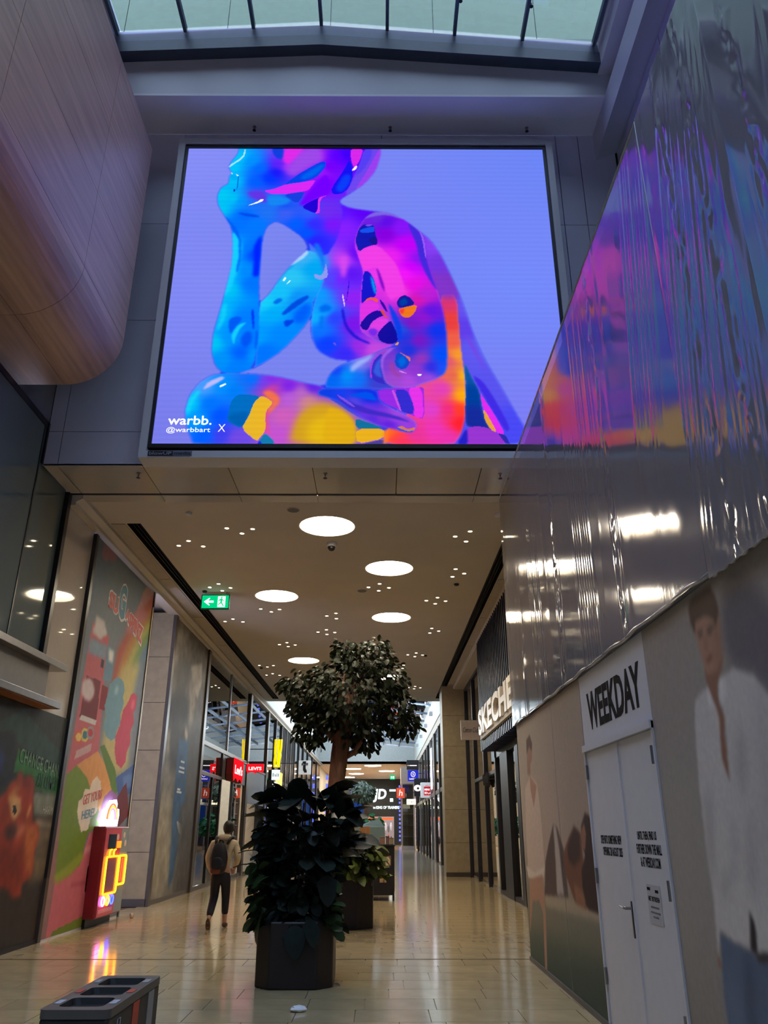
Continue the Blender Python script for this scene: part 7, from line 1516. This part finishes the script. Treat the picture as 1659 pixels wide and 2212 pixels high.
bmesh.ops.triangle_fill(bm, use_beauty=True, edges=ed, normal=(0, 0, 1))
for f in bm.faces:
    if f.normal.z < 0: f.normal_flip()
me = bpy.data.meshes.new('lid'); bm.to_mesh(me); bm.free(); me.materials.append(M_bint)
link(bpy.data.objects.new('lid', me), BN)
rr_ = rrect(bx0 - .004, bx1 + .004, by0 - .004, by1 + .004, .03); n = len(rr_)
MB().add([(p[0], p[1], .865) for p in rr_] + [(p[0], p[1], .9) for p in rr_], [(i, (i + 1) % n, (i + 1) % n + n, i + n) for i in range(n)]).build('lid_rim', M_bint, BN)
for a, b in slots:
    q = rrect(bx0 + .05, bx1 - .05, a, b, .03); q2 = rrect(bx0 + .06, bx1 - .06, a + .01, b - .01, .03); n = len(q)
    MB().add([(p[0], p[1], .9) for p in q] + [(p[0], p[1], .875) for p in q2], [(i, (i + 1) % n, (i + 1) % n + n, i + n) for i in range(n)] + [tuple(range(n, 2 * n))]).build('slot', pm('slot_dark', (12, 12, 14), .6), BN)
for yy, c in ((4.27, (196, 60, 40)), (4.53, (150, 152, 158)), (4.02, (176, 180, 190))):
    mt = pm('bin_label_%d' % c[0], c, .45)
    if yy != 4.02: box('side_label', (bx1, bx1 + .003), (yy - .05, yy + .05), (.2, .86), mt, BN)
    else: ring('side_label', 0, 1, 0, 1, .1, 0, .001, mt, BN) if False else MB().tube([(bx1 + .002, 3.99, .3), (bx1 + .002, 3.99, .84), (bx1 + .002, 4.03, .84), (bx1 + .002, 4.03, .74), (bx1 + .002, 3.99, .74)], .003, 6).build('side_label', mt, BN)
    box('top_label', (bx1 - .042, bx1 - .012), (yy - .04, yy + .04), (.9, .902), mt, BN); box('top_label', (bx0 + .012, bx0 + .04), (yy - .04, yy + .04), (.9, .902), mt, BN)
for x in (bx0 + .04, bx1 - .06):
    for yy in (by0 + .05, by1 - .07): box('foot', (x, x + .03), (yy, yy + .03), (0, .03), M_black, BN)

# ------------------------------------------------------------------ litter on the floor
r = np.random.default_rng(5)
def crumple(name, c, s, lab, rgb, cat):
    bm = bmesh.new(); bmesh.ops.create_icosphere(bm, subdivisions=2, radius=1)
    for v in bm.verts:
        k = r.uniform(.65, 1.15); v.co = Vector((c[0] + v.co.x * s[0] * k, c[1] + v.co.y * s[1] * k, max(.001, s[2] * .8 + v.co.z * s[2] * k)))
    me = bpy.data.meshes.new(name); bm.to_mesh(me); bm.free(); me.materials.append(pm(name + '_paper', rgb, .7))
    return tag(link(bpy.data.objects.new(name, me)), lab, cat)
crumple('paper_tissue', (-.79, 8.66), (.09, .06, .03), 'crumpled white tissue on the floor in front of the planter', (232, 232, 236), 'tissue')
crumple('litter', (-4.86, 17.1), (.05, .04, .05), 'tiny crumpled scrap on the floor right of the vending machine', (190, 184, 172), 'litter')
f_ = Foliage(leaf_shape(.09, .05, .3, .3), pm('dry_leaf', (70, 60, 40), .6)); f_.add((-.53, 10.0, .01), (1, -.5, .15), .3, 1)
dlf = thing('fallen_leaf', 'small dry leaf lying at the right foot of the front planter', 'leaf', (-.53, 10, 0)); f_.build(dlf, 1)

# ------------------------------------------------------------------ the person walking away
PS = thing('person', 'person walking away in a cream hoodie and dark trousers with a dark backpack', 'person', (-2.88, 15.4, 0))
def skin(name, nodes, edges, mat, parent, sub=2, root=0):
    me = bpy.data.meshes.new(name)
    me.from_pydata([n[0] for n in nodes], edges, [])
    me.materials.append(mat)
    o = link(bpy.data.objects.new(name, me), parent)
    sk = o.modifiers.new('skin', 'SKIN'); sk.use_smooth_shade = True
    me.skin_vertices.new() if not me.skin_vertices else None
    for i, n in enumerate(nodes):
        rr = n[1] if hasattr(n[1], '__len__') else (n[1], n[1])
        me.skin_vertices[0].data[i].radius = rr
        me.skin_vertices[0].data[i].use_root = (i == root)
    s = o.modifiers.new('subdivision', 'SUBSURF'); s.levels = sub; s.render_levels = sub
    return o
bx, by = -2.86, 15.4
SKN = pm('skin', (188, 142, 116), .5)
N = [((bx, by, .95), .10), ((bx, by, 1.15), .11), ((bx + .02, by + .02, 1.36), .12), ((bx + .04, by + .03, 1.47), .055), ((bx + .06, by + .04, 1.55), .055), ((bx + .07, by + .05, 1.63), (.075, .09)), ((bx + .075, by + .05, 1.70), .06),
     ((bx - .09, by, .9), .075), ((bx - .10, by + .03, .50), .055), ((bx - .12, by - .22, .17), .038), ((bx - .12, by - .27, .10), .035), ((bx - .12, by - .22, .03), .03),
     ((bx + .09, by, .9), .075), ((bx + .10, by + .05, .48), .055), ((bx + .11, by + .02, .1), .04), ((bx + .11, by + .10, .045), .035), ((bx + .11, by + .2, .04), .03),
     ((bx - .19, by + .02, 1.38), .055), ((bx - .27, by - .02, 1.12), .045), ((bx - .22, by + .1, .92), .035), ((bx - .19, by + .14, .86), .03),
     ((bx + .23, by + .02, 1.38), .055), ((bx + .31, by - .02, 1.12), .045), ((bx + .22, by + .14, .98), .035), ((bx + .17, by + .17, .94), .03)]
E_ = [(0, 1), (1, 2), (2, 3), (3, 4), (4, 5), (5, 6), (0, 7), (7, 8), (8, 9), (9, 10), (10, 11), (0, 12), (12, 13), (13, 14), (14, 15), (15, 16), (2, 17), (17, 18), (18, 19), (19, 20), (2, 21), (21, 22), (22, 23), (23, 24)]
skin('body', N, E_, SKN, PS)
for sx in (-1, 1):
    MB().lathe([(.01, -.03), (.022, -.015), (.024, .01), (.012, .03)], (bx + .07 + sx * .078, by + .05, 1.635), 8).build('ear', SKN, PS, smooth=True)
hb_ = (bx - .19, by + .14, .86)
for k, (dx, L) in enumerate(((-.02, .07), (-.007, .08), (.006, .075), (.019, .06))):
    for hx, hy, hz in (hb_, (bx + .17, by + .17, .94)):
        MB().tube([(hx + dx, hy, hz - .01), (hx + dx, hy + .015, hz - .01 - L * .5), (hx + dx, hy + .035, hz - .01 - L)], [.009, .009, .007], 6).build('finger', SKN, PS, smooth=True)
for hx, hy, hz, sgn in (hb_ + (1,), (bx + .17, by + .17, .94, -1)):
    MB().tube([(hx + sgn * .02, hy, hz + .01), (hx + sgn * .04, hy + .02, hz - .02), (hx + sgn * .04, hy + .035, hz - .045)], [.011, .01, .008], 6).build('thumb', SKN, PS, smooth=True)
CRM = pm('cream_fleece', (206, 190, 160), .8, bump=.1, bscale=80); BLK = pm('dark_denim', (24, 26, 38), .7); BPK = pm('backpack_black', (30, 28, 34), .6, bump=.1)
HN = [((bx, by, .93), (.17, .13)), ((bx, by, 1.12), (.175, .13)), ((bx + .02, by + .01, 1.34), (.185, .13)), ((bx + .04, by + .01, 1.45), (.11, .1)),
      ((bx - .18, by + .01, 1.36), .075), ((bx - .255, by - .03, 1.13), .066), ((bx - .215, by + .09, .93), .055),
      ((bx + .22, by + .01, 1.36), .075), ((bx + .295, by - .03, 1.13), .066), ((bx + .215, by + .12, .99), .055)]
skin('hoodie', HN, [(0, 1), (1, 2), (2, 3), (2, 4), (4, 5), (5, 6), (2, 7), (7, 8), (8, 9)], CRM, PS)
skin('hood', [((bx - .08, by - .06, 1.46), .06), ((bx + .04, by - .09, 1.47), .07), ((bx + .15, by - .06, 1.46), .06)], [(0, 1), (1, 2)], CRM, PS, 2, 1)
TN = [((bx, by, .95), (.165, .12)), ((bx, by, .86), (.15, .12)), ((bx - .09, by + .005, .76), .1), ((bx - .10, by + .03, .50), .08), ((bx - .12, by - .21, .19), .062),
      ((bx + .09, by + .005, .76), .1), ((bx + .10, by + .05, .48), .078), ((bx + .11, by + .02, .2), .06)]
skin('trousers', TN, [(0, 1), (1, 2), (2, 3), (3, 4), (1, 5), (5, 6), (6, 7)], BLK, PS)
SHO = pm('brown_shoe', (96, 66, 52), .6); SOL = pm('shoe_sole', (104, 80, 60), .7)
skin('shoe', [((bx - .12, by - .28, .13), .045), ((bx - .12, by - .235, .07), .048), ((bx - .12, by - .2, .035), .034)], [(0, 1), (1, 2)], SHO, PS)
MB().prism([(bx - .12 + .045 * math.cos(a) * (1.0 if math.sin(a) < 0 else .85), by - .30 + .052 - .05 * math.sin(a) * .9, .085 + .105 * math.sin(a)) for a in [2 * math.pi * k / 16 for k in range(16)]], (0, -.02, -.012)).build('sole', SOL, PS)
skin('shoe', [((bx + .11, by - .02, .06), .05), ((bx + .115, by + .07, .05), .05), ((bx + .12, by + .17, .035), .036)], [(0, 1), (1, 2)], SHO, PS)
HR = pm('dark_brown_hair', (32, 24, 20), .6, var=.3, scale=40, stretch=(1, 1, .3))
bm = bmesh.new(); bmesh.ops.create_icosphere(bm, subdivisions=3, radius=1)
for v in bm.verts:
    k = 1 + .05 * math.sin(v.co.x * 19) * math.sin(v.co.z * 17 + v.co.y * 13)
    if v.co.y > .45 and v.co.z < .35: k *= .78
    if v.co.z < -.75: k *= .8
    v.co = Vector((bx + .07 + v.co.x * .098 * k, by + .035 + v.co.y * .112 * k, 1.635 + v.co.z * .125 * k))
me = bpy.data.meshes.new('hair'); bm.to_mesh(me); bm.free(); me.materials.append(HR); me.polygons.foreach_set('use_smooth', [True] * len(me.polygons))
link(bpy.data.objects.new('hair', me), PS)
BP = thing('backpack', 'dark backpack with a reddish lower pocket on the back of the walking person', 'backpack', (bx, by - .2, .9))
def blob(name, c, s, mat, parent, sq=3.0):
    bm = bmesh.new(); bmesh.ops.create_icosphere(bm, subdivisions=3, radius=1)
    for v in bm.verts:
        q = v.co; n_ = (abs(q.x) ** sq + abs(q.y) ** sq + abs(q.z) ** sq) ** (1 / sq)
        q = q / n_
        w = 1 - .22 * max(0, q.z)
        v.co = Vector((c[0] + q.x * s[0] * w - .04 * q.z * 0, c[1] + q.y * s[1] * w, c[2] + q.z * s[2]))
    me = bpy.data.meshes.new(name); bm.to_mesh(me); bm.free(); me.materials.append(mat); me.polygons.foreach_set('use_smooth', [True] * len(me.polygons))
    return link(bpy.data.objects.new(name, me), parent)
blob('bag', (bx - .02, by - .22, 1.13), (.155, .09, .26), BPK, BP)
blob('front_pocket', (bx - .03, by - .315, 1.05), (.11, .03, .1), pm('backpack_navy', (22, 24, 40), .6), BP)
blob('lower_pocket', (bx - .05, by - .30, .93), (.09, .03, .055), pm('rust_pocket', (120, 62, 44), .6), BP)
for sx in (-1, 1):
    MB().tube([(bx + sx * .10, by - .16, 1.36), (bx + .02 + sx * .13, by - .12, 1.46), (bx + .02 + sx * .15, by + .03, 1.48), (bx + sx * .14, by + .14, 1.36)], .024, 8).build('strap', BPK, BP, smooth=True)
MB().tube([(bx - .04, by - .2, 1.38), (bx - .02, by - .22, 1.43), (bx + .02, by - .22, 1.43), (bx + .04, by - .2, 1.38)], .012, 8).build('grab_loop', BPK, BP, smooth=True)

# ------------------------------------------------------------------ unseen area lights added to brighten the shop interiors
def area(name, loc, sx, sy, power, col, rot=(0, 0, 0)):
    l = bpy.data.lights.new(name, 'AREA'); l.shape = 'RECTANGLE'; l.size = sx; l.size_y = sy; l.energy = power; l.color = col
    o = bpy.data.objects.new(name, l); o.location = loc; o.rotation_euler = rot; COL.objects.link(o)
    return o
area('shop_fill_light', (-7.2, 28, 6.6), 1.2, 6, 260, (1, .94, .84))
area('shop_fill_light', (-5.58, 34.7, 6.6), .3, 4, 60, (1, .94, .84))
area('shop_fill_light', (-5.56, 28, 6.6), .2, 6, 40, (.9, .97, 1.0))
area('shop_fill_light', (4.8, 22, 6.4), 1.5, 14, 130, (1, .92, .8))
area('shop_fill_light', (-6.0, 55, 6.0), .6, 30, 130, (1, .9, .72))
area('shop_fill_light', (3.8, 52, 6.0), .6, 30, 130, (1, .92, .8))
area('shop_fill_light', (0, 95, 6.5), 5, 2, 200, (1, .9, .9))

# ------------------------------------------------------------------ pieces that belong to a part go under that part
def nest(pairs):
    for root in [o for o in COL.objects if o.parent is None and o.get('category')]:
        for pname, kids in pairs:
            ps = [c for c in root.children if c.name.split('.')[0] == pname]
            if not ps: continue
            for c in list(root.children):
                if c.name.split('.')[0] in kids and c is not ps[0]:
                    c.parent = ps[0]; c.matrix_parent_inverse = Matrix.Identity(4)
nest([('display', ('lettering',)), ('face', ('arrow', 'door_symbol', 'lettering', 'running_figure', 'pictogram')), ('case', ('lettering', 'letter', 'eye', 'red_bag', 'crest', 'crest_mark', 'dot', 'mark', 'oval')),
      ('lid', ('slot', 'top_label', 'lid_rim')), ('bag', ('front_pocket', 'lower_pocket', 'grab_loop')), ('topper', ('rainbow_band',)), ('front_panel', ('touch_screen', 'card_reader', 'neon_hook', 'button_ring', 'label_strip')),
      ('screen', ('line',)), ('facade', ('lettering', 'letter_stroke')), ('hoodie', ('hood',)), ('print', ('lettering', 'print_line'))])
